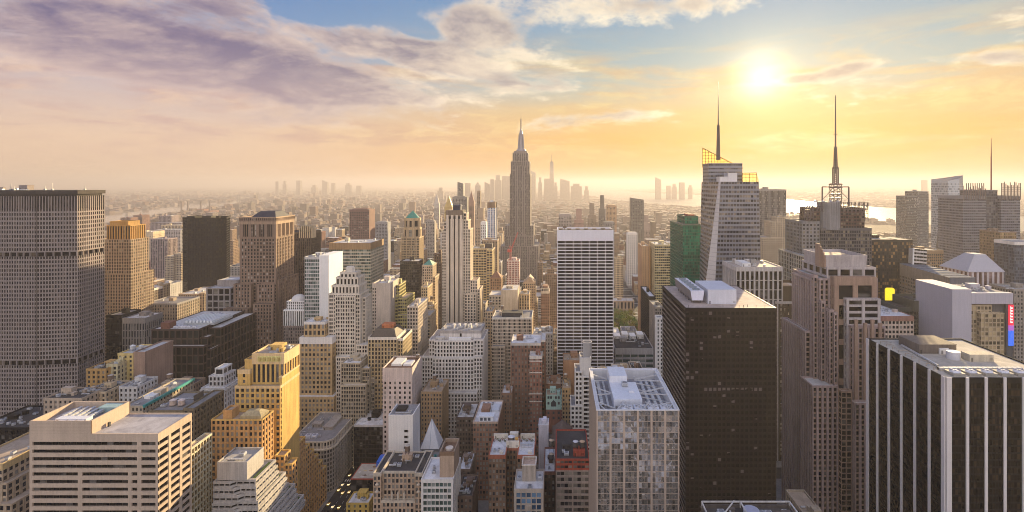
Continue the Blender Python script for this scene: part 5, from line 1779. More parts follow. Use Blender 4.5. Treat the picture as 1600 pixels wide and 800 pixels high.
# striped deco tower
def striped_deco():
    Y = 640.0
    b = Bldg('striped_deco_tower', 'tall pale deco tower with three dark vertical stripes and a dark roof lantern', PX(718, Y), Y + 15, wall=wall_mat((0.59, 0.49, 0.385), name='warm_limestone'), trim=wall_mat((0.20, 0.15, 0.11)), third=wall_mat((0.03, 0.025, 0.025)), glass=G_DARK, roof=R_TAN, vis=512)
    p = lambda v: PX(v, Y)
    z = lambda v: PZ(v, Y)
    win = ST(bay=3.2, fh=3.7, ww=.46, wh=.55, rec=.45, band=1.2)
    # centre with three dark stripes
    xs = [696.5, 701.5, 703.7, 709, 711, 716, 718, 723]
    b.mw.box(p(696.5), p(723), Y + .9, Y + 24, 0, z(329), mi=2, faces='FLRB')
    for k in range(0, 8, 2):
        b.mw.box(p(xs[k]), p(xs[k + 1]), Y, Y + .9, 0, z(342), faces='FLRT')
    for k in range(4):
        b.mw.box(p(xs[2 * k]) + .6, p(xs[2 * k + 1]) - .6, Y + .25, Y + .9, z(342), z(336), faces='FLRT')
    b.mw.box(p(697), p(722.5), Y + .5, Y + .9, z(338), z(328.5), mi=1, faces='FLRT')
    b.mr.poly([(p(696.5), Y + .9, z(329)), (p(723), Y + .9, z(329)), (p(723), Y + 24, z(329)), (p(696.5), Y + 24, z(329))])
    b.rect(p(690), p(696.5) - .02, Y + 1.5, Y + 24, 0, z(362), win)
    b.rect(p(692.5), p(696.5) - .03, Y + 3, Y + 22, z(362) - 1, z(347), win)
    b.rect(p(723) + .02, p(734.5), Y + 1.5, Y + 24, 0, z(358), win)
    b.rect(p(723) + .03, p(731), Y + 3, Y + 22, z(358) - 1, z(344), win)
    b.rect(p(723) + .04, p(728), Y + 4, Y + 21, z(344) - 1, z(333), win)
    m = MB()
    m.box(p(706), p(718), Y + 6, Y + 16, z(329), z(320), faces='FLRBT')
    m.box(p(705), p(719), Y + 5, Y + 17, z(322.5), z(321.3), (2, 2, 2), faces='FLRBTU')
    for k in range(4):
        m.bar((p(707.5 + 3 * k), Y + 8, z(320)), (p(707.5 + 3 * k), Y + 8, z(317.5)), .5)
    b.part('roof_lantern', m, wall_mat((0.04, 0.045, 0.07)))
    b.rect(p(727), p(745), Y - 6, Y + 1.4, 0, z(458), win)
    b.rect(p(734.5) + .03, p(745.5), Y + 1.5, Y + 24, 0, z(438), win)
    b.rect(p(745.5) + .03, p(750), Y + 0, Y + 26, 0, z(452), win)
    b.finish()


striped_deco()


# long white classical block with setbacks
def classical_block():
    Y = 520.0
    b = Bldg('white_classical_block', 'long white stone block with even window rows, stepping down in broad terraces', PX(714, Y), Y + 25, wall=wall_mat((0.66, 0.61, 0.56), name='white_stone'), trim=wall_mat((0.36, 0.33, 0.31)), glass=G_DARK, roof=roof_mat((0.45, 0.42, 0.40)), vis=640)
    p = lambda v: PX(v, Y)
    z = lambda v: PZ(v, Y)
    s = ST(bay=3.15, fh=3.9, ww=.5, wh=.58, rec=.55, band=1.8, par=.8)
    b.rect(p(678), p(740), Y, Y + 40, 0, z(532), s)
    b.rect(p(740) + .02, p(755), Y + 1.5, Y + 38, 0, z(531), s)
    b.rect(p(669), p(678) - .02, Y + 3, Y + 40, 0, z(532), s)
    zr = b.rect(p(685), p(750), Y + 8, Y + 38, z(532) - 1, z(520), ST(bay=40, fh=9, ww=.05, wh=.5, band=3, bm=1))
    b.rect(p(677), p(741), Y - 4, Y - .02, 0, z(557), s)
    b.rect(p(660), p(677) - .02, Y - 2, Y + 30, 0, z(556), s)
    b.rect(p(741) + .02, p(754), Y - 3, Y + 1.4, 0, z(556), s)
    b.rect(p(664), p(748), Y - 12, Y - 4.1, 0, z(606), s)
    for k in range(9):
        b.ac(p(688 + 7 * k), Y + 14 + (k % 3) * 6, zr, 3.2, 2.4)
    b.bulkhead(p(680), p(693), Y + 2.2, Y + 6, z(532) - .8, 3.4, GREYL)
    b.bulkhead(p(700), p(735), Y + 3.2, Y + 6.4, z(532) - .8, 2.4, WHITE)
    for k in range(5):
        b.bulkhead(p(701 + 9 * k), p(704 + 9 * k), Y + 20, Y + 25, zr, 4, GREYL)
    b.finish()


classical_block()

# ================================================================== MIDDLE DISTANCE, CENTRE
Y = 820
b = hero('tan_banded_tower', 'tan banded tower with a dark water-tank house, right behind the striped deco tower', 735, 760, 388, Y, 34, ST(bay=4, fh=4.2, ww=.7, wh=.5, rec=.4, band=3), vis=470, steps=[(760.2, 769, 390, Y + 1, 34, None, 0.0)], wall=wall_mat((0.48, 0.37, 0.20)), clutter=2, tank=0)
b.bulkhead(PX(757, Y), PX(768, Y), Y + 6, Y + 16, PZ(389, Y), 8, wall_mat((0.06, 0.05, 0.05)))
b.finish()
Y = 900
b = hero('red_striped_tower', 'white gridded tower with reddish windows below a red crane', 792, 811, 407, Y, 24, ST(bay=2.6, fh=3.7, ww=.52, wh=.62, rec=.5, band=2), vis=455, wall=wall_mat((0.66, 0.55, 0.50)), glass=glass_mat((0.16, 0.035, 0.03), (0.35, 0.12, 0.10), .3), roof=roof_mat((.4, .16, .11)), clutter=3, tank=0)
b.finish()
# the crane over it
cr = bpy.data.objects.new('tower_crane', None)
col.objects.link(cr)
cx, cyy, cz = PX(797, Y), Y + 9, PZ(406, Y)
cr.location = (cx, cyy, cz)
tag(cr, 'red luffing tower crane with its jib raised, on the white tower with reddish windows', 'crane')
RED = plain_mat((0.45, 0.045, 0.04), 0.5, 0, 'red_paint')


def lattice(mb, a, b, w, seg, t=0.3, tint=(1, 1, 1), taper=1.0):
    a, b = Vector(a), Vector(b)
    d = (b - a).normalized()
    s = d.cross(Vector((0, 1, 0)))
    if s.length < .1:
        s = d.cross(Vector((1, 0, 0)))
    s.normalize()
    q = d.cross(s)
    L = (b - a).length
    prev = None
    for k in range(seg + 1):
        f = k / seg
        c = a + d * L * f
        h = w / 2 * (1 + (taper - 1) * f)
        ring = [c + s * h + q * h, c - s * h + q * h, c - s * h - q * h, c + s * h - q * h]
        if prev:
            for i in range(4):
                mb.bar(prev[i], ring[i], t, tint)
                mb.bar(prev[i], ring[(i + 1) % 4], t * .7, tint)
        for i in range(4):
            mb.bar(ring[i], ring[(i + 1) % 4], t * .7, tint)
        prev = ring


m = MB()
lattice(m, (cx, cyy, cz - 2), (cx, cyy, PZ(392, Y)), 2.4, 5, .4)
m.build('mast', RED, cr, (cx, cyy, cz))
m = MB()
lattice(m, (cx, cyy, PZ(393, Y)), (PX(808.5, Y), cyy, PZ(364, Y)), 2.0, 10, .4, taper=.5)
m.build('jib', RED, cr, (cx, cyy, cz))
m = MB()
m.box(cx - 5.5, cx + 2, cyy - 1.5, cyy + 1.5, PZ(395, Y), PZ(391, Y), faces='FLRBTU')
m.bar((cx - 4, cyy, PZ(391, Y)), (cx - 1, cyy, PZ(384, Y)), .5)
m.bar((cx + 1, cyy, PZ(391, Y)), (cx - 1, cyy, PZ(384, Y)), .5)
m.build('slewing_cab', RED, cr, (cx, cyy, cz))

Y = 700
b = hero('brown_gabled_tower', 'brown tower with a pyramidal brick roof, in front of the red striped tower', 766, 783, 434, Y, 20, ST(bay=3, fh=3.6, ww=.45, wh=.5), vis=470, wall=wall_mat((0.30, 0.19, 0.12)), clutter=0)
x0, x1, y0, y1, z = b.tops[0]
m = MB()
for p, q in (((x0, y0), (x1, y0)), ((x1, y0), (x1, y1)), ((x1, y1), (x0, y1)), ((x0, y1), (x0, y0))):
    m.poly([(*p, z + .5), (*q, z + .5), ((x0 + x1) / 2, (y0 + y1) / 2, PZ(425, Y))])
b.part('pyramid_roof', m, wall_mat((0.22, 0.12, 0.08), name='roof_tile'))
b.finish()
Y = 640
b = hero('grey_beige_block', 'grey beige block with a blank right half, above the wide tan brick building', 764, 783, 461, Y, 30, ST(bay=3.4, fh=3.7, ww=.5, wh=.55), vis=500, wall=wall_mat((0.46, 0.39, 0.30)), clutter=0, roof=R_PALE)
b.mw.box(PX(783, Y) + .02, PX(809, Y), Y - 1, Y + 30, 0, PZ(453, Y), (0.95, 0.95, 0.95))
b.mr.poly([(PX(783, Y) + .5, Y, PZ(453, Y) + .02), (PX(808, Y), Y, PZ(453, Y) + .02), (PX(808, Y), Y + 29, PZ(453, Y) + .02), (PX(783, Y) + .5, Y + 29, PZ(453, Y) + .02)])
b.grow([(PX(809, Y), Y)], 0)
b.bulkhead(PX(790, Y), PX(800, Y), Y + 8, Y + 16, PZ(453, Y), 3)
b.finish()
hero('narrow_buff_block', 'narrow buff block with pilasters right of the grey beige block', 811, 827, 459, 660, 24, ST(bay=3, fh=3.7, ww=.4, wh=.7), vis=500, wall=BUFF, clutter=2).finish()
Y = 730
b = hero('gothic_gabled_tower', 'sandy gothic tower with gabled top and small pinnacles', 818, 836, 441, Y, 24, ST(bay=2.8, fh=3.7, ww=.42, wh=.55), vis=482, wall=wall_mat((0.46, 0.35, 0.24)), clutter=0)
x0, x1, y0, y1, z = b.tops[0]
m = MB()
xm = (x0 + x1) / 2
zz = PZ(432, Y)
m.poly([(x0, y0, z), (x1, y0, z), (xm, y0, zz)])
m.poly([(x1, y1, z), (x0, y1, z), (xm, y1, zz)])
m.poly([(x1, y0, z), (x1, y1, z), (xm, y1, zz), (xm, y0, zz)])
m.poly([(x0, y1, z), (x0, y0, z), (xm, y0, zz), (xm, y1, zz)])
for xx in (x0 + .6, x1 - .6, xm):
    m.cyl(xx, y0 + .6, z, zz + 3 if xx == xm else z + 6, .8, 0.1, 6)
b.part('gabled_roof', m, wall_mat((0.42, 0.32, 0.23)))
b.finish()
Y = 640
b = hero('ornate_slim_tower', 'slim ornate brown tower with a corniced head, left of the white-framed grid slab', 845, 858.5, 455, Y, 18, ST(bay=2.6, fh=3.7, ww=.45, wh=.55, band=3, bm=1), vis=492, wall=wall_mat((0.27, 0.16, 0.11)), trim=wall_mat((0.50, 0.42, 0.33)), clutter=0)
x0, x1, y0, y1, z = b.tops[0]
b.rect(x0 + 1, x1 - 1, y0 + 1, y1 - 2, z, z + 5, ST(bay=2.2, fh=4, ww=.5, wh=.7, pm=1, sm=1, bm=1, band=1.4))
b.bulkhead(x0 + 2.5, x1 - 2.5, y0 + 3, y1 - 4, z + 4, 3.5)
b.finish()
hero('brown_loft_tower', 'brown loft tower partly hidden behind the left edge of the white-framed grid slab', 852, 872, 428, 780, 26, ST(bay=3, fh=3.7, ww=.45, wh=.5), vis=470, steps=[(855, 866, 420, 786, 14, None, None)], wall=wall_mat((0.29, 0.20, 0.13)), clutter=2, tank=.9).finish()

Y = 560
b = hero('wide_tan_building', 'wide tan brick building with close window bays and black roof plant', 769, 831, 496, Y, 34, ST(bay=5.2, fh=3.75, ww=.5, wh=.56, rec=.45, band=2.2, bm=1, pat=[1.4, 1, .5, 1, .5, 1]), vis=600, wall=wall_mat((0.54, 0.44, 0.335), name='tan_brick'), trim=LIME_L, glass=G_DARK, roof=R_GREY, clutter=7, tank=.8)
b.rect(PX(768, Y - 8), PX(789, Y - 8), Y - 8, Y - .02, 0, PZ(541, Y - 8), ST(bay=5.2, fh=3.75, ww=.5, wh=.56, pat=[1.4, 1, .5, 1, .5, 1]))
b.bulkhead(PX(783, Y), PX(815, Y), Y + 6, Y + 20, b.tops[0][4], 4.5, wall_mat((0.05, 0.05, 0.055)))
b.finish()
hero('narrow_tan_block', 'narrow tan block just left of the wide tan brick building', 758, 770, 486, 600, 26, ST(bay=3, fh=3.7, ww=.5, wh=.5), vis=600, wall=wall_mat((0.44, 0.34, 0.23)), clutter=2).finish()
Y = 540
b = hero('grey_arcaded_block', 'low grey stone block with white water tanks, left of the white-framed grid slab', 833, 864, 521, Y, 26, ST(bay=3, fh=3.8, ww=.4, wh=.55, rec=.45, band=2), vis=590, wall=wall_mat((0.40, 0.35, 0.30)), roof=R_PALE, clutter=6, tank=0)
x0, x1, y0, y1, z = b.tops[0]
for k in range(3):
    b.tank(x0 + 4 + 7 * k, y0 + 6 + 3 * k, z, 1.8, 3.2, 1.5, (0.5, 0.48, 0.46), (0.65, 0.63, 0.6))
b.finish()
Y = 488
br = wall_mat((0.215, 0.115, 0.08), name='red_brick')
b = hero('red_brick_apartments', 'broad red brick apartment building with white-curtained windows and a pale roof', 798, 845, 536, Y, 30, ST(bay=3.2, fh=3.75, ww=.4, wh=.52, rec=.4, band=2.4, bm=1, edge=.5), vis=640, wall=br, trim=wall_mat((0.52, 0.47, 0.42)), glass=glass_mat(share=.6), roof=R_WHITE, clutter=4, tank=0)
b.rect(PX(845, Y) + .02, PX(852, Y), Y + 4, Y + 30, 0, PZ(533, Y), ST(bay=3.2, fh=3.75, ww=.4, wh=.52, band=2, bm=1))
b.finish()
Y = 474
b = hero('red_brick_wing', 'slender red brick wing with white string courses in front of the red brick apartments', 827.5, 847, 556, Y, 13, ST(bay=2.9, fh=3.75, ww=.46, wh=.52, rec=.4, band=3, bm=1), vis=680, wall=wall_mat((0.25, 0.12, 0.085), name='red_brick'), trim=wall_mat((0.56, 0.51, 0.46)), glass=glass_mat(share=.65), roof=R_PALE, clutter=3, tank=0)
x0, x1, y0, y1, z = b.tops[0]
for py in (565, 583, 616, 628):
    b.mw.box(x0 - .2, x1 + .2, Y - .3, Y - .01, PZ(py, Y), PZ(py - 1.6, Y), mi=1, faces='FLRTU')
b.finish()


# ESB-like: the tallest tower in the centre
def great_tower():
    Y = 1250.0
    b = Bldg('great_stepped_skyscraper', 'tallest tower in the centre, grey limestone with setbacks and a needle mast', PX(813, Y), Y + 30, 'skyscraper', wall=wall_mat((0.235, 0.20, 0.185), 0.85, 0.12, 'grey_limestone'), trim=wall_mat((0.27, 0.25, 0.27), 0.5, 0.1, 'aluminium', 0.4, 0.3), glass=glass_mat((0.05, 0.045, 0.045), (0.22, 0.19, 0.17), .15), roof=R_GREY, vis=402)
    p = lambda v: PX(v, Y)
    z = lambda v: PZ(v, Y)
    s = ST(bay=5.4, fh=3.9, ww=.46, wh=.86, rec=.9, sp=.35, band=1.6, pat=[1.5, .75, .35, .75])
    zr = b.rect(p(796.5), p(828.5), Y, Y + 62, 0, z(271.5), s)
    b.rect(p(801.5), p(823.5), Y - 2.5, Y - .02, 0, z(259), s)          # projecting centre
    b.rect(p(797.8), p(827.3), Y + 2, Y + 58, z(271.5) - 1, z(252), s)
    b.rect(p(800.5), p(824.8), Y + 5, Y + 54, z(252) - 1, z(238.5), s)
    b.rect(p(802.5), p(822.8), Y + 9, Y + 50, z(238.5) - 1, z(235.5), SOLID)
    for (a, c, yt, y0, d) in ((789, 797, 352, -8, 70), (828, 834, 352, -8, 70), (791, 834, 368, -10, 74), (783, 842, 383, -18, 90)):
        b.rect(p(a), p(c), Y + y0 - (0.1 if a == 789 else 0), Y + y0 + d, 0, z(yt), s)
    m = MB()
    cx, cyy = p(812.8), Y + 29
    r = lambda v: v * Y / FOC
    prof = [(236, 7.8), (232.5, 7.2), (231.5, 5.2), (226, 4.2), (220, 3.4), (212, 3.0), (206.5, 2.8), (204, 2.3), (201.5, 1.5), (199, 0.95)]
    for (y0, r0), (y1, r1) in zip(prof, prof[1:]):
        m.cyl(cx, cyy, z(y0), z(y1), r(r0), r(r1), 16, cap=True)
    for k in range(4):
        a = math.pi / 4 + math.pi / 2 * k
        m.bar((cx + r(6) * math.cos(a), cyy + r(6) * math.sin(a), z(236)), (cx + r(3.4) * math.cos(a), cyy + r(3.4) * math.sin(a), z(208)), 2.6)
    b.part('mooring_mast', m, b.wm[1])
    m = MB()
    lattice(m, (cx, cyy, z(199.5)), (cx, cyy, z(184)), 2.2, 6, .6)
    m.cyl(cx, cyy, z(199), z(184), .9, .8, 6)
    m.cyl(cx, cyy, z(184), z(173), .6, .25, 6)
    for zz in (195, 191, 187):
        m.cyl(cx, cyy, z(zz), z(zz) + .8, 2.2, n=8)
    b.part('antenna', m, MAST)
    b.finish()


great_tower()

# white-framed grid slab
def grid_slab():
    Y = 540.0
    b = Bldg('white_grid_slab', 'white-framed slab of black horizontal windows in seven bays, upright in the centre', PX(914, Y), Y + 18, wall=wall_mat((0.72, 0.69, 0.72), 0.7, 0.08, 'travertine'), glass=glass_mat((0.016, 0.014, 0.015), (0.10, 0.09, 0.08), .12, rough=.08), roof=R_GREY, vis=575)
    x0, x1 = PX(870.5, Y), PX(958.5, Y)
    s = ST(bay=8.45, fh=3.52, ww=.93, wh=.64, rec=.6, sp=.4, band=11.5, par=1.6, pat=[.55, 7.9])
    z = b.rect(x0, x1, Y, Y + 36, 0, PZ(359.5, Y), s)
    zt = PZ(359.5, Y)
    x = x0
    while x < x1 - 2:
        b.bulkhead(x + 2, x + 6, Y + 5, Y + 12, z, rng.uniform(2, 4), wall_mat((0.12, 0.1, 0.09)))
        x += 9
    m = MB()
    m.bar((x0 + 2, Y + 3, zt), (x1 - 2, Y + 3, zt + .2), .5)
    m.bar((x0 + 8, Y + 3, zt), (x0 + 8, Y + 3, zt + 4), .8)
    m.box(x0 + 6, x0 + 10, Y + 2, Y + 5, zt + 2, zt + 4)
    b.part('window_washing_crane', m, wall_mat((0.14, 0.1, 0.08)))
    b.finish()


grid_slab()

# low grey block with dark strip windows, right of the grid slab
Y = 566
b = hero('low_grey_office', 'low grey office with dark strip windows and cluttered roof, under the park trees', 961, 1021, 544, Y, 60, ST(bay=8.6, fh=5.6, ww=.9, wh=.5, rec=.6, sp=.55, band=7, par=1), vis=575, wall=wall_mat((0.36, 0.345, 0.345)), glass=G_TEAL, roof=R_TAR, clutter=10, tank=0)
x0, x1, y0, y1, z = b.tops[0]
for k in range(4):
    b.bulkhead(x0 + 4 + 9 * k, x0 + 11 + 9 * k, y0 + 38, y0 + 52, z, 3 + k % 2 * 2, WHITE)
b.finish()
Y = 480
b = hero('slim_white_strip_tower', 'slim white tower with small windows, wedged left of the dark brown office block', 1026, 1036, 496, Y, 9, ST(bay=3, fh=3.7, ww=.3, wh=.5, rec=.3, band=2), vis=600, wall=WHITE, clutter=0)
b.finish()

# park library
Y = 1050
b = hero('park_library', 'low stone library with tall arched windows beyond the park trees', 958, 991, 470, Y, 30, ST(bay=7, fh=12, ww=.35, wh=.7, band=3, rec=.8), vis=495, wall=wall_mat((0.42, 0.32, 0.23)), roof=R_PALE, clutter=3, tank=0, cat='library')
b.finish()

# ================================================================== MIDDLE DISTANCE, RIGHT SIDE
hero('orange_end_slab', 'orange tan slab end standing left of the cream gridded tower', 1003, 1015, 384, 800, 40, ST(bay=4, fh=3.8, ww=.2, wh=.5), vis=470, wall=wall_mat((0.48, 0.30, 0.17)), clutter=1, tank=0).finish()
Y = 780
b = hero('cream_grid_tower', 'cream tower with window bands and a curved sunlit front, left of the green glass tower', 1023, 1047, 382, Y, 46, ST(bay=2.8, fh=3.9, ww=.84, wh=.5, rec=.4, sp=.38, band=3), vis=460, wall=wall_mat((0.56, 0.46, 0.27)), glass=G_DARK, roof=R_PALE, clutter=6, tank=0)
b.finish()
hero('black_low_block', 'low black block with a white roof at the foot of the cream gridded tower', 1014, 1024, 463, 700, 70, ST(bay=2.6, fh=3.8, ww=.8, wh=.6, rec=.2), vis=510, wall=DARK, glass=G_BLACK, roof=R_WHITE, clutter=2, tank=0).finish()
hero('grey_sidestreet_block', 'plain grey block between the low black block and the dark brown office', 1023.5, 1037, 480, 640, 40, ST(bay=3, fh=3.8, ww=.5, wh=.5), vis=520, wall=GREY, clutter=2, tank=0).finish()


def green_tower():
    Y = 620.0
    b = Bldg('green_glass_tower', 'emerald green glass tower in two steps, left of the crystal tower', PX(1078, Y), Y + 35, wall=wall_mat((0.03, 0.09, 0.06), 0.4, 0.1, 'green_metal', .5), trim=wall_mat((0.30, 0.20, 0.12)), glass=G_GREEN, roof=R_TAN, vis=445)
    s = ST(bay=2.0, fh=3.9, ww=.88, wh=.66, rec=.15, sp=.1, band=2)
    x0, x1 = PX(1067, Y), PX(1098, Y)
    b.rect(x0, x1, Y, Y + 69, 0, PZ(351, Y), s)
    b.rect(PX(1069, Y + 25), x1, Y + 20, Y + 62, PZ(351, Y) - 1, PZ(337.5, Y + 20), s)
    b.bulkhead(x0 + 14, x1 - 2, Y + 30, Y + 50, PZ(337.5, Y + 20) - 1, 2.5, wall_mat((0.32, 0.12, 0.08)))
    b.finish()


green_tower()


# crystal tower with slanted screens and a needle
def crystal_tower():
    Y = 520.0
    p = lambda v, yy=Y: PX(v, yy)
    z = lambda v, yy=Y: PZ(v, yy)
    pale = wall_mat((0.60, 0.57, 0.56), 0.35, 0.08, 'fritted_panel', .6, .2)
    b = Bldg('crystal_glass_tower', 'faceted glass tower with a slanted pale facet, golden lattice screens and needle spire', p(1140), Y + 30, 'skyscraper', wall=wall_mat((0.205, 0.21, 0.24), 0.3, 0.1, 'glass_spandrel', .5, .3), trim=pale, glass=glass_mat((0.05, 0.045, 0.05), (0.26, 0.22, 0.18), .3, .4, .08, 'tower_glass', .15), roof=R_PALE, vis=470)
    yb = Y + 52
    # corner lines, bottom (z=0) to top
    ztop = z(284)

    def line(b0, b1):
        return Vector(b0), Vector(b1)
    fr_b, fr_t = Vector((p(1195), Y, 0)), Vector((p(1185.5), Y, ztop))            # right front corner
    ch_b, ch_t = Vector((p(1104), Y, 0)), Vector((p(1126), Y, ztop))              # facet, right edge
    cl_b, cl_t = Vector((p(1072, Y + 14), Y + 14, 0)), Vector((p(1123, Y + 3), Y + 3, ztop))   # facet, left edge
    bl_b, bl_t = Vector((p(1089, yb), yb, 0)), Vector((p(1097.5, yb), yb, z(232, yb)))
    br_b, br_t = Vector((p(1190, yb), yb, 0)), Vector((p(1180, yb), yb, ztop))

    def lerp(a, c, f):
        return a + (c - a) * f

    def skin(a0, a1, c0, c1, nc, nr, kind):
        """a0,a1: left edge bottom/top; c0,c1: right edge bottom/top"""
        nrm = (c0 - a0).cross(a1 - a0).normalized()
        for r in range(nr):
            f0, f1 = r / nr, (r + 1) / nr
            fm = f0 + (f1 - f0) * (.46 if kind == 'win' else .12)
            L0, L1, Lm = lerp(a0, a1, f0), lerp(a0, a1, f1), lerp(a0, a1, fm)
            R0, R1, Rm = lerp(c0, c1, f0), lerp(c0, c1, f1), lerp(c0, c1, fm)
            o = nrm * .25
            b.mw.poly([tuple(L0 + o), tuple(R0 + o), tuple(Rm + o), tuple(Lm + o)], (.75, .75, .75) if kind != 'win' else (1, 1, 1), mi=0 if kind == 'win' else 1)
            b.mw.poly([tuple(Lm + o), tuple(Rm + o), tuple(Rm), tuple(Lm)], mi=0)
            if kind == 'win':
                for k in range(nc):
                    q0, q1 = (k + .08) / nc, (k + .92) / nc
                    b.win([tuple(lerp(Lm, Rm, q0)), tuple(lerp(Lm, Rm, q1)), tuple(lerp(L1, R1, q1)), tuple(lerp(L1, R1, q0))], b.rtint())
                    for (w0, w1) in ((k / nc, q0), (q1, (k + 1) / nc)):
                        b.mw.poly([tuple(lerp(Lm, Rm, w0) + o * .5), tuple(lerp(Lm, Rm, w1) + o * .5), tuple(lerp(L1, R1, w1) + o * .5), tuple(lerp(L1, R1, w0) + o * .5)])
            else:
                b.mw.poly([tuple(Lm), tuple(Rm), tuple(R1), tuple(L1)], mi=1)
    skin(ch_b, ch_t, fr_b, fr_t, 14, 58, 'win')
    skin(cl_b, cl_t, ch_b, ch_t, 1, 58, 'facet')
    lt = Vector((p(1097.5, yb), yb, ztop))
    bl_c = lerp(bl_b, bl_t, (ztop) / bl_t.z)
    skin(bl_b, bl_c, cl_b, cl_t, 7, 58, 'win')
    b.mw.poly([tuple(fr_b), tuple(br_b), tuple(br_t), tuple(fr_t)])
    b.mw.poly([tuple(br_b), tuple(bl_b), tuple(bl_c), tuple(br_t)])
    b.mr.poly([tuple(v) for v in (cl_t, ch_t, fr_t, br_t, bl_c)])
    # rear block rising higher, lattice screens with gold-tinted panes
    zb = z(255, Y + 30)
    b.rect(p(1098, yb), p(1160, Y + 30), Y + 30, yb - .3, ztop - 1, zb, ST(bay=2.5, fh=4, ww=.9, wh=.4, band=1, rec=.2))
    b.rect(p(1142), p(1156), Y + 8, Y + 22, ztop, z(270, Y + 8), ST(solid=True, pm=1, bm=1))
    b.rect(p(1124, Y + 10), p(1142, Y + 10) - .1, Y + 9, Y + 20, ztop, z(276, Y + 9), ST(solid=True, pm=1, bm=1))
    gold = wall_mat((0.16, 0.10, 0.03), 0.5, 0.1, 'screen_frame', .4)
    gg = new_mat('screen_glass')
    gm, gt, gb = gg
    gb.inputs['Base Color'].default_value = (0.95, 0.72, 0.25, 1)
    gb.inputs['Roughness'].default_value = 0.25
    gb.inputs['Transmission Weight'].default_value = 0.0
    gt.n.remove(gb)
    tr = gt.node('ShaderNodeBsdfTransparent')
    tr.inputs[0].default_value = (0.95, 0.80, 0.45, 1)
    tl = gt.node('ShaderNodeBsdfTranslucent')
    tl.inputs[0].default_value = (0.85, 0.62, 0.2, 1)
    mx = gt.node('ShaderNodeMixShader')
    mx.inputs[0].default_value = 0.25
    gt.l.new(tr.outputs[0], mx.inputs[1])
    gt.l.new(tl.outputs[0], mx.inputs[2])
    gt.l.new(mx.outputs[0], gm.node_tree.nodes['Material Output'].inputs[0])

    def screen(x0, x1, y, yt0, yt1, zb):
        X0, X1, Z0, Z1 = p(x0, y), p(x1, y), z(yt0, y), z(yt1, y)
        g = MB()
        g.poly([(X0, y, zb), (X1, y, zb), (X1, y, Z1), (X0, y, Z0)])
        fo = b.part('screen_pane', g, gm)
        f = MB()
        n = max(3, int((X1 - X0) / 3.2))
        for k in range(n + 1):
            q = k / n
            f.bar((X0 + (X1 - X0) * q, y - .1, zb), (X0 + (X1 - X0) * q, y - .1, Z0 + (Z1 - Z0) * q), .35)
        f.bar((X0, y - .1, Z0), (X1, y - .1, Z1), .6)
        zz = zb + 3
        while zz < max(Z0, Z1):
            q1 = 1.0 if Z1 >= zz else (Z0 - zz) / (Z0 - Z1)
            f.bar((X0, y - .1, zz), (X0 + (X1 - X0) * q1, y - .1, zz), .35)
            zz += 3.4
        b.part('screen_frame', f, gold)
    screen(1097.5, 1160, yb - .2, 231, 264, zb - 4)
    screen(1160, 1182, Y + 24, 270.5, 270, ztop - 2)
    m = MB()
    X0, X1 = p(1182, Y + 24), p(1185.5, Y)
    m.poly([(X0, Y + 24, ztop), (X1, Y, ztop), (X1, Y, z(281)), (X0, Y + 24, z(270, Y + 24))])
    b.part('screen_pane', m, gm)
    # needle
    m = MB()
    nx, ny = p(1122.3, Y + 40), Y + 40
    lattice(m, (nx, ny, z(250, ny)), (nx, ny, z(196, ny)), 3.0, 14, .55, taper=.55)
    m.cyl(nx, ny, z(250, ny), z(196, ny), .55, .5, 6)
    m.cyl(nx, ny, z(196, ny), z(128.5, ny), .75, .2, 8)
    b.part('spire', m, MAST)
    b.grow([(p(1072, Y + 14), Y + 14), (p(1195), Y), (p(1190, yb), yb)], 0)
    b.finish()


crystal_tower()

# white pier building
Y = 480
b = hero('white_pier_building', 'squat building of white vertical piers and dark slots at the foot of the crystal tower', 1150, 1223, 417, Y, 47, ST(bay=4.4, fh=9, ww=.56, wh=.93, rec=.9, sp=.5, band=4.2, par=.8), vis=470, wall=wall_mat((0.56, 0.50, 0.46), name='white_stone'), glass=G_BLACK, roof=roof_mat((.50, .42, .36)), clutter=4, tank=0)
x0, x1, y0, y1, z = b.tops[0]
b.bulkhead(x0 + 8, x0 + 16, y0 + 6, y0 + 26, z, 3.6, WHITE, 'plant_room', False)
b.ac(x0 + 24, y0 + 22, z, 5, 5, STEEL)
b.finish()
hero('hazy_grey_slab', 'flat grey slab tower fading in the haze behind the crystal tower', 1180, 1228.5, 296, 950, 45, ST(bay=2.2, fh=3.8, ww=.6, wh=.9, rec=.3, band=3), vis=370, wall=wall_mat((0.26, 0.235, 0.22)), glass=G_DARK, clutter=3, tank=0).finish()
hero('hazy_stepped_tower', 'pale stepped tower in the haze below the flat grey slab', 1190, 1242, 371, 860, 40, ST(bay=3, fh=3.7, ww=.5, wh=.5, band=2), vis=440, steps=[(1204, 1236, 346, 866, 28, None, None), (1212, 1228, 339, 870, 18, None, None)], wall=wall_mat((0.48, 0.38, 0.27)), clutter=2, tank=0).finish()

# brown building with a rimmed roof
Y = 480
s = ST(bay=3.4, fh=4, ww=.3, wh=.5, rec=.45, sp=.45, band=2.4, bm=1)
b = hero('brown_punched_tower', 'plain brown tower with tiny windows, white roof rim and set-back top, beside the dark office', 1212, 1264, 471, Y, 42, s, vis=790, wall=wall_mat((0.085, 0.058, 0.032), name='brown_panel'), trim=wall_mat((0.44, 0.39, 0.35)), glass=glass_mat((0.02, .018, .016), (.7, .6, .45), .35), roof=roof_mat((.5, .45, .42)), clutter=0)
x0, x1, y0, y1, z = b.tops[0]
zz = b.rect(PX(1221, Y), PX(1262, Y), Y + 5, Y + 36, z, PZ(449, Y), ST(solid=True, par=2.5, band=1.5))
b.bulkhead(x0 + 12, x0 + 20, Y + 12, Y + 24, zz, 2, R_TAN)
b.finish()


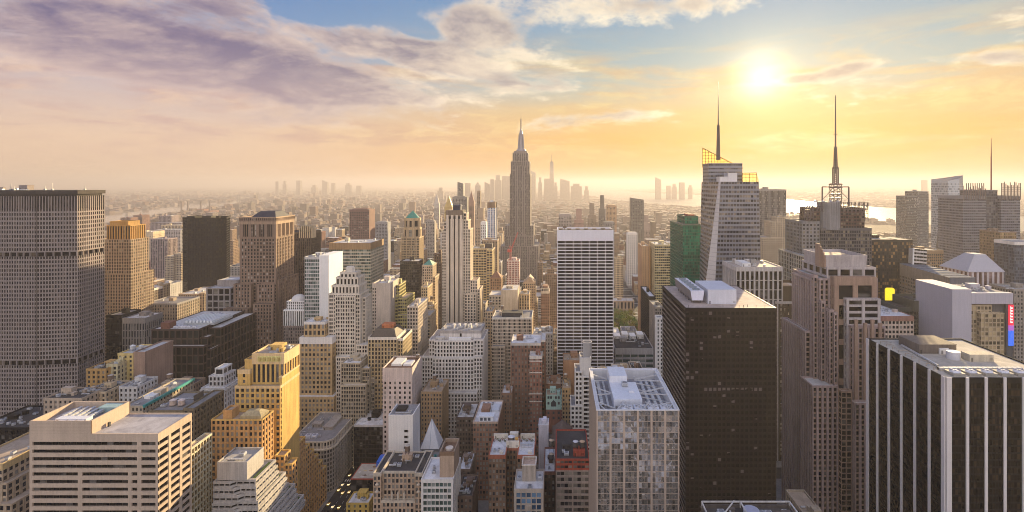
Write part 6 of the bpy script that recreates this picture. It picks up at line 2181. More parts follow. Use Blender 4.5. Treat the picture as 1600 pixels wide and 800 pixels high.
# broadcast tower block
def broadcast_tower():
    Y = 560.0
    p = lambda v, yy=Y: PX(v, yy)
    z = lambda v, yy=Y: PZ(v, yy)
    b = Bldg('broadcast_mast_tower', 'dark glass tower crowned by steel frames, a drum and a tall lattice broadcast mast', p(1305), Y + 25, 'skyscraper', wall=wall_mat((0.11, 0.10, 0.10), 0.5, .12, 'grey_metal', .4), trim=wall_mat((0.23, .22, .22)), third=wall_mat((.10, .06, .05)), glass=glass_mat((0.03, .028, .03), (.30, .25, .18), .3, .25, .1), roof=R_GREY, vis=430)
    s = ST(bay=2.4, fh=3.9, ww=.8, wh=.62, rec=.2, sp=.12, band=3)
    sg = ST(bay=3.6, fh=4, ww=.5, wh=.5, rec=.4, band=3, pm=1, sm=1, bm=1)
    b.rect(p(1283), p(1362), Y, Y + 46, 0, z(356), s)
    b.rect(p(1255), p(1283) - .05, Y + 2, Y + 44, 0, z(346), sg)
    b.rect(p(1276), p(1356), Y + 6, Y + 40, z(356) - 2, z(325), ST(bay=3, fh=3.6, ww=.7, wh=.5, rec=.3, band=2, pm=2, sm=2, bm=2))
    m = MB()
    m.cyl(p(1295, Y + 8), Y + 8, z(356) - 2, z(316), 11, n=24)
    for k in range(24):
        a = 2 * math.pi * k / 24
        m.bar((p(1295, Y + 8) + 11 * math.cos(a), Y + 8 + 11 * math.sin(a), z(356) - 2), (p(1295, Y + 8) + 11 * math.cos(a), Y + 8 + 11 * math.sin(a), z(316)), .4, (.8, .8, .8))
    b.part('corner_drum', m, b.wm[1])
    fr = MB()

    def cage(x0, x1, y, z0, z1, nx, nz, t=.5):
        for k in range(nx + 1):
            xx = x0 + (x1 - x0) * k / nx
            fr.bar((xx, y, z0), (xx, y, z1), t)
        for k in range(nz + 1):
            zz = z0 + (z1 - z0) * k / nz
            fr.bar((x0, y, zz), (x1, y, zz), t)
        for k in range(nx):
            xx, xn = x0 + (x1 - x0) * k / nx, x0 + (x1 - x0) * (k + 1) / nx
            fr.bar((xx, y, z0), (xn, y, z1), t * .7)
    cage(p(1257), p(1271), Y, z(344), z(316), 3, 7)
    cage(p(1271), p(1300), Y + 2, z(330), z(316), 4, 2, .6)
    cage(p(1318), p(1356), Y, z(333), z(316), 6, 3)
    cage(p(1345), p(1356), Y - .5, z(346), z(316), 2, 6)
    for y in (Y + 34,):
        cage(p(1257, y), p(1356, y), y, z(340, y), z(316, y), 14, 4)
    b.part('sign_frame', fr, MAST)
    m = MB()
    cx, cyy = p(1305.5, Y + 20), Y + 20
    zz = lambda v: z(v, cyy)
    lattice(m, (cx, cyy, zz(325)), (cx, cyy, zz(287)), 8.5, 7, .7)
    for v in (310, 304, 299, 294, 289):
        m.cyl(cx, cyy, zz(v), zz(v) + 1.2, 7, n=10)
    for sx in (-1, 1):
        m.bar((cx + sx * 15, cyy, zz(322)), (cx + sx * 15, cyy, zz(292)), 1.2)
        m.bar((cx, cyy, zz(292)), (cx + sx * 15, cyy, zz(292)), 1.2)
        m.bar((cx + sx * 15, cyy, zz(312)), (cx + sx * 4, cyy, zz(296)), .5)
    lattice(m, (cx, cyy, zz(287)), (cx, cyy, zz(262)), 4.4, 8, .7)
    m.cyl(cx, cyy, zz(264), zz(261), 3.2, n=10)
    lattice(m, (cx, cyy, zz(261)), (cx, cyy, zz(230)), 2.8, 12, .6, taper=.7)
    m.cyl(cx, cyy, zz(270), zz(210), 1.0, .9, 8)
    m.cyl(cx, cyy, zz(210), zz(178), .9, .7, 8)
    m.cyl(cx, cyy, zz(178), zz(149), .55, .3, 8)
    for v in (230, 210, 250):
        m.bar((cx - 2.4, cyy, zz(v)), (cx + 2.4, cyy, zz(v)), .4)
    for k in range(10):
        v = 176 - 2.6 * k
        m.bar((cx - .9, cyy, zz(v)), (cx + .9, cyy, zz(v)), .4)
    b.part('broadcast_mast', m, MAST)
    for k in range(4):
        m = MB()
        xx = p(1284 + 12 * k)
        m.cyl(xx, Y + 14, z(316), z(313.5), 2.4, 1.2, 10)
        b.part('satellite_dish', m, STEEL)
    b.finish()
    Y2 = 530
    b = hero('white_lattice_block', 'white square-gridded block at the left foot of the broadcast mast tower', 1262, 1280, 402, Y2, 70, ST(bay=4.2, fh=4.6, ww=.66, wh=.72, rec=.5, sp=.45, band=1.6), vis=480, wall=wall_mat((0.52, .47, .42)), glass=G_DARK, clutter=0)
    b.finish()


broadcast_tower()


# pink granite stepped tower
def pink_tower():
    Y = 370.0
    p = lambda v, yy=Y: PX(v, yy)
    z = lambda v, yy=Y: PZ(v, yy)
    pk = wall_mat((0.32, 0.215, 0.16), name='pink_granite')
    b = Bldg('pink_granite_tower', 'stepped pinkish brown granite tower with pale crown ring, left of the black striped slab', p(1318), Y + 22, wall=pk, trim=wall_mat((0.42, .37, .36), name='pale_metal'), third=wall_mat((0.36, .27, .25)), glass=G_BLACK, roof=R_PALE)
    pier = ST(bay=3.6, fh=3.75, ww=.48, wh=.6, rec=.9, sp=.3, band=1.4, bm=2, pm=2)
    big = ST(bay=7.4, fh=8, ww=.7, wh=.78, rec=.8, sp=.6, band=2.6)
    D = 50
    zt = PZ(399, Y + 8)
    # head: pale crown ring
    y1 = Y + 8
    b.rect(p(1291, y1), p(1354, y1), y1, y1 + 34, z(418, y1), z(405, y1), ST(solid=True, pm=1, bm=1, par=2.5, band=1))
    zc = b.rect(p(1290, y1), p(1354.5, y1), y1 - .3, y1 + 34.3, z(405, y1), z(398.5, y1), ST(solid=True, pm=1, bm=1, par=3, band=1.5))
    b.bulkhead(p(1300, y1), p(1340, y1), y1 + 8, y1 + 26, zc, 1.8, R_TAN)
    m = MB()
    for q in range(5):
        m.box(p(1284.5 + q, y1), p(1286.5 + q, y1), y1 + 4 - q, y1 + 10, z(418, y1), z(382 + 4.2 * q, y1), faces='FLRBT')
    b.part('corner_fin', m, pk)
    b.rect(p(1290, y1), p(1366, y1), y1 - 2, y1 + 36, z(434, y1), z(417, y1), ST(bay=9, fh=9, ww=.78, wh=.62, rec=.8, band=1.6, pm=1, sm=1, bm=1))
    b.rect(p(1278, y1), p(1368, y1), y1 - 2.5, y1 + 40, 0, z(434, y1), pier)
    # brown block with two big openings
    b.rect(p(1304), p(1370), Y, Y + 5.4, 0, z(433), ST(bay=14.5, fh=14, ww=.66, wh=.62, rec=1.0, sp=1, band=6, edge=1.5))
    b.rect(p(1318), p(1370.5), Y - 4, Y - .02, 0, z(465), ST(bay=11.6, fh=4.6, ww=.82, wh=.55, rec=.9, sp=.8, band=1.2, pm=1, sm=1, bm=1, edge=.8))
    # fluted shafts below
    b.rect(p(1321), p(1371), Y - 9, Y - 4.1, 0, z(505), pier)
    for k, px_ in enumerate((1323, 1337, 1348, 1360)):
        b.rect(p(px_), p(px_ + 4.4), Y - 10.4, Y - 9.05, 0, z(494 + 5 * (k % 2)), SOLID, roof=True)
    for k, (a, c, yt, yy) in enumerate(((1296, 1303, 484, Y - 3), (1303.4, 1309, 488, Y - 5), (1283, 1290, 470, Y + 3), (1271, 1278, 430, Y + 8))):
        b.rect(p(a, yy), p(c, yy), yy, Y + 12, 0, z(yt, yy), ST(bay=3, fh=3.75, ww=.4, wh=.6, rec=.5, band=2, pm=2, sm=0, bm=2))
    b.rect(p(1272, y1), p(1278, y1) - .05, y1 + 2, y1 + 36, 0, z(438, y1), pier)
    b.rect(p(1262, y1), p(1272, y1) - .05, y1 + 4, y1 + 44, 0, z(520, y1), pier)
    b.rect(p(1261, Y), p(1300, Y), Y - 8, Y + 10, 0, z(596), pier)
    b.rect(p(1316, Y), p(1372, Y), Y - 16, Y - 10.5, 0, z(615), pier)
    b.rect(p(1300, Y) + .05, p(1316, Y) - .05, Y - 12, Y - 8.1, 0, z(600), ST(bay=3, fh=3.75, ww=.75, wh=.7, rec=.3, band=1.5))
    b.finish()


pink_tower()

# ledge block and roof frame at the bottom edge
Y = 262
b = hero('beige_ledge_block', 'beige corner block with a pale ledge at the bottom edge, under the plain brown tower', 1296, 1330, 856, Y, 50, ST(bay=3, fh=3.8, ww=.5, wh=.55, band=2), wall=wall_mat((0.34, .28, .21)), roof=R_TAN, clutter=2, tank=0)
b.finish()
Y = 200
b = hero('framed_roof_building', 'roof with pale steel frames and a round tank cutting the bottom edge', 1116, 1265, 833, Y, 18, ST(bay=3, fh=3.9, ww=.7, wh=.6, band=2), wall=wall_mat((0.10, .085, .08)), trim=GREYL, roof=R_TAR, clutter=0)
x0, x1, y0, y1, z = b.tops[0]
fr = MB()
zf = z + 2.6
for k in range(3):
    xx = x0 + (x1 - x0) * (0, .44, 1)[k]
    fr.bar((xx, y0 + .6, zf), (xx, y1 - .6, zf), .5)
    for yy in (y0 + .6, y1 - .6):
        fr.bar((xx, yy, z), (xx, yy, zf), .4)
for yy in (y0 + .6, y1 - .6):
    fr.bar((x0, yy, zf), (x1, yy, zf), .5)
fr.bar((x0, y0 + 1, zf), (x0 + 14, y1, zf), .4)
b.part('steel_frame', fr, GREYL)
m = MB()
m.cyl(x0 + 19, y0 + 12, z, z + 2.6, 3.2, n=20)
m.cyl(x0 + 19, y0 + 12, z + 2.6, z + 2.8, 2.6, n=20, tint=(.8, .8, .9))
b.part('round_tank', m, plain_mat((.5, .5, .55), .5, .3, 'tank_steel'))
b.clutter(x0 + 3, x0 + 14, y0 + 3, y1 - 3, z, 4, 0, big=False)
b.clutter(x0 + 22, x1 - 2, y0 + 3, y1 - 3, z, 5, 0, big=False)
b.finish()


# ------ right background group
def slant_towers():
    Y = 600.0
    p = lambda v, yy=Y: PX(v, yy)
    z = lambda v, yy=Y: PZ(v, yy)
    b = hero('black_folded_tower', 'low black glass tower with a folded front, right of the broadcast mast tower', 1362, 1402, 374, Y, 40, ST(bay=2.4, fh=3.9, ww=.86, wh=.7, rec=.15, band=3, par=.4), vis=500, wall=DARK, glass=glass_mat((.03, .03, .032), (.45, .28, .12), .3, .35, .1), roof=R_GREY, clutter=2, tank=0)
    b.rect(p(1402) + .05, p(1429), Y + 3, Y + 40, 0, z(375), ST(bay=2.4, fh=3.9, ww=.86, wh=.7, rec=.15, band=3, par=.4))
    b.finish()
    b = Bldg('white_leaning_slab', 'white banded slab with a leaning edge between black folded tower and brown box tower', p(1430), Y - 6, wall=wall_mat((.54, .50, .47), name='white_band'), glass=G_BLACK, roof=R_PALE, vis=475)
    a0, a1 = Vector((p(1410), Y - 8, 0)), Vector((p(1420), Y - 8, z(387)))
    c0, c1 = Vector((p(1428), Y - 8, 0)), Vector((p(1441), Y - 8, z(389)))
    n = 46
    for r in range(n):
        f0, f1, fm = r / n, (r + 1) / n, (r + .5) / n
        L = [a0 + (a1 - a0) * f for f in (f0, fm, f1)]
        R = [c0 + (c1 - c0) * f for f in (f0, fm, f1)]
        o = Vector((0, -.4, 0))
        b.mw.poly([tuple(L[0] + o), tuple(R[0] + o), tuple(R[1] + o), tuple(L[1] + o)])
        b.mw.poly([tuple(L[1] + o), tuple(R[1] + o), tuple(R[1]), tuple(L[1])])
        for k in range(4):
            q0, q1 = (k + .03) / 4, (k + .97) / 4
            b.win([tuple(L[1] + (R[1] - L[1]) * q0), tuple(L[1] + (R[1] - L[1]) * q1), tuple(L[2] + (R[2] - L[2]) * q1), tuple(L[2] + (R[2] - L[2]) * q0)], b.rtint())
    dd = Vector((0, 8, 0))
    b.mw.poly([tuple(a0 + dd), tuple(a0), tuple(a1), tuple(a1 + dd)])
    b.mw.poly([tuple(c0), tuple(c0 + dd), tuple(c1 + dd), tuple(c1)])
    b.mw.poly([tuple(c0 + dd), tuple(a0 + dd), tuple(a1 + dd), tuple(c1 + dd)])
    b.mr.poly([tuple(a1), tuple(c1), tuple(c1 + dd), tuple(a1 + dd)])
    b.mw.ob((a0.x, 0), (1, 0), (0, -1), 0, .1, 0, .1, 0, .1, faces='')
    m = MB()
    m.bar(tuple(a0 + Vector((-.4, -.5, 0))), tuple(a1 + Vector((-.4, -.5, 0))), 1.3)
    b.part('edge_fin', m, WHITE)
    b.grow([(p(1410), Y - 8), (p(1441), Y)], 0)
    b.finish()
    Y2 = 700
    b = hero('brown_box_tower', 'square brown box tower with a dark top band, right of the white leaning slab', 1441, 1474, 391, Y2, 34, ST(bay=2.6, fh=3.9, ww=.6, wh=.5, rec=.3, band=5), vis=470, wall=wall_mat((.25, .17, .10)), clutter=2, tank=0)
    b.finish()
    # slanted glass roof building
    Y3 = 520
    b = Bldg('slant_roof_building', 'glass building with a long sloping skylit roof behind the black-green block', PX(1475, Y3), Y3 + 30, wall=wall_mat((.26, .21, .17)), trim=wall_mat((.10, .11, .14)), glass=glass_mat((.05, .04, .035), (.42, .28, .14), .35, .3, .12), roof=wall_mat((.10, .12, .17), .4, .1, 'skylight_glass', .5), vis=470)
    s = ST(bay=2.6, fh=3.8, ww=.7, wh=.5, rec=.3, band=.5, par=.1)
    x0, x1 = PX(1484, Y3), PX(1524, Y3)
    b.rect(x0, x1, Y3, Y3 + 76, 0, PZ(450, Y3), s, roof=False)
    zf, zb = PZ(450, Y3), PZ(412, Y3 + 76)
    zk = PZ(434, Y3)
    pr = [(x0, Y3, zf), (x1, Y3, zf), (x1, Y3 + 76, zf), (x0, Y3 + 76, zf)]
    b.mw.poly([(x0, Y3 + 76, zf), (x0, Y3, zf), (x0, Y3, zk), (x0, Y3 + 76, zb)])
    b.mw.poly([(x0, Y3, zf), (x1, Y3, zf), (x1, Y3, zk), (x0, Y3, zk)], mi=1)
    b.mw.poly([(x1, Y3, zf), (x1, Y3 + 76, zf), (x1, Y3 + 76, zb), (x1, Y3, zk)])
    b.mr.poly([(x0, Y3, zk), (x1, Y3, zk), (x1, Y3 + 76, zb), (x0, Y3 + 76, zb)])
    for k in range(9):
        yy = Y3 + 76 * k / 8
        zz = zk + (zb - zk) * k / 8
        b.mw.bar((x0, yy, zz + .2), (x1, yy, zz + .2), .6, mi=1)
    for k in range(20):
        zz = PZ(470 + 5 * k, Y3)
        b.mw.ob((x0, Y3 + 76), (0, -1), (-1, 0), 0, 76, 0, .12, zz, zz + 1.2, faces='FTU')
    b.finish()


slant_towers()

Y = 470
b = hero('black_green_block', 'dark green black office block with stepped corner, below the sloping glass roof', 1428, 1487, 470, Y, 30, ST(bay=2.6, fh=4, ww=.8, wh=.62, rec=.2, band=10, par=2), vis=530, wall=wall_mat((.05, .058, .052), .5, .2, 'dark_green_metal', .4), glass=G_BLACK, roof=R_TAR, clutter=3, tank=0)
b.rect(PX(1408, Y), PX(1428, Y) - .05, Y + 2, Y + 30, 0, PZ(481, Y), ST(bay=2.6, fh=4, ww=.8, wh=.62, rec=.2, band=4))
b.rect(PX(1463, Y), PX(1487, Y), Y - 4, Y - .02, 0, PZ(487, Y), ST(bay=2.6, fh=4, ww=.8, wh=.62, rec=.2, band=4))
b.finish()
Y = 455
b = hero('white_orange_block', 'low white block with striped bands and a snow-white roof, under the yellow billboard', 1371, 1428, 494, Y, 46, ST(bay=3.4, fh=4.2, ww=.6, wh=.5, rec=.5, band=4.5, par=.6, bm=1), vis=532, wall=wall_mat((.55, .44, .36)), trim=wall_mat((.30, .16, .12)), glass=G_DARK, roof=R_WHITE, clutter=7, tank=0)
b.finish()


# hotel shaped like a portal, with lit signs
def portal_hotel():
    Y = 430.0
    p = lambda v, yy=Y: PX(v, yy)
    z = lambda v, yy=Y: PZ(v, yy)
    lav = wall_mat((.43, .41, .46), .7, .1, 'pale_lavender_panel')
    b = Bldg('portal_hotel', 'pale lavender hotel shaped like a giant doorway round a golden window grid', p(1536), Y + 18, 'hotel', wall=lav, trim=wall_mat((.07, .075, .085)), third=wall_mat((.42, .33, .22)), glass=glass_mat((.10, .08, .05), (.62, .48, .28), .6, .2, .15), roof=R_GREY, vis=560)
    b.mw.box(p(1488), p(1518), Y, Y + 44, 0, z(452), faces='FLRBT')
    b.mw.box(p(1518) + .02, p(1583), Y, Y + 5, z(475), z(458), faces='FLRBTU')
    b.mw.box(p(1518) + .02, p(1583), Y + 5.02, Y + 40, z(475), z(459), faces='FLRB')
    b.mw.box(p(1573), p(1583), Y + .3, Y + 36, 0, z(475) - .02, mi=1, faces='FLRB')
    b.mr.poly([(p(1519), Y + 5.1, z(459.2)), (p(1582), Y + 5.1, z(459.2)), (p(1582), Y + 40, z(459.2)), (p(1519), Y + 40, z(459.2))])
    b.rect(p(1518) + .05, p(1553), Y + 2, Y + 38, 0, z(477), ST(bay=3, fh=3.8, ww=.66, wh=.6, rec=.3, band=1.5, pm=2, sm=2, bm=2), roof=False)
    b.rect(p(1529), p(1565), Y - 2.6, Y + 1.9, 0, z(488), ST(bay=3, fh=3.8, ww=.7, wh=.62, rec=.3, band=1, pm=2, sm=2, bm=2))
    b.mw.box(p(1553) + .05, p(1573) - .05, Y + 3, Y + 38, 0, z(475) - .05, mi=1, faces='FLRB')
    for k in range(11):
        xx = p(1518) + (p(1583) - p(1518)) * k / 11
        b.mw.box(xx, xx + .15, Y - .05, Y, z(474.5), z(458.5), (.8, .8, .8), faces='FLR')
    b.clutter(p(1522), p(1578), Y + 8, Y + 36, z(459), 8, 0)
    b.grow([(p(1488), Y), (p(1583), Y + 40)], 0)
    b.finish()
    # lit red and blue sign on its right edge
    s = bpy.data.objects.new('lit_hotel_sign', None)
    col.objects.link(s)
    s.location = (p(1579), Y - .6, z(500))
    tag(s, 'vertical lit sign, red above and blue below, on the portal hotel', 'sign')

    def emis(name, c, e):
        m, t, bb = new_mat(name)
        bb.inputs['Base Color'].default_value = (*[v * .3 for v in c], 1)
        bb.inputs['Emission Color'].default_value = (*c, 1)
        bb.inputs['Emission Strength'].default_value = e
        return m
    o = tuple(s.location)
    for nm, y0, y1, c in (('red_panel', 508, 476, (.75, .02, .06)), ('purple_panel', 516, 508.2, (.35, .10, .45)), ('blue_panel', 540, 516.2, (.03, .14, .75))):
        m = MB()
        m.box(p(1575), p(1582.5), Y - 1.0, Y - .05, z(y0), z(y1), faces='FLRTUB')
        m.build(nm, emis(nm, c, .35), s, o)
    m = MB()
    for k in range(6):
        zz = z(504 - 4.4 * k)
        m.box(p(1577), p(1581), Y - 1.1, Y - 1.02, zz, zz + 1.1, faces='FLRTU')
        m.box(p(1577), p(1578), Y - 1.12, Y - 1.02, zz + .8, zz + 2.0, faces='FLRTU')
    m.build('lettering', emis('white_letters', (.9, .8, .75), .4), s, o)
    # yellow billboard
    yy = 520.0
    s = bpy.data.objects.new('yellow_billboard', None)
    col.objects.link(s)
    s.location = (p(1391, yy), yy, z(480, yy))
    tag(s, 'glowing yellow rounded billboard standing on the low white striped block', 'billboard')
    o = tuple(s.location)
    x0, x1, z0, z1 = p(1384, yy), p(1398, yy), z(471, yy), z(450, yy)
    r = 2.0
    pts = []
    for cx, cz, a0 in ((x1 - r, z0 + r, -90), (x1 - r, z1 - r, 0), (x0 + r, z1 - r, 90), (x0 + r, z0 + r, 180)):
        for k in range(5):
            a = math.radians(a0 + 90 * k / 4)
            pts.append((cx + r * math.cos(a), cz + r * math.sin(a)))
    m = MB()
    m.poly([(x, yy, zz) for x, zz in pts])
    for i in range(len(pts)):
        a, c = pts[i], pts[(i + 1) % len(pts)]
        m.poly([(a[0], yy + 1.5, a[1]), (c[0], yy + 1.5, c[1]), (c[0], yy, c[1]), (a[0], yy, a[1])])
    m.poly([(x, yy + 1.5, zz) for x, zz in pts][::-1])
    m.build('panel', emis('yellow_light', (1.0, .66, .02), .42), s, o)
    m = MB()
    m.bar(((x0 + x1) / 2, yy + .8, z(520, yy)), ((x0 + x1) / 2, yy + .8, z0), 1.0)
    m.bar((x0 + 1, yy + .8, z(490, yy)), (x1 - 1, yy + .8, z(490, yy)), .6)
    m.build('post', STEEL, s, o)
    s2 = bpy.data.objects.new('orange_sign_board', None)
    col.objects.link(s2)
    yy = 506.0
    s2.location = (p(1398, yy), yy, z(485, yy))
    tag(s2, 'low wide orange sign board just below the yellow billboard', 'sign')
    o = tuple(s2.location)
    m = MB()
    m.box(p(1388, yy), p(1406, yy), yy, yy + 1, z(483, yy), z(476, yy), faces='FLRTUB')
    m.build('panel', emis('orange_light', (.9, .42, .04), .25), s2, o)
    m = MB()
    for k in (1391, 1403):
        m.bar((p(k, yy), yy + .5, z(500, yy)), (p(k, yy), yy + .5, z(483, yy)), .7)
    m.build('post', STEEL, s2, o)


portal_hotel()


# newspaper tower with rod screens and mast
def rod_tower():
    Y = 760.0
    p = lambda v, yy=Y: PX(v, yy)
    z = lambda v, yy=Y: PZ(v, yy)
    b = Bldg('rod_screen_tower', 'grey louvred tower with bristling steel rods and a thin red-brown mast, right edge', p(1550), Y + 25, 'skyscraper', wall=wall_mat((.185, .19, .22), .6, .08, 'ceramic_rods'), trim=wall_mat((.10, .11, .14)), glass=glass_mat((.035, .035, .045), (.16, .15, .16), .2), roof=R_GREY, vis=420)
    s = ST(bay=3.0, fh=4.1, ww=.97, wh=.46, rec=.4, sp=.38, band=5)
    sd = ST(bay=3.0, fh=4.1, ww=.85, wh=.7, rec=.2, band=2, pm=1, sm=1, bm=1)
    b.rect(p(1505), p(1541), Y, Y + 50, 0, z(306), s)
    b.rect(p(1541) + .05, p(1564) - .05, Y + 6, Y + 50, 0, z(297), sd)
    b.rect(p(1564), p(1594), Y, Y + 50, 0, z(306), s)
    m = MB()
    for k in range(14):
        xx = p(1504.5 + (k * 2.7))
        m.bar((xx, Y - .6, z(312)), (xx, Y - .6, z(296 - 6 * rng.random())), .75)
    for k in range(14):
        xx = p(1564.5 + (k * 2.25))
        m.bar((xx, Y - .6, z(312)), (xx, Y - .6, z(290 - 7 * rng.random())), .75)
    for k in range(9):
        xx = p(1510 + k * 3.4, Y + 48)
        m.bar((xx, Y + 48, z(306, Y + 48)), (xx, Y + 48, z(286, Y + 48)), .8)
    for zz in (303, 300, 297):
        m.bar((p(1504), Y - .5, z(zz)), (p(1541), Y - .5, z(zz)), .4)
        m.bar((p(1564), Y - .5, z(zz - 4)), (p(1595), Y - .5, z(zz - 4)), .4)
    b.part('rod_screen', m, MAST)
    m = MB()
    mx, my = p(1548.8, Y + 25), Y + 25
    m.cyl(mx, my, z(297, my), z(245, my), 1.0, .8, 8)
    m.cyl(mx, my, z(245, my), z(216, my), .7, .25, 8)
    b.part('mast', m, wall_mat((.16, .05, .045)))
    b.finish()
    # pale glass tower with slanted head
    Y2 = 900.0
    P = lambda v: PX(v, Y2)
    Z = lambda v: PZ(v, Y2)
    b = Bldg('slanted_glass_tower', 'pale blue glass tower with a slanted pointed head, left of the rod-screened tower', P(1500), Y2 + 25, wall=wall_mat((.40, .43, .46), .35, .06, 'pale_glass', .5), trim=wall_mat((.16, .20, .26), .35, .06, 'blue_glass_skin', .5), glass=glass_mat((.22, .25, .29), (.45, .48, .52), .3, .3, .15), roof=R_GREY, vis=420)
    zt = Z(286)
    s = ST(bay=2.4, fh=4.2, ww=.9, wh=.72, rec=.1, sp=.06, band=.4, par=.2)
    s2 = dict(s, pm=1, sm=1)
    A, Bq, C, D = (P(1481), Y2), (P(1499), Y2), (P(1516), Y2 + 16), (P(1481), Y2 + 40)
    b.tier([A, Bq, C, D], 0, zt, [s, s2, s2, s], roof=False)
    zA, zB, zC, zD = Z(283), Z(279), Z(273.5), Z(280)
    q = [(*A, zA), (*Bq, zB), (*C, zC), (*D, zD)]
    for i in range(4):
        j = (i + 1) % 4
        a, c = (A, Bq, C, D)[i], (A, Bq, C, D)[j]
        b.mw.poly([(*a, zt), (*c, zt), q[j], q[i]], mi=0 if i in (0, 3) else 1)
    b.mr.poly(q)
    m = MB()
    m.bar((P(1487), Y2 + 20, Z(279)), (P(1508), Y2 + 20, Z(275)), .7)
    m.bar((P(1504), Y2 + 20, Z(281)), (P(1504), Y2 + 20, Z(275.5)), .7)
    b.part('roof_crane', m, MAST)
    b.finish()
    # far blue-grey pair
    Y3 = 1250.0
    b = hero('twin_step_tower', 'grey glass tower of two unequal steps standing in haze before the river', 1417, 1433, 306, Y3, 40, ST(bay=2.6, fh=3.9, ww=.8, wh=.7, rec=.15, band=2), vis=372, steps=[(1433.3, 1451, 299, Y3, 44, None, 0.0)], wall=wall_mat((.16, .17, .19)), glass=G_DARK, clutter=2, tank=0)
    b.finish()
    Y4 = 640
    hero('blue_dark_block', 'dark blue glass block with a pale top band at the right edge', 1585, 1625, 378, Y4, 30, ST(bay=2.2, fh=4, ww=.85, wh=.7, rec=.15, band=4, bm=1), vis=500, wall=wall_mat((.05, .07, .11), .4, .1, 'blue_metal', .5), trim=WHITEB, glass=glass_mat((.02, .03, .05), (.1, .13, .18), .3), clutter=0).finish()
    hero('bronze_glass_block', 'bronze glass block with copper reflections at the foot of the rod-screened tower', 1563, 1588, 362, 690, 34, ST(bay=2.4, fh=3.9, ww=.8, wh=.6, rec=.2, band=2), vis=480, wall=wall_mat((.24, .17, .12)), glass=G_GOLD, clutter=2, tank=0).finish()


rod_tower()


def hip_block():
    Y = 560.0
    p = lambda v, yy=Y: PX(v, yy)
    z = lambda v, yy=Y: PZ(v, yy)
    b = hero('pale_hipped_building', 'white columned building under a big pale grey hipped roof, before the rod-screened tower', 1512, 1568, 424, Y, 40, ST(bay=6, fh=40, ww=.5, wh=.98, rec=.6, sp=.2, band=1), vis=456, wall=wall_mat((.50, .44, .45)), glass=glass_mat((.10, .05, .05), (.3, .2, .2), .3), clutter=0)
    x0, x1, y0, y1, zz = b.tops[0]
    m = MB()
    q0 = [(x0 - 1, y0 - 1, zz + .8), (x1 + 1, y0 - 1, zz + .8), (x1 + 1, y1 + 1, zz + .8), (x0 - 1, y1 + 1, zz + .8)]
    zt = z(400)
    q1 = [(x0 + 19, y0 + 14, zt), (x1 - 8, y0 + 14, zt), (x1 - 8, y1 - 12, zt), (x0 + 19, y1 - 12, zt)]
    for i in range(4):
        m.poly([q0[i], q0[(i + 1) % 4], q1[(i + 1) % 4], q1[i]])
    m.poly(q1)
    b.part('hipped_roof', m, plain_mat((.38, .37, .40), .6, .1, 'lead_roof'))
    b.finish()
    # church-like spire
    Y = 900.0
    s = bpy.data.objects.new('dark_spire', None)
    col.objects.link(s)
    s.location = (PX(1467, Y), Y, 0)
    tag(s, 'slim dark pointed spire in front of the river, right of the twin-step tower', 'spire')
    o = tuple(s.location)
    m = MB()
    m.box(o[0] - 5, o[0] + 5, Y - 5, Y + 5, 0, PZ(388, Y), faces='FLRBT')
    m.build('base', wall_mat((.16, .15, .15)), s, o)
    m = MB()
    m.cyl(o[0], Y, PZ(388, Y), PZ(345, Y), 4.4, 0.0, 8)
    m.build('steeple', wall_mat((.09, .09, .09)), s, o)


hip_block()
hero('right_edge_punched_block', 'grey office block with punched windows at the right edge behind the portal hotel', 1584, 1640, 452, 520, 30, ST(bay=3.2, fh=3.9, ww=.5, wh=.5, rec=.4), vis=600, wall=wall_mat((.27, .24, .21)), clutter=2, tank=0).finish()

# ================================================================== LEFT MIDDLE GROUP
# dark brown framed office with a busy roof
def brown_frame_office():
    Y = 500.0
    p = lambda v, yy=Y: PX(v, yy)
    z = lambda v, yy=Y: PZ(v, yy)
    fr = wall_mat((0.055, 0.034, 0.028), 0.6, .2, 'brown_frame')
    b = Bldg('brown_framed_office', 'dark brown framed glass office with a busy white roof, right of the huge concrete tower', p(290), Y + 36, wall=fr, glass=glass_mat((.010, .013, .012), (.03, .034, .03), .2, rough=.08, spec=.08), roof=R_PALE, vis=612)
    s = ST(bay=5.6, fh=8.6, ww=.8, wh=.84, rec=.9, sp=.6, band=1.6, par=.6)
    x0, xc, x1 = p(229), p(304), p(318)
    zt = z(517)
    zr = b.rect(x0, xc, Y + 6, Y + 80, 0, zt, s)
    b.rect(xc + .05, x1 + 4, Y + 20, Y + 80, 0, z(512, Y + 20), s)
    b.rect(xc + .05, x1 - 2, Y + 9, Y + 19.9, 0, z(531), s)
    b.rect(p(222), x1, Y, Y + 5.9, 0, z(541), s)
    b.rect(x1 + .05, x1 + 4.2, Y + 4, Y + 19.9, 0, z(548), s)
    b.bulkhead(p(240), p(254), Y + 9, Y + 18, zr, 6, wall_mat((.20, .09, .06)))
    m = MB()
    for k in range(8):
        xx = p(262) + k * 3.6
        m.box(xx, xx + 1.9, Y + 24, Y + 52, zr + 2.2, zr + 4.2, (1.1, 1.1, 1.1), faces='FLRBT')
    m.box(p(260), p(262) + 30, Y + 23, Y + 53, zr, zr + 2.2, (.6, .6, .6), faces='FLRBT')
    b.part('skylight_bank', m, plain_mat((.66, .68, .68), .5, .1, 'white_plant'))
    for k in range(12):
        b.ac(p(262 + 5 * (k % 7)), Y + 12 + (k // 7) * 50 + rng.uniform(-2, 2), zr, rng.uniform(2.4, 4), rng.uniform(1.6, 2.6), plain_mat((.66, .66, .7), .5, .1, 'white_plant'))
    b.duct((p(250), Y + 58), (p(300), Y + 58), zr, 1.6, 1.2)
    b.finish()


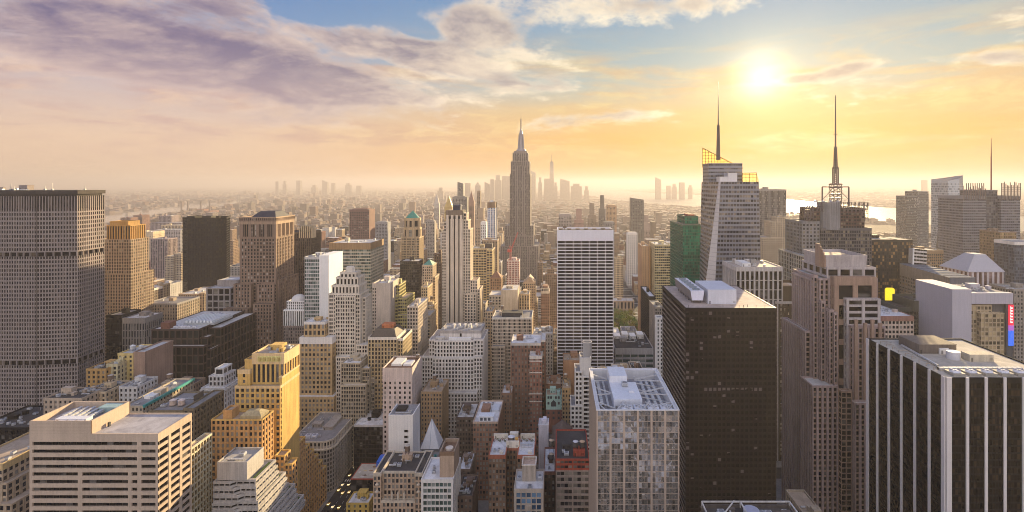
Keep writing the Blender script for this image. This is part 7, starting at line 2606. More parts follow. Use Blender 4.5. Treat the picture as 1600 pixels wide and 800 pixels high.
brown_frame_office()
Y = 560
hero('black_glass_wedge', 'narrow black glass block squeezed against the huge concrete tower', 166, 190, 492, Y, 26, ST(bay=2.4, fh=4, ww=.9, wh=.75, rec=.12), vis=600, wall=BLACK, glass=G_BLACK, roof=R_GREY, clutter=1, tank=0).finish()
Y = 560
hero('grey_fluted_block', 'grey fluted block with tall narrow windows left of the brown framed office', 191, 226, 497, Y, 26, ST(bay=3, fh=8, ww=.5, wh=.86, rec=.5, band=6), vis=590, wall=wall_mat((.26, .235, .215)), roof=R_WHITE, clutter=3, tank=0).finish()
Y = 640
b = hero('corniced_stone_block', 'tan stone block with arched top storey and grey hipped roof, behind the brown framed office', 225, 277, 474, Y, 40, ST(bay=3.2, fh=3.9, ww=.45, wh=.58, rec=.5, band=2.4, bm=1), vis=515, wall=wall_mat((.38, .31, .24)), trim=wall_mat((.30, .28, .27)), roof=R_GREY, clutter=3, tank=0)
b.finish()
Y = 720
b = hero('dark_stone_block', 'squat stone block with a dark recessed court, below the black cut-corner tower', 279, 310, 459, Y, 50, ST(bay=3.2, fh=3.9, ww=.45, wh=.58, rec=.5, band=2), vis=490, wall=wall_mat((.36, .29, .22)), roof=R_PALE, clutter=3, tank=0)
b.rect(PX(310.2, Y), PX(318, Y), Y + 2, Y + 52, 0, PZ(458, Y), ST(bay=3.2, fh=3.9, ww=.45, wh=.58, rec=.5))
b.finish()
Y = 640
b = hero('square_window_block', 'grey block with two rows of huge square windows left of the bulky hip-roofed tower', 322, 360, 450, Y, 44, ST(bay=7.6, fh=8, ww=.72, wh=.7, rec=1, sp=.9, band=1.4, edge=1), vis=490, wall=wall_mat((.34, .32, .32)), glass=G_DARK, roof=roof_mat((.5, .53, .58)), clutter=2, tank=0)
b.rect(PX(328, Y), PX(360, Y), Y + 14, Y + 40, PZ(450, Y) - 1, PZ(441, Y), SOLID)
b.finish()
Y = 700
b = hero('white_topped_block', 'dark block with a snow-white top storey beside the gold-crowned tower', 203, 224, 455, Y, 34, ST(bay=3, fh=3.8, ww=.5, wh=.5, band=3, bm=1), vis=490, wall=wall_mat((.22, .17, .13)), trim=WHITEB, roof=R_WHITE, clutter=4, tank=0)
b.finish()
hero('tan_corner_block', 'small tan block between white-topped block and pale cubic block', 228, 242, 448, 760, 30, ST(), vis=470, wall=BUFF, roof=R_PALE, clutter=2).finish()
hero('pale_cubic_block', 'pale lavender cubic block with flat dark roof left of the black cut-corner tower', 243, 258, 446, 800, 40, ST(bay=5, fh=4, ww=.2, wh=.4), vis=470, wall=wall_mat((.50, .48, .50)), roof=R_GREY, clutter=3, tank=0).finish()
# background blocks between the concrete tower and the black tower
hero('pale_yellow_slab', 'broad pale yellow slab with a grey penthouse, behind the gold-crowned tower', 200, 239, 362, 1350, 40, ST(bay=4, fh=4, ww=.3, wh=.4, rec=.4, band=8), vis=402, wall=wall_mat((.60, .48, .32)), roof=R_PALE, clutter=2, tank=0).finish()
hero('purple_grey_tower', 'purplish grey striped apartment tower in front of the pale yellow slab', 235, 262, 373, 1150, 30, ST(bay=4, fh=3.6, ww=.5, wh=.9, rec=.4), vis=416, wall=wall_mat((.30, .235, .235)), clutter=2).finish()
hero('sandy_apartment_tower', 'pale sandy apartment tower with an attached slimmer shaft, left of the black cut-corner tower', 257.5, 271, 400, 1000, 26, ST(bay=3, fh=3.5, ww=.55, wh=.5), vis=440, steps=[(271.3, 283, 396, 1004, 26, None, 0.0)], wall=wall_mat((.46, .37, .27)), clutter=2).finish()
hero('pair_of_red_blocks', 'red brown apartment slab with sunlit end near the river, above the pale yellow slab', 188, 204, 340, 2100, 40, ST(bay=5, fh=4, ww=.4, wh=.5), vis=352, wall=wall_mat((.25, .14, .11)), clutter=1).finish()
hero('red_river_block', 'second red brown apartment slab near the river, right of its twin', 208, 222, 336, 2150, 40, ST(bay=5, fh=4, ww=.4, wh=.5), vis=352, wall=wall_mat((.27, .15, .12)), clutter=1).finish()
hero('long_hospital_block', 'long purple grey block stretching before the river left of the black cut-corner tower', 235, 283, 348, 1900, 60, ST(bay=5, fh=4, ww=.5, wh=.5), vis=362, steps=[(248, 268, 337, 1930, 40, None, None)], wall=wall_mat((.30, .24, .24)), clutter=3).finish()
hero('cream_long_block', 'long cream block under the purple grey one, left of the black cut-corner tower', 252, 284, 352, 1700, 40, ST(bay=5, fh=4, ww=.5, wh=.5), vis=370, wall=wall_mat((.52, .40, .26)), clutter=2).finish()
hero('grey_long_block', 'long grey block with white end under the long cream block', 242, 282, 359, 1500, 40, ST(bay=5, fh=4, ww=.5, wh=.5), vis=390, wall=wall_mat((.34, .33, .35)), clutter=3).finish()

# low roofs between the concrete tower and the pale slab
Y = 455
b = hero('yellow_lot_wall_house', 'yellow brick house with blank brown side wall and white tanks, below the huge concrete tower', 184, 208, 552, Y, 26, ST(bay=4, fh=4, ww=.35, wh=.45, rec=.35, band=2), vis=610, wall=wall_mat((.56, .42, .17)), roof=R_PALE, clutter=0)
x0, x1, y0, y1, z = b.tops[0]
b.rect(x1 + .03, PX(226, Y), y0 + .4, y1 + 8, 0, PZ(550, Y), ST(solid=True, pm=1, bm=1))
b.wm[1] = wall_mat((.30, .20, .15), name='lot_wall')
b.tank(x0 + 5, y0 + 10, z, 2.2, 3.2, 1.5, (.5, .5, .5), (.6, .6, .6))
b.tank(x0 + 11, y0 + 12, z, 1.8, 3, 1.2, (.5, .5, .5), (.6, .6, .6))
b.ac(x1 + 4, y0 + 8, z, 3)
b.finish()
Y = 440
hero('curved_orange_house', 'orange-walled house with a tan sunlit side left of the yellow brick house', 135, 165, 576, Y, 24, ST(bay=4, fh=4, ww=.4, wh=.5), vis=620, wall=wall_mat((.45, .27, .10)), roof=R_TAR, clutter=3, tank=.5).finish()
hero('cream_front_house', 'cream house front with arched windows between orange-walled and yellow brick houses', 166, 183.5, 569, 445, 22, ST(bay=4, fh=4, ww=.4, wh=.55), vis=625, wall=wall_mat((.48, .42, .26)), roof=R_TAN, clutter=3, tank=0).finish()
Y = 400
hero('dark_roofed_house', 'low tan house with wide dark roof and white ducts, behind the pale ribbon-window slab', 68, 128, 622, Y, 22, ST(bay=4, fh=4, ww=.4, wh=.5, band=2), vis=655, wall=wall_mat((.42, .33, .25)), roof=R_TAR, clutter=8, tank=0).finish()
hero('tarred_row_house', 'row house with a black roof and pale tanks just right of the wide dark-roofed house', 129, 165, 612, 415, 24, ST(bay=4, fh=4, ww=.4, wh=.5, band=2), vis=650, wall=BUFF, roof=R_TAR, clutter=8, tank=.5).finish()
hero('grey_plant_house', 'low grey house crowded with roof plant behind the raised box of the pale slab', 186, 214, 604, 420, 22, ST(bay=4, fh=4, ww=.4, wh=.5, band=2), vis=640, wall=GREYL, roof=R_GREY, clutter=8, tank=0).finish()
Y = 372
b = hero('teal_cornice_house', 'low beige house edged with a long teal cornice, right behind the pale ribbon-window slab', 192, 223, 634, Y, 52, ST(bay=3.2, fh=4, ww=.42, wh=.55, band=1.4), vis=660, wall=wall_mat((.44, .37, .28)), roof=R_GREY, clutter=5, tank=0)
x0, x1, y0, y1, z = b.tops[0]
m = MB()
m.box(x1 - .2, x1 + 1.2, y0, y1, z - .4, z + 1.5, faces='FLRBTU')
b.part('teal_cornice', m, wall_mat((.05, .30, .27), .6, .2, 'green_copper'))
b.bulkhead(x0 + 4, x0 + 11, y0 + 14, y0 + 22, z, 2.4, WHITE, 'skylight', False)
b.finish()
hero('tan_penthouse_block', 'tan block with two round tanks, left of the white cornice house', 232, 255, 608, 430, 24, ST(bay=3, fh=4, ww=.4, wh=.5), vis=640, wall=wall_mat((.40, .32, .24)), roof=R_GREY, clutter=4, tank=.9).finish()
hero('brown_penthouse_block', 'flat brown block with a dark roof, left neighbour of the white cornice house', 257, 291, 606, 440, 24, ST(bay=3, fh=4, ww=.4, wh=.5), vis=630, wall=wall_mat((.24, .17, .12)), roof=R_TAR, clutter=4, tank=0).finish()
Y = 352
b = hero('olive_brick_block', 'dark olive brick block with two pale vents on its roof, behind the pale ribbon-window slab', 233, 286, 641, Y, 32, ST(bay=3.2, fh=3.9, ww=.42, wh=.5, rec=.4, band=2.4), vis=700, wall=wall_mat((.17, .14, .095), name='olive_brick'), roof=R_GREY, clutter=0)
x0, x1, y0, y1, z = b.tops[0]
b.rect(x1 + .03, PX(303, Y), y0 + .3, y1, 0, PZ(638, Y), ST(bay=3.2, fh=3.9, ww=.42, wh=.5, rec=.4, band=2))
for k in range(2):
    b.tank(x0 + 9 + 6 * k, y0 + 10, z, 2.2, 3.4, .6, (.5, .40, .34), (.6, .5, .45))
b.bulkhead(x0 + 22, x1 - 1, y0 + 12, y0 + 22, z, 6, wall_mat((.12, .10, .08)))
b.ac(x0 + 4, y0 + 8, z, 3)
b.duct((x0 + 3, y0 + 20), (x0 + 20, y0 + 20), z)
b.finish()
Y = 440
b = hero('white_cornice_house', 'bright white stone house with cornice and stacked white penthouse, left of golden deco tower', 314, 351, 606, Y, 24, ST(bay=3.4, fh=4.3, ww=.4, wh=.56, rec=.5, band=1.6), vis=665, wall=wall_mat((.56, .55, .54), name='white_stone'), roof=R_WHITE, clutter=0)
x0, x1, y0, y1, z = b.tops[0]
b.rect(x0 - .6, x1 + .6, y0 - .6, y1 + .6, z - 1.2, z - .4, SOLID, roof=False)
zz = b.rect(x0 + 4, x1 - 3, y0 + 4, y1 - 4, z, PZ(590, Y), ST(bay=3.4, fh=4, ww=.5, wh=.6, band=1.2))
b.rect(x0 + 8, x1 - 5, y0 + 6, y1 - 6, zz, PZ(579, Y), ST(bay=5, fh=4, ww=.7, wh=.6, band=1.2))
b.finish()
# far lower left corner
Y = 318
b = hero('long_beige_hall', 'long beige hall with banded storeys cut by the left edge of the picture', -60, 4, 724, Y, 48, ST(bay=3.4, fh=4.2, ww=.6, wh=.5, rec=.5, band=4.5, bm=1), wall=wall_mat((.42, .32, .22)), trim=wall_mat((.50, .36, .18)), roof=R_TAN, clutter=0)
x0, x1, y0, y1, z = b.tops[0]
b.rect(x0, x1 + 5, y0 - 2, y1, 0, PZ(752, Y), ST(bay=4, fh=4.2, ww=.5, wh=.6, rec=.5, band=1.2))
b.rect(x0, x1 + 12, y0 - 6, y1, 0, PZ(778, Y), ST(bay=4, fh=4.2, ww=.5, wh=.6, rec=.5, band=1.2))
for k in range(6):
    b.ac(x1 - 3 - (k % 2) * 4, y0 + 6 + k * 7, z, 2.2)
b.finish()
Y = 400
hero('black_plaza_block', 'low black block with grey roof plant, left edge under the huge concrete tower', -40, 43, 668, Y, 40, ST(bay=3, fh=4, ww=.9, wh=.6, rec=.2), vis=700, wall=BLACK, glass=G_BLACK, roof=R_TAR, clutter=8, tank=0).finish()

# ================================================================== NEIGHBOURS BELOW THE CAMERA (they show in the mirror glass)
for k, (xa, xb, ya, yb, h, wmat, rf, lb) in enumerate((
        (18, 46, 150, 196, 118, TAN, R_PALE, 'tan block below the viewpoint, mirrored at the left of the mirror glass office'),
        (48, 70, 158, 200, 96, WHITEB, R_WHITE, 'white brick block below the viewpoint, mirrored in the centre of the mirror glass office'),
        (-16, 16, 130, 190, 88, BRICK, R_GREY, 'red brick block below the viewpoint, mirrored low in the mirror glass office'),
        (10, 66, 60, 110, 150, LIME, R_PALE, 'limestone block right below the viewpoint, mirrored high in the mirror glass office'),
        (72, 104, 120, 190, 104, BUFF, R_TAN, 'buff block below the viewpoint, mirrored at the right of the mirror glass office'))):
    b = Bldg('mirrored_neighbour_block', lb, (xa + xb) / 2, (ya + yb) / 2, wall=wmat, trim=LIME_L, glass=G_BLINDS, roof=rf, nwin=0, register=False)
    s_ = ST(bay=3.2, fh=4, ww=.5, wh=.56, rec=.4, band=3, bm=1)
    pts_ = [(xa, ya), (xb, ya), (xb, yb), (xa, yb)]
    z_ = b.tier(pts_, 0, h, s_)
    # the side that faces the mirror building, with its window rows
    m = MB()
    w_ = MB()
    n_ = int((xb - xa) / 3.2)
    for r in range(int((h - 6) / 4)):
        for q in range(n_):
            xx = xa + (xb - xa) * (q + .28) / n_
            w_.poly([(xx + 1.6, yb + .06, r * 4 + 1.6), (xx, yb + .06, r * 4 + 1.6), (xx, yb + .06, r * 4 + 3.6), (xx + 1.6, yb + .06, r * 4 + 3.6)], (rng.random(), 0, rng.random()))
        m.ob((xb, yb), (-1, 0), (0, 1), 0, xb - xa, 0, .3, r * 4 + .4, r * 4 + .9, faces='FTU')
    b.part('string_course', m, LIME_L)
    b.part('window', w_, G_BLINDS, kind='stuff')
    b.clutter(xa + 2, xb - 2, ya + 2, yb - 2, z_, 4, .5)
    b.finish()

# ================================================================== GROUND, WATER, STREETS
def gp(px, py):
    Y = FOC * H / (py - CY)
    return (PX(px, Y), Y)


def sheet(name, pts, z, mat, label=None):
    me = bpy.data.meshes.new(name)
    me.from_pydata([(x, y, z) for x, y in pts], [], [tuple(range(len(pts)))])
    me.materials.append(mat)
    o = bpy.data.objects.new(name, me)
    col.objects.link(o)
    o['kind'] = 'structure'
    if label:
        o['label'] = label
    # faces up
    if me.polygons[0].normal.z < 0:
        me.flip_normals()
    return o


def ground_mat():
    m, t, b = new_mat('city_ground')
    pos = t.node('ShaderNodeNewGeometry').outputs['Position']
    n = t.noise(pos, 0.012, 6, 0.65)
    n2 = t.noise(pos, 0.2, 4, 0.7)
    c = t.ramp(t.m('ADD', t.m('MULTIPLY', n, .7), t.m('MULTIPLY', n2, .3)), [(0.35, (.04, .038, .037)), (0.5, (.075, .066, .06)), (0.62, (.12, .10, .085)), (0.75, (.06, .065, .045))])
    t.put(b.inputs['Base Color'], c)
    b.inputs['Roughness'].default_value = 0.95
    b.inputs['Specular IOR Level'].default_value = 0.05
    return m


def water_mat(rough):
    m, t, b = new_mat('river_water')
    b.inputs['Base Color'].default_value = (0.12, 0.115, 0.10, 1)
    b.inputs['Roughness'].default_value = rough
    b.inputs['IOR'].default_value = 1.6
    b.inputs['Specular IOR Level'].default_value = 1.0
    bump = t.node('ShaderNodeBump')
    bump.inputs['Strength'].default_value = 0.04
    bump.inputs['Distance'].default_value = 2.0
    pos = t.node('ShaderNodeNewGeometry').outputs['Position']
    t.put(bump.inputs['Height'], t.noise(pos, 0.02, 5, 0.6))
    t.l.new(bump.outputs[0], b.inputs['Normal'])
    return m


ASPHALT = roof_mat((0.055, 0.053, 0.052), 'asphalt')
PAVING = roof_mat((0.24, 0.23, 0.215), 'paving')
sheet('ground', [(-60000, -2100), (60000, -2100), (60000, 61000), (-60000, 61000)], 0.0, ground_mat())
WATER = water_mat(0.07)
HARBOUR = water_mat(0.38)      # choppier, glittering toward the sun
HARB = [(880, 297), (905, 303), (930, 307), (960, 313), (1000, 317), (1095, 324), (1230, 335), (1300, 342), (1400, 347), (1600, 362), (1750, 372), (1750, 350), (1600, 338), (1420, 327), (1300, 318), (1200, 309), (1100, 305), (1020, 301.5), (985, 299.5), (975, 297.5), (1020, 295.5), (1100, 294.5), (1220, 293), (1220, 291.6), (850, 291.6), (850, 294.5)]
EASTR = [(-60, 376), (60, 362), (164, 349), (222, 346), (272, 336), (298, 328), (336, 325), (372, 319), (386, 317), (372, 314.5), (298, 316.5), (260, 323.5), (226, 328), (164, 334), (60, 344), (-60, 354)]
CHAN = [(374, 306.5), (423, 308.5), (423, 313), (374, 310.5)]
BACKW = [(690, 294), (735, 296), (735, 299), (690, 297)]
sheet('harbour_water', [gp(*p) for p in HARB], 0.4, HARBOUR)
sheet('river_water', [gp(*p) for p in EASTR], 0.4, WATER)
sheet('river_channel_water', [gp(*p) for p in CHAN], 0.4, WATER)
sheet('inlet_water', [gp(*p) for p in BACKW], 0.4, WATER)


def inside(px, py, poly):
    c = False
    n = len(poly)
    for i in range(n):
        x0, y0 = poly[i]
        x1, y1 = poly[i - 1]
        if (y0 > py) != (y1 > py) and px < (x1 - x0) * (py - y0) / (y1 - y0) + x0:
            c = not c
    return c


WATERS = (HARB, EASTR, CHAN, BACKW)
# islands in the harbour
for k, (px_, py, w, h) in enumerate(((948, 295.2, 26, .5), (985, 295.8, 22, .45), (975, 298.2, 26, .5))):
    pts = []
    for j in range(14):
        a = 2 * math.pi * j / 14
        pts.append(gp(px_ + w * math.cos(a), py + h * math.sin(a)))
    o = sheet('harbour_island_terrain', pts, 1.2, ground_mat())
st_ = bpy.data.objects.new('harbour_monument', None)
col.objects.link(st_)
Y = FOC * H / (295.0 - CY)
x = PX(940, Y)
st_.location = (x, Y, 0)
tag(st_, 'tiny pale monument on its plinth standing on an island in the harbour', 'monument')
m = MB()
m.box(x - 60, x + 60, Y - 60, Y + 60, 0, 90, faces='FLRBT')
m.build('plinth', GREY, st_, (x, Y, 0))
m = MB()
m.cyl(x, Y, 90, 230, 34, 18, 8)
m.cyl(x + 14, Y, 210, 300, 10, 6, 6)
m.build('figure', GREY, st_, (x, Y, 0))

# avenues and cross streets with kerbed blocks
AVES = [-690, -470, -330, -172, 164, 420, 690, 960, 1230]
AW = 15.0
YS0, PITCH, SW = 300.0, 80.0, 9.0
road = MB()
for ax in AVES:
    road.poly([(ax - AW, -100, .004), (ax + AW, -100, .004), (ax + AW, 2200, .004), (ax - AW, 2200, .004)])
o = road.build('avenue_roads', ASPHALT)
o['kind'] = 'structure'
road = MB()
for k in range(26):
    yy = YS0 + PITCH * k
    road.poly([(-1400, yy - SW, .008), (1500, yy - SW, .008), (1500, yy + SW, .008), (-1400, yy + SW, .008)])
o = road.build('cross_streets_road', ASPHALT)
o['kind'] = 'structure'
mk = MB()
for ax in (-172, 164):
    for lane in (-7.5, -2.5, 2.5, 7.5):
        for k in range(160):
            yy = 320 + k * 8.0
            mk.poly([(ax + lane - .09, yy, .012), (ax + lane + .09, yy, .012), (ax + lane + .09, yy + 3, .012), (ax + lane - .09, yy + 3, .012)])
    for k in range(20):
        yy = YS0 + PITCH * k
        for j in range(14):
            xx = ax - AW + 1.5 + j * 2
            for s in (-1, 1):
                y2 = yy + s * (SW + 2.4)
                mk.poly([(xx, y2 - 1.6, .012), (xx + 1, y2 - 1.6, .012), (xx + 1, y2 + 1.6, .012), (xx, y2 + 1.6, .012)])
o = mk.build('road_markings', plain_mat((.75, .75, .72), .7, 0, 'road_paint'))
o['kind'] = 'structure'
pv = MB()
edges = [-1000] + AVES + [1500]
for i in range(len(edges) - 1):
    for k in range(24):
        y0, y1 = YS0 + PITCH * k + SW, YS0 + PITCH * (k + 1) - SW
        x0, x1 = edges[i] + AW, edges[i + 1] - AW
        if x1 - x0 > 10:
            pv.box(x0, x1, y0, y1, 0, .14, faces='FLRBT')
o = pv.build('pavement_blocks', PAVING)
o['kind'] = 'structure'


# ================================================================== LANDMARKS FAR AWAY
def far_tower(px, w, yt, Y, label, shape='flat', depth=None, mat=None, base_py=None, name='distant_tower', group=None, par=1.0):
    """a tower in the haze, with its own wall, windows left out: it shows only as a pale outline"""
    x0, x1 = PX(px - w / 2, Y), PX(px + w / 2, Y)
    zt = PZ(yt, Y)
    d = depth or max(18.0, (x1 - x0) * .8)
    wm = mat or FARW
    root = bpy.data.objects.new(name, None)
    col.objects.link(root)
    o = ((x0 + x1) / 2, Y + d / 2, 0)
    root.location = o
    tag(root, label, 'tower', group)
    m, r = MB(), MB()
    t = rng.uniform(.8, 1.15)
    tt = (t, t, t)
    if shape == 'taper':
        xm0, xm1 = x0 + (x1 - x0) * .16, x1 - (x1 - x0) * .16
        q0 = [(x0, Y), (x1, Y), (x1, Y + d), (x0, Y + d)]
        q1 = [(xm0, Y + d * .16), (xm1, Y + d * .16), (xm1, Y + d * .84), (xm0, Y + d * .84)]
        for i in range(4):
            j = (i + 1) % 4
            m.poly([(*q0[i], 0), (*q0[j], 0), (*q1[j], zt), (*q1[i], zt)], tt)
        r.poly([(*p, zt) for p in q1], tt)
    elif shape == 'step':
        zm = zt * rng.uniform(.72, .86)
        m.box(x0, x1, Y, Y + d, 0, zm, tt)
        a = (x1 - x0) * .2
        m.box(x0 + a, x1 - a, Y + d * .15, Y + d * .85, zm, zt, tt, faces='FLRB')
        r.poly([(x0 + a, Y + d * .15, zt), (x1 - a, Y + d * .15, zt), (x1 - a, Y + d * .85, zt), (x0 + a, Y + d * .85, zt)], tt)
    elif shape == 'point':
        zm = PZ(yt + (base_py or 6), Y)
        m.box(x0, x1, Y, Y + d, 0, zm, tt, faces='FLRB')
        c = ((x0 + x1) / 2, Y + d / 2, zt)
        for p, q in (((x0, Y), (x1, Y)), ((x1, Y), (x1, Y + d)), ((x1, Y + d), (x0, Y + d)), ((x0, Y + d), (x0, Y))):
            r.poly([(*p, zm), (*q, zm), c], tt)
    elif shape == 'slope':
        zl = PZ(yt + (base_py or 4), Y)
        m.box(x0, x1, Y, Y + d, 0, zl, tt, faces='FLRB')
        m.poly([(x0, Y, zl), (x1, Y, zl), (x0, Y, zt)], tt)
        m.poly([(x1, Y + d, zl), (x0, Y + d, zl), (x0, Y + d, zt)], tt)
        m.poly([(x0, Y + d, zl), (x0, Y, zl), (x0, Y, zt), (x0, Y + d, zt)], tt)
        r.poly([(x0, Y, zt), (x1, Y, zl), (x1, Y + d, zl), (x0, Y + d, zt)], tt)
    else:
        m.box(x0, x1, Y, Y + d, 0, zt - par * 2, tt, faces='FLRB')
        m.box(x0 + (x1 - x0) * .12, x1 - (x1 - x0) * .12, Y + d * .1, Y + d * .9, zt - par * 2, zt, tt, faces='FLRBT')
        r.poly([(x0, Y, zt - par * 2), (x1, Y, zt - par * 2), (x1, Y + d, zt - par * 2), (x0, Y + d, zt - par * 2)], tt)
    m.build('wall', wm, root, o)
    r.build('roof', R_GREY if shape != 'point' else wm, root, o)
    HEROES.append(dict(l=px - w / 2, r=px + w / 2, Y=Y, vis=min(330, yt + 40), x0=x0, x1=x1, Yb=Y + d, sil=[(px - w / 2, px + w / 2, yt)], name=name))
    return root, o, zt


def far_wall_mat():
    """weathered wall whose window rows read as fine grain from kilometres away"""
    m, t, b = new_mat('far_masonry')
    g = t.node('ShaderNodeNewGeometry')
    sep = t.node('ShaderNodeSeparateXYZ')
    t.l.new(g.outputs['Position'], sep.inputs[0])
    x, y, z = sep.outputs
    fz = t.m('FRACT', t.m('DIVIDE', z, 3.8))
    fx = t.m('FRACT', t.m('DIVIDE', t.m('ADD', x, y), 4.1))
    w = t.m('MULTIPLY', t.m('GREATER_THAN', fz, .45), t.m('GREATER_THAN', fx, .5))
    sn = t.node('ShaderNodeSeparateXYZ')
    t.l.new(g.outputs['True Normal'], sn.inputs[0])
    up = t.m('GREATER_THAN', sn.outputs[2], .5)
    w = t.m('MULTIPLY', w, t.m('SUBTRACT', 1.0, up))
    n = t.noise(g.outputs['Position'], .03, 3, .6)
    c = t.mix(1.0, tint_of(t), t.mix(n, (.14, .115, .105), (.26, .215, .195)), 'MULTIPLY')
    c = t.mix(t.m('MULTIPLY', w, .78), c, (.03, .03, .035))
    t.put(b.inputs['Base Color'], c)
    b.inputs['Roughness'].default_value = .8
    b.inputs['Specular IOR Level'].default_value = .2
    return m


FARW = far_wall_mat()
# distant downtown skyline
r_, o_, z_ = far_tower(862, 8.2, 253.5, 7500, 'tallest faint tower of the far downtown skyline, tapering to a thin spire', 'taper', name='spired_distant_tower')
m = MB()
m.cyl(o_[0], o_[1], z_, PZ(241, 7500), 5, 1.5, 8)
m.cyl(o_[0], o_[1], z_, z_ + 12, 20, n=12)
m.build('spire', FARW, r_, o_)
G = 'faint towers of the far downtown skyline'
DT = [(833, 8, 266, 'slope', 'slim faint slab just right of the great stepped skyscraper, in the far skyline'),
      (844, 6, 277, 'step', 'short stepped faint tower between slim slab and tallest far spire'),
      (854.5, 9, 279, 'flat', 'squat faint block touching the left side of the tallest far spire'),
      (868, 6, 285, 'step', 'low faint stepped tower touching the right side of the tallest far spire'),
      (882.5, 15, 279, 'slope', 'broad faint tower with sloping top, first big one right of the far spire'),
      (900.5, 17, 287, 'step', 'widest low faint block near the harbour end of the far skyline'),
      (916.5, 7, 291, 'step', 'last small faint tower of the far skyline beside the harbour'),
      (790.5, 12, 275, 'flat', 'wide faint block just left of the great stepped skyscraper, in the far skyline'),
      (777.5, 11, 273, 'step', 'tall stepped faint tower, second left of the great stepped skyscraper'),
      (769, 6, 280, 'flat', 'thin flat faint tower, third left of the great stepped skyscraper'),
      (761, 8, 284, 'slope', 'low faint slope-topped tower, fourth left of the great stepped skyscraper'),
      (746, 8, 284, 'point', 'faint tower with pyramid top, above the needle-topped clock tower'),
      (730.5, 9, 286, 'flat', 'flat faint block right beside the thin dark glass tower'),
      (688, 9, 293, 'step', 'isolated faint block left of the thin dark glass tower')]
for px_, w, yt, sh, lb in DT:
    far_tower(px_, w, yt, 7600 + rng.uniform(-300, 500), lb, sh, group=G, name='distant_tower')
G2 = 'faint towers across the river on the left horizon'
BK = [(432, 3.4, 283.5, 'flat', 'leftmost pencil tower of the far left cluster across the river'), (444, 5, 282.5, 'step', 'stepped tower, second in the far left cluster across the river'),
      (466, 6.5, 282, 'flat', 'broadest tower in the far left cluster across the river'), (490, 8, 289, 'step', 'low stepped block in the middle of the far left cluster'),
      (507, 8, 281, 'slope', 'tallest slope-topped tower in the far left cluster'), (520, 5, 286, 'flat', 'slim flat tower right of the tallest in the far left cluster'),
      (543, 8, 286, 'step', 'stepped block second from right in the far left cluster'), (560, 7, 290, 'flat', 'rightmost low block of the far left cluster')]
for px_, w, yt, sh, lb in BK:
    far_tower(px_, w, yt, 11000 + rng.uniform(-300, 500), lb, sh, group=G2, name='riverside_tower')
G3 = 'faint towers across the harbour'
JC = [(1029, 8.5, 277, 'slope', 'tall lone faint tower rising from the shore across the harbour'), (1045, 6, 290, 'flat', 'lowest faint block right of the lone tower across the harbour'), (1054, 7, 287, 'step', 'stepped faint block in the middle of the cluster across the harbour'),
      (1066, 8, 285, 'flat', 'tallest block of the cluster right of the lone harbour tower'), (1079, 6, 289, 'step', 'end block of the harbour cluster beside the crystal tower'), (1446, 6.5, 281, 'flat', 'faint slab on the horizon above the grey twin-step tower')]
for px_, w, yt, sh, lb in JC:
    far_tower(px_, w, yt, 8500 + rng.uniform(-200, 300), lb, sh, group=G3, name='harbour_tower')

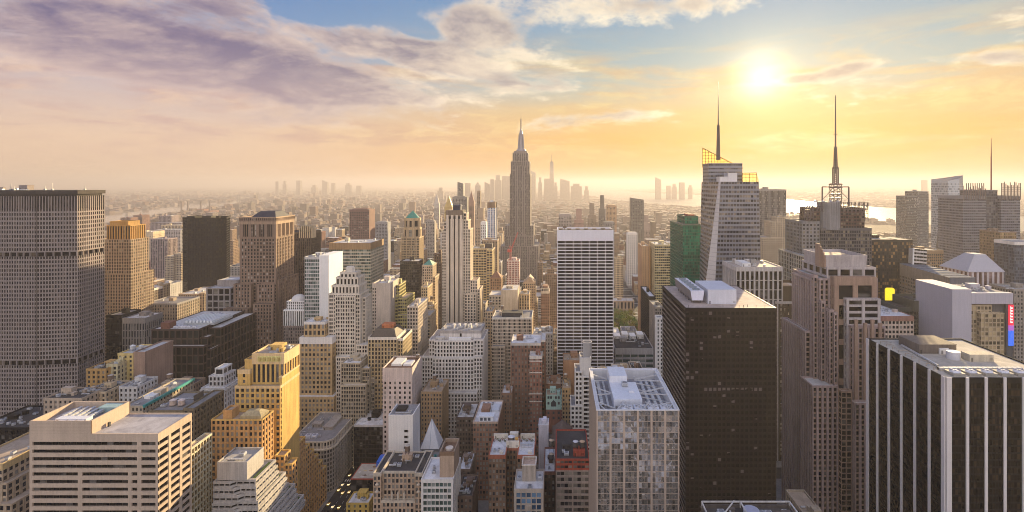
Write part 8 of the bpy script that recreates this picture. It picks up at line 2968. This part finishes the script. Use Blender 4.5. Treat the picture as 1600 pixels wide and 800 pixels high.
# towers about a mile or two away
MID = [
    (719.5, 9.5, 284, 1950, 'slope', 'thin dark glass tower', 'thin dark glass tower rising above a grey slab, behind the striped deco tower', wall_mat((.10, .11, .12), .4, .1, 'dark_glass_skin', .5)),
    (718, 22, 306.5, 1700, 'flat', 'grey slab', 'flat grey slab standing under the thin dark glass tower', wall_mat((.22, .21, .20))),
    (700.5, 12, 306, 1800, 'point', 'gold pyramid tower', 'tower with a bright gold pyramid roof left of the flat grey slab', wall_mat((.50, .34, .10), .5, .1, 'gilded_tiles', .4)),
    (736, 9, 298, 1850, 'point', 'clock tower', 'slim brown clock tower with a needle top', wall_mat((.24, .15, .12))),
    (748, 5.5, 298, 1750, 'flat', 'pencil tower', 'pencil-thin brown tower right of the slim clock tower', wall_mat((.20, .15, .11))),
    (751, 15, 325, 1500, 'step', 'brown stepped tower', 'brown stepped tower below the pencil-thin tower', wall_mat((.32, .24, .17))),
    (755.5, 9, 346, 1400, 'flat', 'white slab', 'small white slab before the brown stepped tower', WHITE),
    (682, 8, 302, 2600, 'point', 'pale spire', 'pale pointed tower in the haze left of the gold pyramid', wall_mat((.42, .38, .34))),
    (561.5, 31, 326, 1300, 'flat', 'dark maroon block', 'dark maroon striped tower block above the banded office slab', wall_mat((.14, .075, .065))),
    (883, 20, 334, 1500, 'flat', 'white ribbed slab', 'ribbed grey and white slab behind the top left of the white-framed grid slab', wall_mat((.30, .26, .25))),
    (904.5, 15, 326, 1900, 'step', 'pink stepped tower', 'pinkish stepped tower behind the white-framed grid slab', wall_mat((.32, .20, .18))),
    (925, 12, 317, 1800, 'step', 'brown setback tower', 'brown setback tower behind the right half of the white-framed grid slab', wall_mat((.24, .19, .15))),
    (941, 10, 305, 1700, 'step', 'dark slim tower', 'dark slim tower with domed tank, tallest behind the white-framed grid slab', wall_mat((.13, .12, .11))),
    (956, 15, 320, 1750, 'flat', 'sunlit orange tower', 'orange sunlit tower right beside the dark slim tower', wall_mat((.44, .27, .15))),
    (952, 16, 346, 1450, 'flat', 'grey block', 'grey block peeping out behind the right edge of the white-framed grid slab', wall_mat((.24, .23, .23))),
    (996, 20, 309, 1500, 'slope', 'dark glass slab', 'dark glass tower with a sloping top standing alone in the haze', wall_mat((.12, .115, .11), .4, .1, 'dark_glass_skin', .5)),
    (1010, 12, 336, 1650, 'step', 'hazy block', 'hazy stepped block right behind the lone dark sloping tower', wall_mat((.27, .21, .18))),
    (988, 16, 363, 1300, 'flat', 'white low block', 'pale low block at the foot of the lone dark sloping tower', WHITEB),
    (596, 19, 346, 1500, 'flat', 'grey block', 'grey slab block between the maroon block and copper pyramid tower', wall_mat((.30, .30, .31))),
    (672, 14, 344, 1500, 'flat', 'grey sunlit block', 'grey slab with a sunlit right edge left of the striped deco tower', wall_mat((.33, .30, .27))),
    (232, 4, 0, 0, '', '', '', None)]
for px_, w, yt, Y, sh, nm, lb, mt in MID:
    if Y:
        r_, o_, z_ = far_tower(px_, w, yt, Y, lb, sh, mat=mt, name=nm.replace(' ', '_'), base_py=17 if sh == 'point' else 3)
        x0, x1 = PX(px_ - w / 2, Y), PX(px_ + w / 2, Y)
        wn = MB()
        zt = z_ - (22 * Y / FOC if sh == 'point' else 6)
        if sh in ('step',):
            zt = z_ * .70
        bw = max(4.4, (x1 - x0) / 9)
        n = max(2, int((x1 - x0) / bw))
        k0 = max(0, int(zt / 4.2) - 34)
        for r in range(k0, int(zt / 4.2)):
            for k in range(n):
                a = x0 + (x1 - x0) * (k + .22) / n
                c = x0 + (x1 - x0) * (k + .78) / n
                wn.ob((0, Y), (1, 0), (0, -1), a, c, 0, .06, r * 4.2 + 1.4, r * 4.2 + 3.6, (rng.random(), 0, rng.random()), faces='F')
        ob = wn.build('window', G_DARK, r_, o_)
        if ob:
            ob['kind'] = 'stuff'
# white tower with blue stripes and a brown top over a fluted base
Y = 1100.0
b = hero('blue_striped_tower', 'white tower with blue vertical stripes and a brown top, left of the great stepped skyscraper', 761.5, 774, 316, Y, 26, ST(bay=3.6, fh=4, ww=.5, wh=.8, rec=.4, band=12, bm=1), vis=372, wall=wall_mat((.66, .64, .62)), trim=wall_mat((.20, .13, .08)), glass=glass_mat((.05, .10, .22), (.2, .3, .45), .3), clutter=1, tank=0)
b.finish()
hero('fluted_brown_tower', 'fluted brown tower with close vertical ribs below the blue-striped white tower', 753, 777, 375, 1000, 30, ST(bay=3, fh=3.8, ww=.45, wh=.8, rec=.5, band=3), vis=440, wall=wall_mat((.33, .245, .17)), clutter=2, tank=0).finish()

# power station stacks by the river
Y = 4400.0
r_ = bpy.data.objects.new('power_station', None)
col.objects.link(r_)
x0, x1 = PX(295, Y), PX(328, Y)
o = ((x0 + x1) / 2, Y + 60, 0)
r_.location = o
tag(r_, 'reddish brick power station with four tall thin chimneys by the river', 'power station')
m = MB()
m.box(x0, x1, Y, Y + 120, 0, PZ(329.5, Y), faces='FLRBT')
m.box(x0 + 50, x1 - 60, Y + 10, Y + 100, PZ(329.5, Y), PZ(327, Y), faces='FLRBT')
m.build('hall', BRICK, r_, o)
for px_ in (279.5, 289.5, 310, 324):
    m = MB()
    cx = PX(px_, Y)
    m.cyl(cx, Y + 30, 0, PZ(316.5, Y), 6.5, 5.0, 12)
    m.cyl(cx, Y + 30, PZ(316.5, Y), PZ(315, Y), 5.6, 5.6, 12, (.4, .4, .4))
    m.build('chimney', wall_mat((.16, .12, .11)), r_, o)

# suspension bridge
r_ = bpy.data.objects.new('suspension_bridge', None)
col.objects.link(r_)
A, B_ = gp(277, 315.0), gp(373, 315.6)
A, B_ = Vector((A[0], A[1], 0)), Vector((B_[0], B_[1], 0))
o = tuple((A + B_) / 2)
r_.location = o
tag(r_, 'faint grey suspension bridge with two steel towers crossing the river on the left', 'bridge')
dirv = (B_ - A).normalized()
nrm = Vector((-dirv.y, dirv.x, 0))
STL = wall_mat((.19, .19, .20))
zd = 44.0
m = MB()
for k in range(-8, 25):
    a, c = A + dirv * ((B_ - A).length * k / 16), A + dirv * ((B_ - A).length * (k + 1) / 16)
    m.bar(tuple(a + Vector((0, 0, zd))), tuple(c + Vector((0, 0, zd))), 11)
    if k < -1 or k > 17:
        m.bar(tuple(a), tuple(a + Vector((0, 0, zd))), 9)
m.build('deck', STL, r_, o)
for p in (A, B_):
    m = MB()
    for s in (-1, 1):
        q = p + nrm * 14 * s
        m.bar(tuple(q), tuple(q + Vector((0, 0, 106))), 12)
    for zz in (40, 62, 84, 102):
        m.bar(tuple(p + nrm * -14 + Vector((0, 0, zz))), tuple(p + nrm * 14 + Vector((0, 0, zz))), 7)
    m.build('bridge_tower', STL, r_, o)
for s in (-1, 1):
    m = MB()
    L = (B_ - A).length
    prev = None
    for k in range(-10, 43):
        f = k / 32
        if f < 0:
            zz = 104 - (104 - zd) * (-f / .32)
        elif f > 1:
            zz = 104 - (104 - zd) * ((f - 1) / .32)
        else:
            zz = zd + 6 + (98 - zd) * (2 * f - 1) ** 2
        q = A + dirv * L * f + nrm * 12 * s + Vector((0, 0, zz))
        if prev is not None:
            m.bar(tuple(prev), tuple(q), 3.5)
            if 0 < f < 1 and k % 2:
                m.bar(tuple(q), (q.x, q.y, zd), 1.4)
        prev = q
    m.build('cable', STL, r_, o)

# ================================================================== PARK
def leaf_mat(rgb, name):
    m, t, b = new_mat(name)
    pos = t.node('ShaderNodeNewGeometry').outputs['Position']
    n = t.noise(pos, .35, 3, .6)
    c = t.mix(1.0, t.mix(n, tuple(v * .55 for v in rgb), tuple(v * 1.5 for v in rgb)), tint_of(t), 'MULTIPLY')
    t.put(b.inputs['Base Color'], c)
    b.inputs['Roughness'].default_value = .7
    b.inputs['Specular IOR Level'].default_value = .2
    return m


LEAF = [leaf_mat((.10, .17, .025), 'green_leaves'), leaf_mat((.17, .19, .03), 'olive_leaves'), leaf_mat((.22, .16, .03), 'yellowing_leaves')]
BARK = wall_mat((.09, .07, .05), name='bark')


def tree_parts(seed):
    r = random.Random(seed)
    tr = MB()
    tr.cyl(0, 0, 0, 6, .45, .28, 7)
    cl = []
    for k in range(6):
        a = 2 * math.pi * k / 6 + r.random()
        q = (math.cos(a) * r.uniform(2.5, 4), math.sin(a) * r.uniform(2.5, 4), r.uniform(8, 12))
        tr.bar((0, 0, r.uniform(4, 6)), q, .22)
        cl.append((q, r.uniform(2.0, 3.2)))
    cl.append(((0, 0, 13), 3.0))
    cr = MB()
    for (c, rad) in cl:
        for j in range(95):
            d = Vector((r.gauss(0, 1), r.gauss(0, 1), r.gauss(0, .8))).normalized() * rad * r.uniform(.45, 1.08)
            p = Vector(c) + d
            n1 = Vector((r.uniform(-1, 1), r.uniform(-1, 1), r.uniform(-1, 1))) * .55
            n2 = Vector((r.uniform(-1, 1), r.uniform(-1, 1), r.uniform(-1, 1))) * .55
            t = r.uniform(.6, 1.5)
            cr.poly([tuple(p), tuple(p + n1), tuple(p + n1 + n2), tuple(p + n2)], (t, t, t * r.uniform(.7, 1.1)))
    return tr, cr


park_x0, park_x1, park_y0, park_y1 = 88.0, 148.0, 850.0, 1010.0
sheet('park_lawn', [(park_x0, park_y0), (park_x1, park_y0), (park_x1, park_y1), (park_x0, park_y1)], .16, leaf_mat((.05, .07, .02), 'lawn'))
protos = []
rp = random.Random(5)
for v in range(3):
    tr, cr_ = tree_parts(40 + v)
    root = bpy.data.objects.new('park_tree', None)
    col.objects.link(root)
    a = tr.build('trunk', BARK, root)
    c = cr_.build('crown', LEAF[v], root)
    protos.append((root, (a, c)))
spots = []
for iy in range(11):
    for ix in range(6):
        spots.append((park_x0 + 5 + ix * 10.2 + rp.uniform(-2.5, 2.5), park_y0 + 6 + iy * 15 + rp.uniform(-4, 4)))
used = [False] * 3
TREE_L = ['green leafy park tree in the grove between the white-framed slab and the library', 'olive park tree in the grove between the white-framed slab and the library', 'yellowing autumn park tree in the grove between the white-framed slab and the library']
for k, (x, y) in enumerate(spots):
    v = rp.choice((0, 0, 1, 1, 1, 2))
    root, ch = protos[v]
    if used[v]:
        o = root.copy()
        col.objects.link(o)
        for cc in ch:
            d = cc.copy()
            col.objects.link(d)
            d.parent = o
    else:
        o = root
        used[v] = True
    s = rp.uniform(.85, 1.25)
    o.location = (x, y, .16)
    o.scale = (s, s, s * rp.uniform(.9, 1.1))
    o.rotation_euler = (0, 0, rp.uniform(0, 6.28))
    tag(o, TREE_L[v], 'tree', 'trees of the city park')

# ================================================================== CITY FABRIC BETWEEN THE LANDMARKS
PSEUDO = [dict(l=955, r=1006, Y=845, vis=519), dict(l=150, r=232, Y=3300, vis=350), dict(l=232, r=300, Y=3500, vis=338), dict(l=300, r=390, Y=4200, vis=326), dict(l=890, r=1100, Y=4000, vis=326), dict(l=1180, r=1340, Y=3600, vis=345), dict(l=1340, r=1600, Y=3300, vis=366)]
FW = [(TAN, 'tan'), (LIME, 'limestone'), (BUFF, 'buff'), (BROWN, 'brown'), (BRICK, 'red brick'), (GREY, 'grey'), (GREYL, 'pale grey'), (WHITEB, 'white brick'), (wall_mat((.30, .20, .13)), 'russet'), (wall_mat((.50, .36, .22)), 'sandy'), (DARK, 'black')]
FR = [(R_WHITE, 'white'), (R_PALE, 'pale'), (R_GREY, 'grey'), (R_TAR, 'black'), (R_TAN, 'tan')]
fr_rng = random.Random(77)
TOPS = [900.0] * 1600


def stamp(sil):
    for l, r, t in sil:
        for c in range(max(0, int(l) + 1), min(1600, int(r))):
            if t < TOPS[c]:
                TOPS[c] = t


order = sorted(HEROES, key=lambda h: h['Y'])
hi = 0
NAMED = [h for h in HEROES if h['name'].split('.')[0] not in ('distant_tower', 'riverside_tower', 'harbour_tower')]
placed = []
labels_used = set()


def near_ref(px, py, Y, rank=0):
    best = sorted(NAMED, key=lambda h: abs((h['l'] + h['r']) / 2 - px) + .35 * abs(h['vis'] - py) + .06 * abs(h['Y'] - Y))
    return best[rank]


cands = []
for k in range(0, 23):
    for row in range(2):
        yb = YS0 + PITCH * k + SW + 3 + row * 30
        D = 27.0
        for i in range(len(edges) - 1):
            x = edges[i] + AW + 4
            xe = edges[i + 1] - AW - 4
            if i == 0:
                x = -1500
            if i == len(edges) - 2:
                xe = 1750
            while x < xe - 10:
                w = min(fr_rng.choice((12, 16, 18, 22, 26, 34)), xe - x)
                if w < 9:
                    break
                cands.append((yb, x, x + w - .6, D, fr_rng.random(), fr_rng.random()))
                x += w + (0 if fr_rng.random() < .8 else 3)
cands.sort()
n_ind = 0
for (y0, x0, x1, D, q1, q2) in cands:
    if y0 < 330:
        continue
    y1 = y0 + D
    while hi < len(order) and order[hi]['Y'] < y0:
        stamp(order[hi]['sil'])
        hi += 1
    pl, pr = to_px(x0, y0, 0)[0], to_px(x1, y0, 0)[0]
    pl2, pr2 = to_px(x0, y1, 0)[0], to_px(x1, y1, 0)[0]
    L, R = min(pl, pl2), max(pr, pr2)
    if R < 2 or L > 1598:
        continue
    if any(x0 < h['x1'] + 1.5 and x1 > h['x0'] - 1.5 and y0 < h['Yb'] + 1.5 and y1 > h['Y'] - 1.5 for h in HEROES):
        # try a narrower lot beside it
        continue
    if park_x0 - 4 < x1 and x0 < park_x1 + 6 and y0 < park_y1 + 5 and y1 > park_y0 - 10:
        continue
    hgt = 18 + 60 * q1 ** 1.6 + (45 * q2 if q2 > .8 else 0)
    if y0 > 1100:
        hgt = 14 + 38 * q1 ** 1.5 + (60 * q2 if q2 > .9 else 0)
    lim = 0.0
    for h in HEROES:
        if h['Y'] > y0 and h['l'] < R - 1 and h['r'] > L + 1:
            lim = max(lim, h['vis'])
    for h in PSEUDO:
        if h['Y'] > y0 and h['l'] < R and h['r'] > L:
            lim = max(lim, h['vis'])
    lim = max(lim, 352)
    zmax = PZ(lim - 3, y0)
    hgt = min(hgt, zmax * fr_rng.uniform(.86, 1.0))
    if hgt < 9:
        continue
    top = to_px(0, y0, hgt)[1]
    cols_ = [c for c in range(max(0, int(pl)), min(1600, int(pr) + 1))]
    if not cols_:
        continue
    vis_h = sum(max(0.0, min(TOPS[c], 800) - top) for c in cols_)
    if vis_h < 14:
        continue
    TOPS_new = [(L, R, top)]
    stamp(TOPS_new)
    placed.append((vis_h, y0, x0, x1, y1, hgt, top, (pl + pr) / 2))

placed_sorted = sorted(placed, key=lambda t: -t[0])
FILL = placed_sorted[:235]
REST = placed_sorted[235:]
TYPES = ['building', 'block', 'loft', 'walk-up', 'office block', 'apartment house']


def filler(t):
    vis_h, y0, x0, x1, y1, hgt, top, pc = t
    r = fr_rng
    (wm, cn), (rm, rn) = r.choice(FW), r.choice(FR)
    size = 'low' if hgt < 28 else 'mid-rise' if hgt < 62 else 'tall'
    feat_tank = r.random() < .3 and y0 < 1000
    stepped = r.random() < .3 and hgt > 30 and x1 - x0 > 13
    for rank in range(40):
        ref = near_ref(pc, top, y0, rank)
        rel = 'behind' if y0 > ref['Yb'] else 'in front of' if y1 < ref['Y'] else 'left of' if pc < (ref['l'] + ref['r']) / 2 else 'right of'
        nm = ref['name'].split('.')[0].replace('_', ' ')
        lb = f"{size} {cn} {'stepped ' if stepped else ''}block with {rn} roof{' and water tank' if feat_tank else ''}, {rel} the {nm}"
        if lb not in labels_used and len(lb.split()) <= 16:
            break
    labels_used.add(lb)
    kind = r.random()
    fine = y0 < 900
    if kind < .65:
        st = ST(bay=r.choice((2.6, 3.0, 3.4)), fh=r.choice((3.5, 3.8, 4.0)), ww=r.uniform(.4, .58), wh=r.uniform(.48, .6), rec=.4, band=r.uniform(1.2, 2.6), bm=1)
    elif kind < .85:
        st = ST(bay=r.choice((3, 5)), fh=3.8, ww=.9, wh=r.uniform(.42, .58), rec=.35, sp=.33, band=1.8)
    else:
        st = ST(bay=2.8, fh=3.8, ww=.5, wh=.8, rec=.5, band=2.4, bm=1)
    gl = r.choice((G_DARK, G_DARK, G_BLINDS, G_BLACK))
    trim = r.choice((wm, wm, LIME, GREYL))
    b = Bldg(r.choice(('brick_loft', 'apartment_block', 'office_building', 'street_building')), lb, (x0 + x1) / 2, (y0 + y1) / 2, wall=wm, trim=trim, glass=gl, roof=rm, nwin=0 if not fine else 40, register=False)
    if stepped:
        zz = b.rect(x0, x1, y0, y1, 0, hgt * .8, st)
        a = 2.0
        zr = b.rect(x0 + a, x1 - a, y0 + 3, y1 - 2, zz, hgt, st)
        X0, X1, Y0, Y1 = x0 + a, x1 - a, y0 + 3, y1 - 2
    else:
        zr = b.rect(x0, x1, y0, y1, 0, hgt, st)
        X0, X1, Y0, Y1 = x0, x1, y0, y1
    if y0 < 1200:
        nn = 4 if y0 < 700 else 2 if y0 < 900 else 1
        b.clutter(X0 + 1, X1 - 1, Y0 + 1, Y1 - 1, zr, nn, 0.0, r)
        if feat_tank:
            b.tank(X0 + (X1 - X0) * r.uniform(.3, .7), Y0 + 8, zr, r.uniform(1.6, 2.1), 3.4, 3)
    b.finish()


for t in FILL:
    filler(t)


# ------ the rest of the city, out to the horizon, as one mass
def far_city():
    r = random.Random(4)
    m = MB()
    pal = [(1, 1, 1), (1.15, .95, .8), (1.3, 1.15, 1.0), (.7, .45, .36), (.85, .55, .42), (.6, .58, .58), (1.5, 1.45, 1.4), (.8, .7, .6), (.45, .4, .38)]

    def put(x, y, w, d, h):
        c = r.choice(pal)
        k = r.uniform(.75, 1.2)
        tc = tuple(v * k for v in c)
        m.box(x - w / 2, x + w / 2, y - d / 2, y + d / 2, 0, h, tc, faces='FLR')
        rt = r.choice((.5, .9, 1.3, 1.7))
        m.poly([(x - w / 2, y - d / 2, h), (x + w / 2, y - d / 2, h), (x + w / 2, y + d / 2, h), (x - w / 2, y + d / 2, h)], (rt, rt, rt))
        if r.random() < .3:
            q = w * r.uniform(.15, .3)
            m.box(x - q, x + q * .4, y - q, y + q, h, h + r.uniform(3, 7), tc, faces='FLRT')
    for (vis_h, y0, x0, x1, y1, hgt, top, pc) in REST:
        put((x0 + x1) / 2, (y0 + y1) / 2, x1 - x0, y1 - y0, hgt)
    HF = [h for h in HEROES]

    def limit(px, wpx, Y):
        lim = 0
        for h in HF:
            if h['Y'] > Y and h['l'] < px + wpx and h['r'] > px - wpx:
                lim = max(lim, h['vis'] - 40 if h['name'].startswith(('distant', 'river', 'harb')) else h['vis'])
        for h in PSEUDO:
            if h['Y'] > Y and h['l'] < px + wpx and h['r'] > px - wpx:
                lim = max(lim, h['vis'] - 2)
        return lim

    def zone(Ya, Yb, n, w0, w1, h0, h1, tall):
        for _ in range(n):
            Y = math.sqrt(r.uniform(Ya * Ya, Yb * Yb))
            X = r.uniform(-1.16, .98) * Y
            w, d = r.uniform(w0, w1), r.uniform(w0, w1)
            px, py = to_px(X, Y, 0)
            if any(inside(px, py + e, P) for P in WATERS for e in (0, -1)):
                continue
            if any(h['x0'] < X + w and h['x1'] > X - w and h['Y'] < Y + d and h['Yb'] > Y - d for h in HF):
                continue
            h = h0 + (h1 - h0) * r.random() ** 2.2
            if r.random() < tall:
                h *= r.uniform(1.6, 2.8)
            if h / (w + d) > 2.2:
                h = (w + d) * 2.2
            lim = limit(px, FOC * w / Y / 2 + .5, Y)
            if lim:
                h = min(h, PZ(lim, Y))
            h = min(h, PZ(292, Y))
            if 3800 < Y and 880 < px < 1130:
                h = min(h, 16)
            if 3000 < Y < 7600 and 1180 < px:
                h = min(h, 30)
            if h > 4:
                put(X, Y, w, d, h)
    zone(1750, 2600, 3000, 16, 38, 12, 52, .10)
    zone(2600, 4200, 5200, 18, 46, 10, 46, .07)
    zone(4200, 7500, 6500, 24, 64, 9, 40, .06)
    zone(7500, 14000, 6000, 40, 110, 9, 38, .05)
    zone(14000, 30000, 4500, 90, 260, 12, 46, .03)
    o = m.build('far_city_mass', FARW)
    tag(o, 'countless small hazy buildings spreading to the horizon', 'city mass', None, 'stuff')


far_city()

# ================================================================== STREET LEVEL ON THE AVENUE
b = hero('mural_roof_building', 'low shop with a painted roof edged in red, beside the avenue', 548, 592, 748, 398, 22, ST(bay=4, fh=4, ww=.85, wh=.7, rec=.2, band=1, par=.3, bm=1), wall=DARK, trim=REDB, glass=G_BLACK, roof=roof_mat((.52, .47, .38)), clutter=0, register=False)
x0, x1, y0, y1, z = b.tops[0]
m = MB()
rr = random.Random(3)
for k in range(9):
    cx, cyy = rr.uniform(x0 + 3, x1 - 3), rr.uniform(y0 + 3, y1 - 3)
    pts = []
    for j in range(9):
        a = 2 * math.pi * j / 9
        q = rr.uniform(.6, 1.5)
        pts.append((cx + q * 1.5 * math.cos(a), cyy + q * math.sin(a), z + .02 + .004 * k))
    m.poly(pts, rr.choice(((.5, .3, .15), (.8, .8, .8), (.25, .2, .15), (.9, .75, .4))))
b.part('painted_panel', m, wall_mat((.7, .65, .6), name='roof_mural'))
b.finish()
b = Bldg('blue_canopy', 'bright blue tarpaulin shelter right of the painted shop roof', PX(597, 412), 416, cat='canopy', register=False)
m = MB()
xa, xb = PX(588, 412), PX(606, 412)
zc = PZ(722, 412)
m.box(xa, xb, 412, 424, zc - 4, zc, faces='FLRB')
m.poly([(xa, 412, zc), (xb, 412, zc), (xb - 1, 418, zc + 2.2), (xa + 1, 418, zc + 2.2)])
m.poly([(xb, 424, zc), (xa, 424, zc), (xa + 1, 418, zc + 2.2), (xb - 1, 418, zc + 2.2)])
m.poly([(xb, 412, zc), (xb, 424, zc), (xb - 1, 418, zc + 2.2)])
m.poly([(xa, 424, zc), (xa, 412, zc), (xa + 1, 418, zc + 2.2)])
b.part('tarpaulin', m, plain_mat((.02, .13, .62), .5, 0, 'blue_tarpaulin'))
m = MB()
for xx in (xa + .3, xb - .3):
    for yy in (412.3, 423.7):
        m.bar((xx, yy, 0), (xx, yy, zc - 4), .4)
b.part('post', m, STEEL)
b.finish()
hero('yellow_stucco_house', 'small yellow house with a flat white roof at the bottom edge beside the avenue', 541, 576, 786, 372, 14, ST(bay=4, fh=4, ww=.3, wh=.5, rec=.3, band=1.2), wall=wall_mat((.55, .38, .10)), roof=R_WHITE, clutter=2, tank=0, register=False).finish()


def car_mesh(body, name):
    m = MB()
    prof = [(-2.3, .35), (-2.3, .85), (-1.5, .98), (-.95, 1.45), (.75, 1.45), (1.35, 1.0), (2.25, .85), (2.3, .35)]
    W = .9
    for i in range(len(prof)):
        a, c = prof[i], prof[(i + 1) % len(prof)]
        m.poly([(-W, a[0], a[1]), (W, a[0], a[1]), (W, c[0], c[1]), (-W, c[0], c[1])], mi=1 if i in (2, 4) else 0)
    m.poly([(-W, *p) for p in prof], mi=0)
    m.poly([(W, *p) for p in prof][::-1], mi=0)
    for s in (-1, 1):
        m.poly([(s * (W + .01), -1.3, 1.0), (s * (W + .01), 1.2, 1.0), (s * (W + .01), .7, 1.38), (s * (W + .01), -.9, 1.38)], mi=1)
        for yy in (-1.4, 1.4):
            for k in range(10):
                a, c = 2 * math.pi * k / 10, 2 * math.pi * (k + 1) / 10
                m.poly([(s * (W + .02), yy, .34), (s * (W + .02), yy + .34 * math.cos(a), .34 + .34 * math.sin(a)), (s * (W + .02), yy + .34 * math.cos(c), .34 + .34 * math.sin(c))], mi=2)
    return m.build(name, [body, G_BLACK, plain_mat((.02, .02, .02), .8, 0, 'tyre_rubber')])


cars = [(car_mesh(plain_mat((.42, .24, .02), .6, 0, 'taxi_paint', .08), 'yellow_taxi'), 'yellow taxi on the avenue beside the curved corner building'),
        (car_mesh(plain_mat((.02, .02, .025), .5, .1, 'black_paint', .08), 'parked_car'), 'black car on the avenue beside the curved corner building'),
        (car_mesh(plain_mat((.28, .28, .29), .6, 0, 'silver_paint', .08), 'parked_car'), 'silver car on the avenue beside the curved corner building')]
seen = set()
rc = random.Random(8)
for lane in (-12.5, -7.5, -2.5, 2.5, 7.5, 12.5):
    y = 395 + rc.uniform(0, 8)
    while y < 560:
        k = rc.choice((0, 0, 1, 2))
        src, lb = cars[k]
        if k in seen:
            o = src.copy()
            col.objects.link(o)
        else:
            o = src
            seen.add(k)
        o.location = (-172 + lane + rc.uniform(-.3, .3), y, .016)
        tag(o, lb, 'taxi' if k == 0 else 'car', 'cars on the avenue')
        y += rc.uniform(7, 22)
# ------------------------------------------------------------------ the hazy air
def build_haze():
    x0, x1, y0, y1, z0, z1 = -42000, 42000, -2200, 62000, -3.0, 450.0
    v = [(x, y, z) for z in (z0, z1) for x, y in ((x0, y0), (x1, y0), (x1, y1), (x0, y1))]
    f = [(3, 2, 1, 0), (4, 5, 6, 7), (0, 1, 5, 4), (1, 2, 6, 5), (2, 3, 7, 6), (3, 0, 4, 7)]
    me = bpy.data.meshes.new('haze')
    me.from_pydata(v, [], f)
    o = bpy.data.objects.new('haze', me)
    col.objects.link(o)
    o['kind'] = 'stuff'
    o['label'] = 'pale golden haze lying over the whole city'
    o['category'] = 'haze'
    m = bpy.data.materials.new('haze_air')
    m.use_nodes = True
    t = NT(m.node_tree)
    t.n.clear()
    out = t.node('ShaderNodeOutputMaterial')
    vol = t.node('ShaderNodeVolumePrincipled')
    vol.inputs['Color'].default_value = (0.46, 0.435, 0.46, 1)
    vol.inputs['Density'].default_value = HAZE_DENSITY
    vol.inputs['Anisotropy'].default_value = HAZE_ANISO
    t.l.new(vol.outputs[0], out.inputs['Volume'])
    me.materials.append(m)


build_haze()
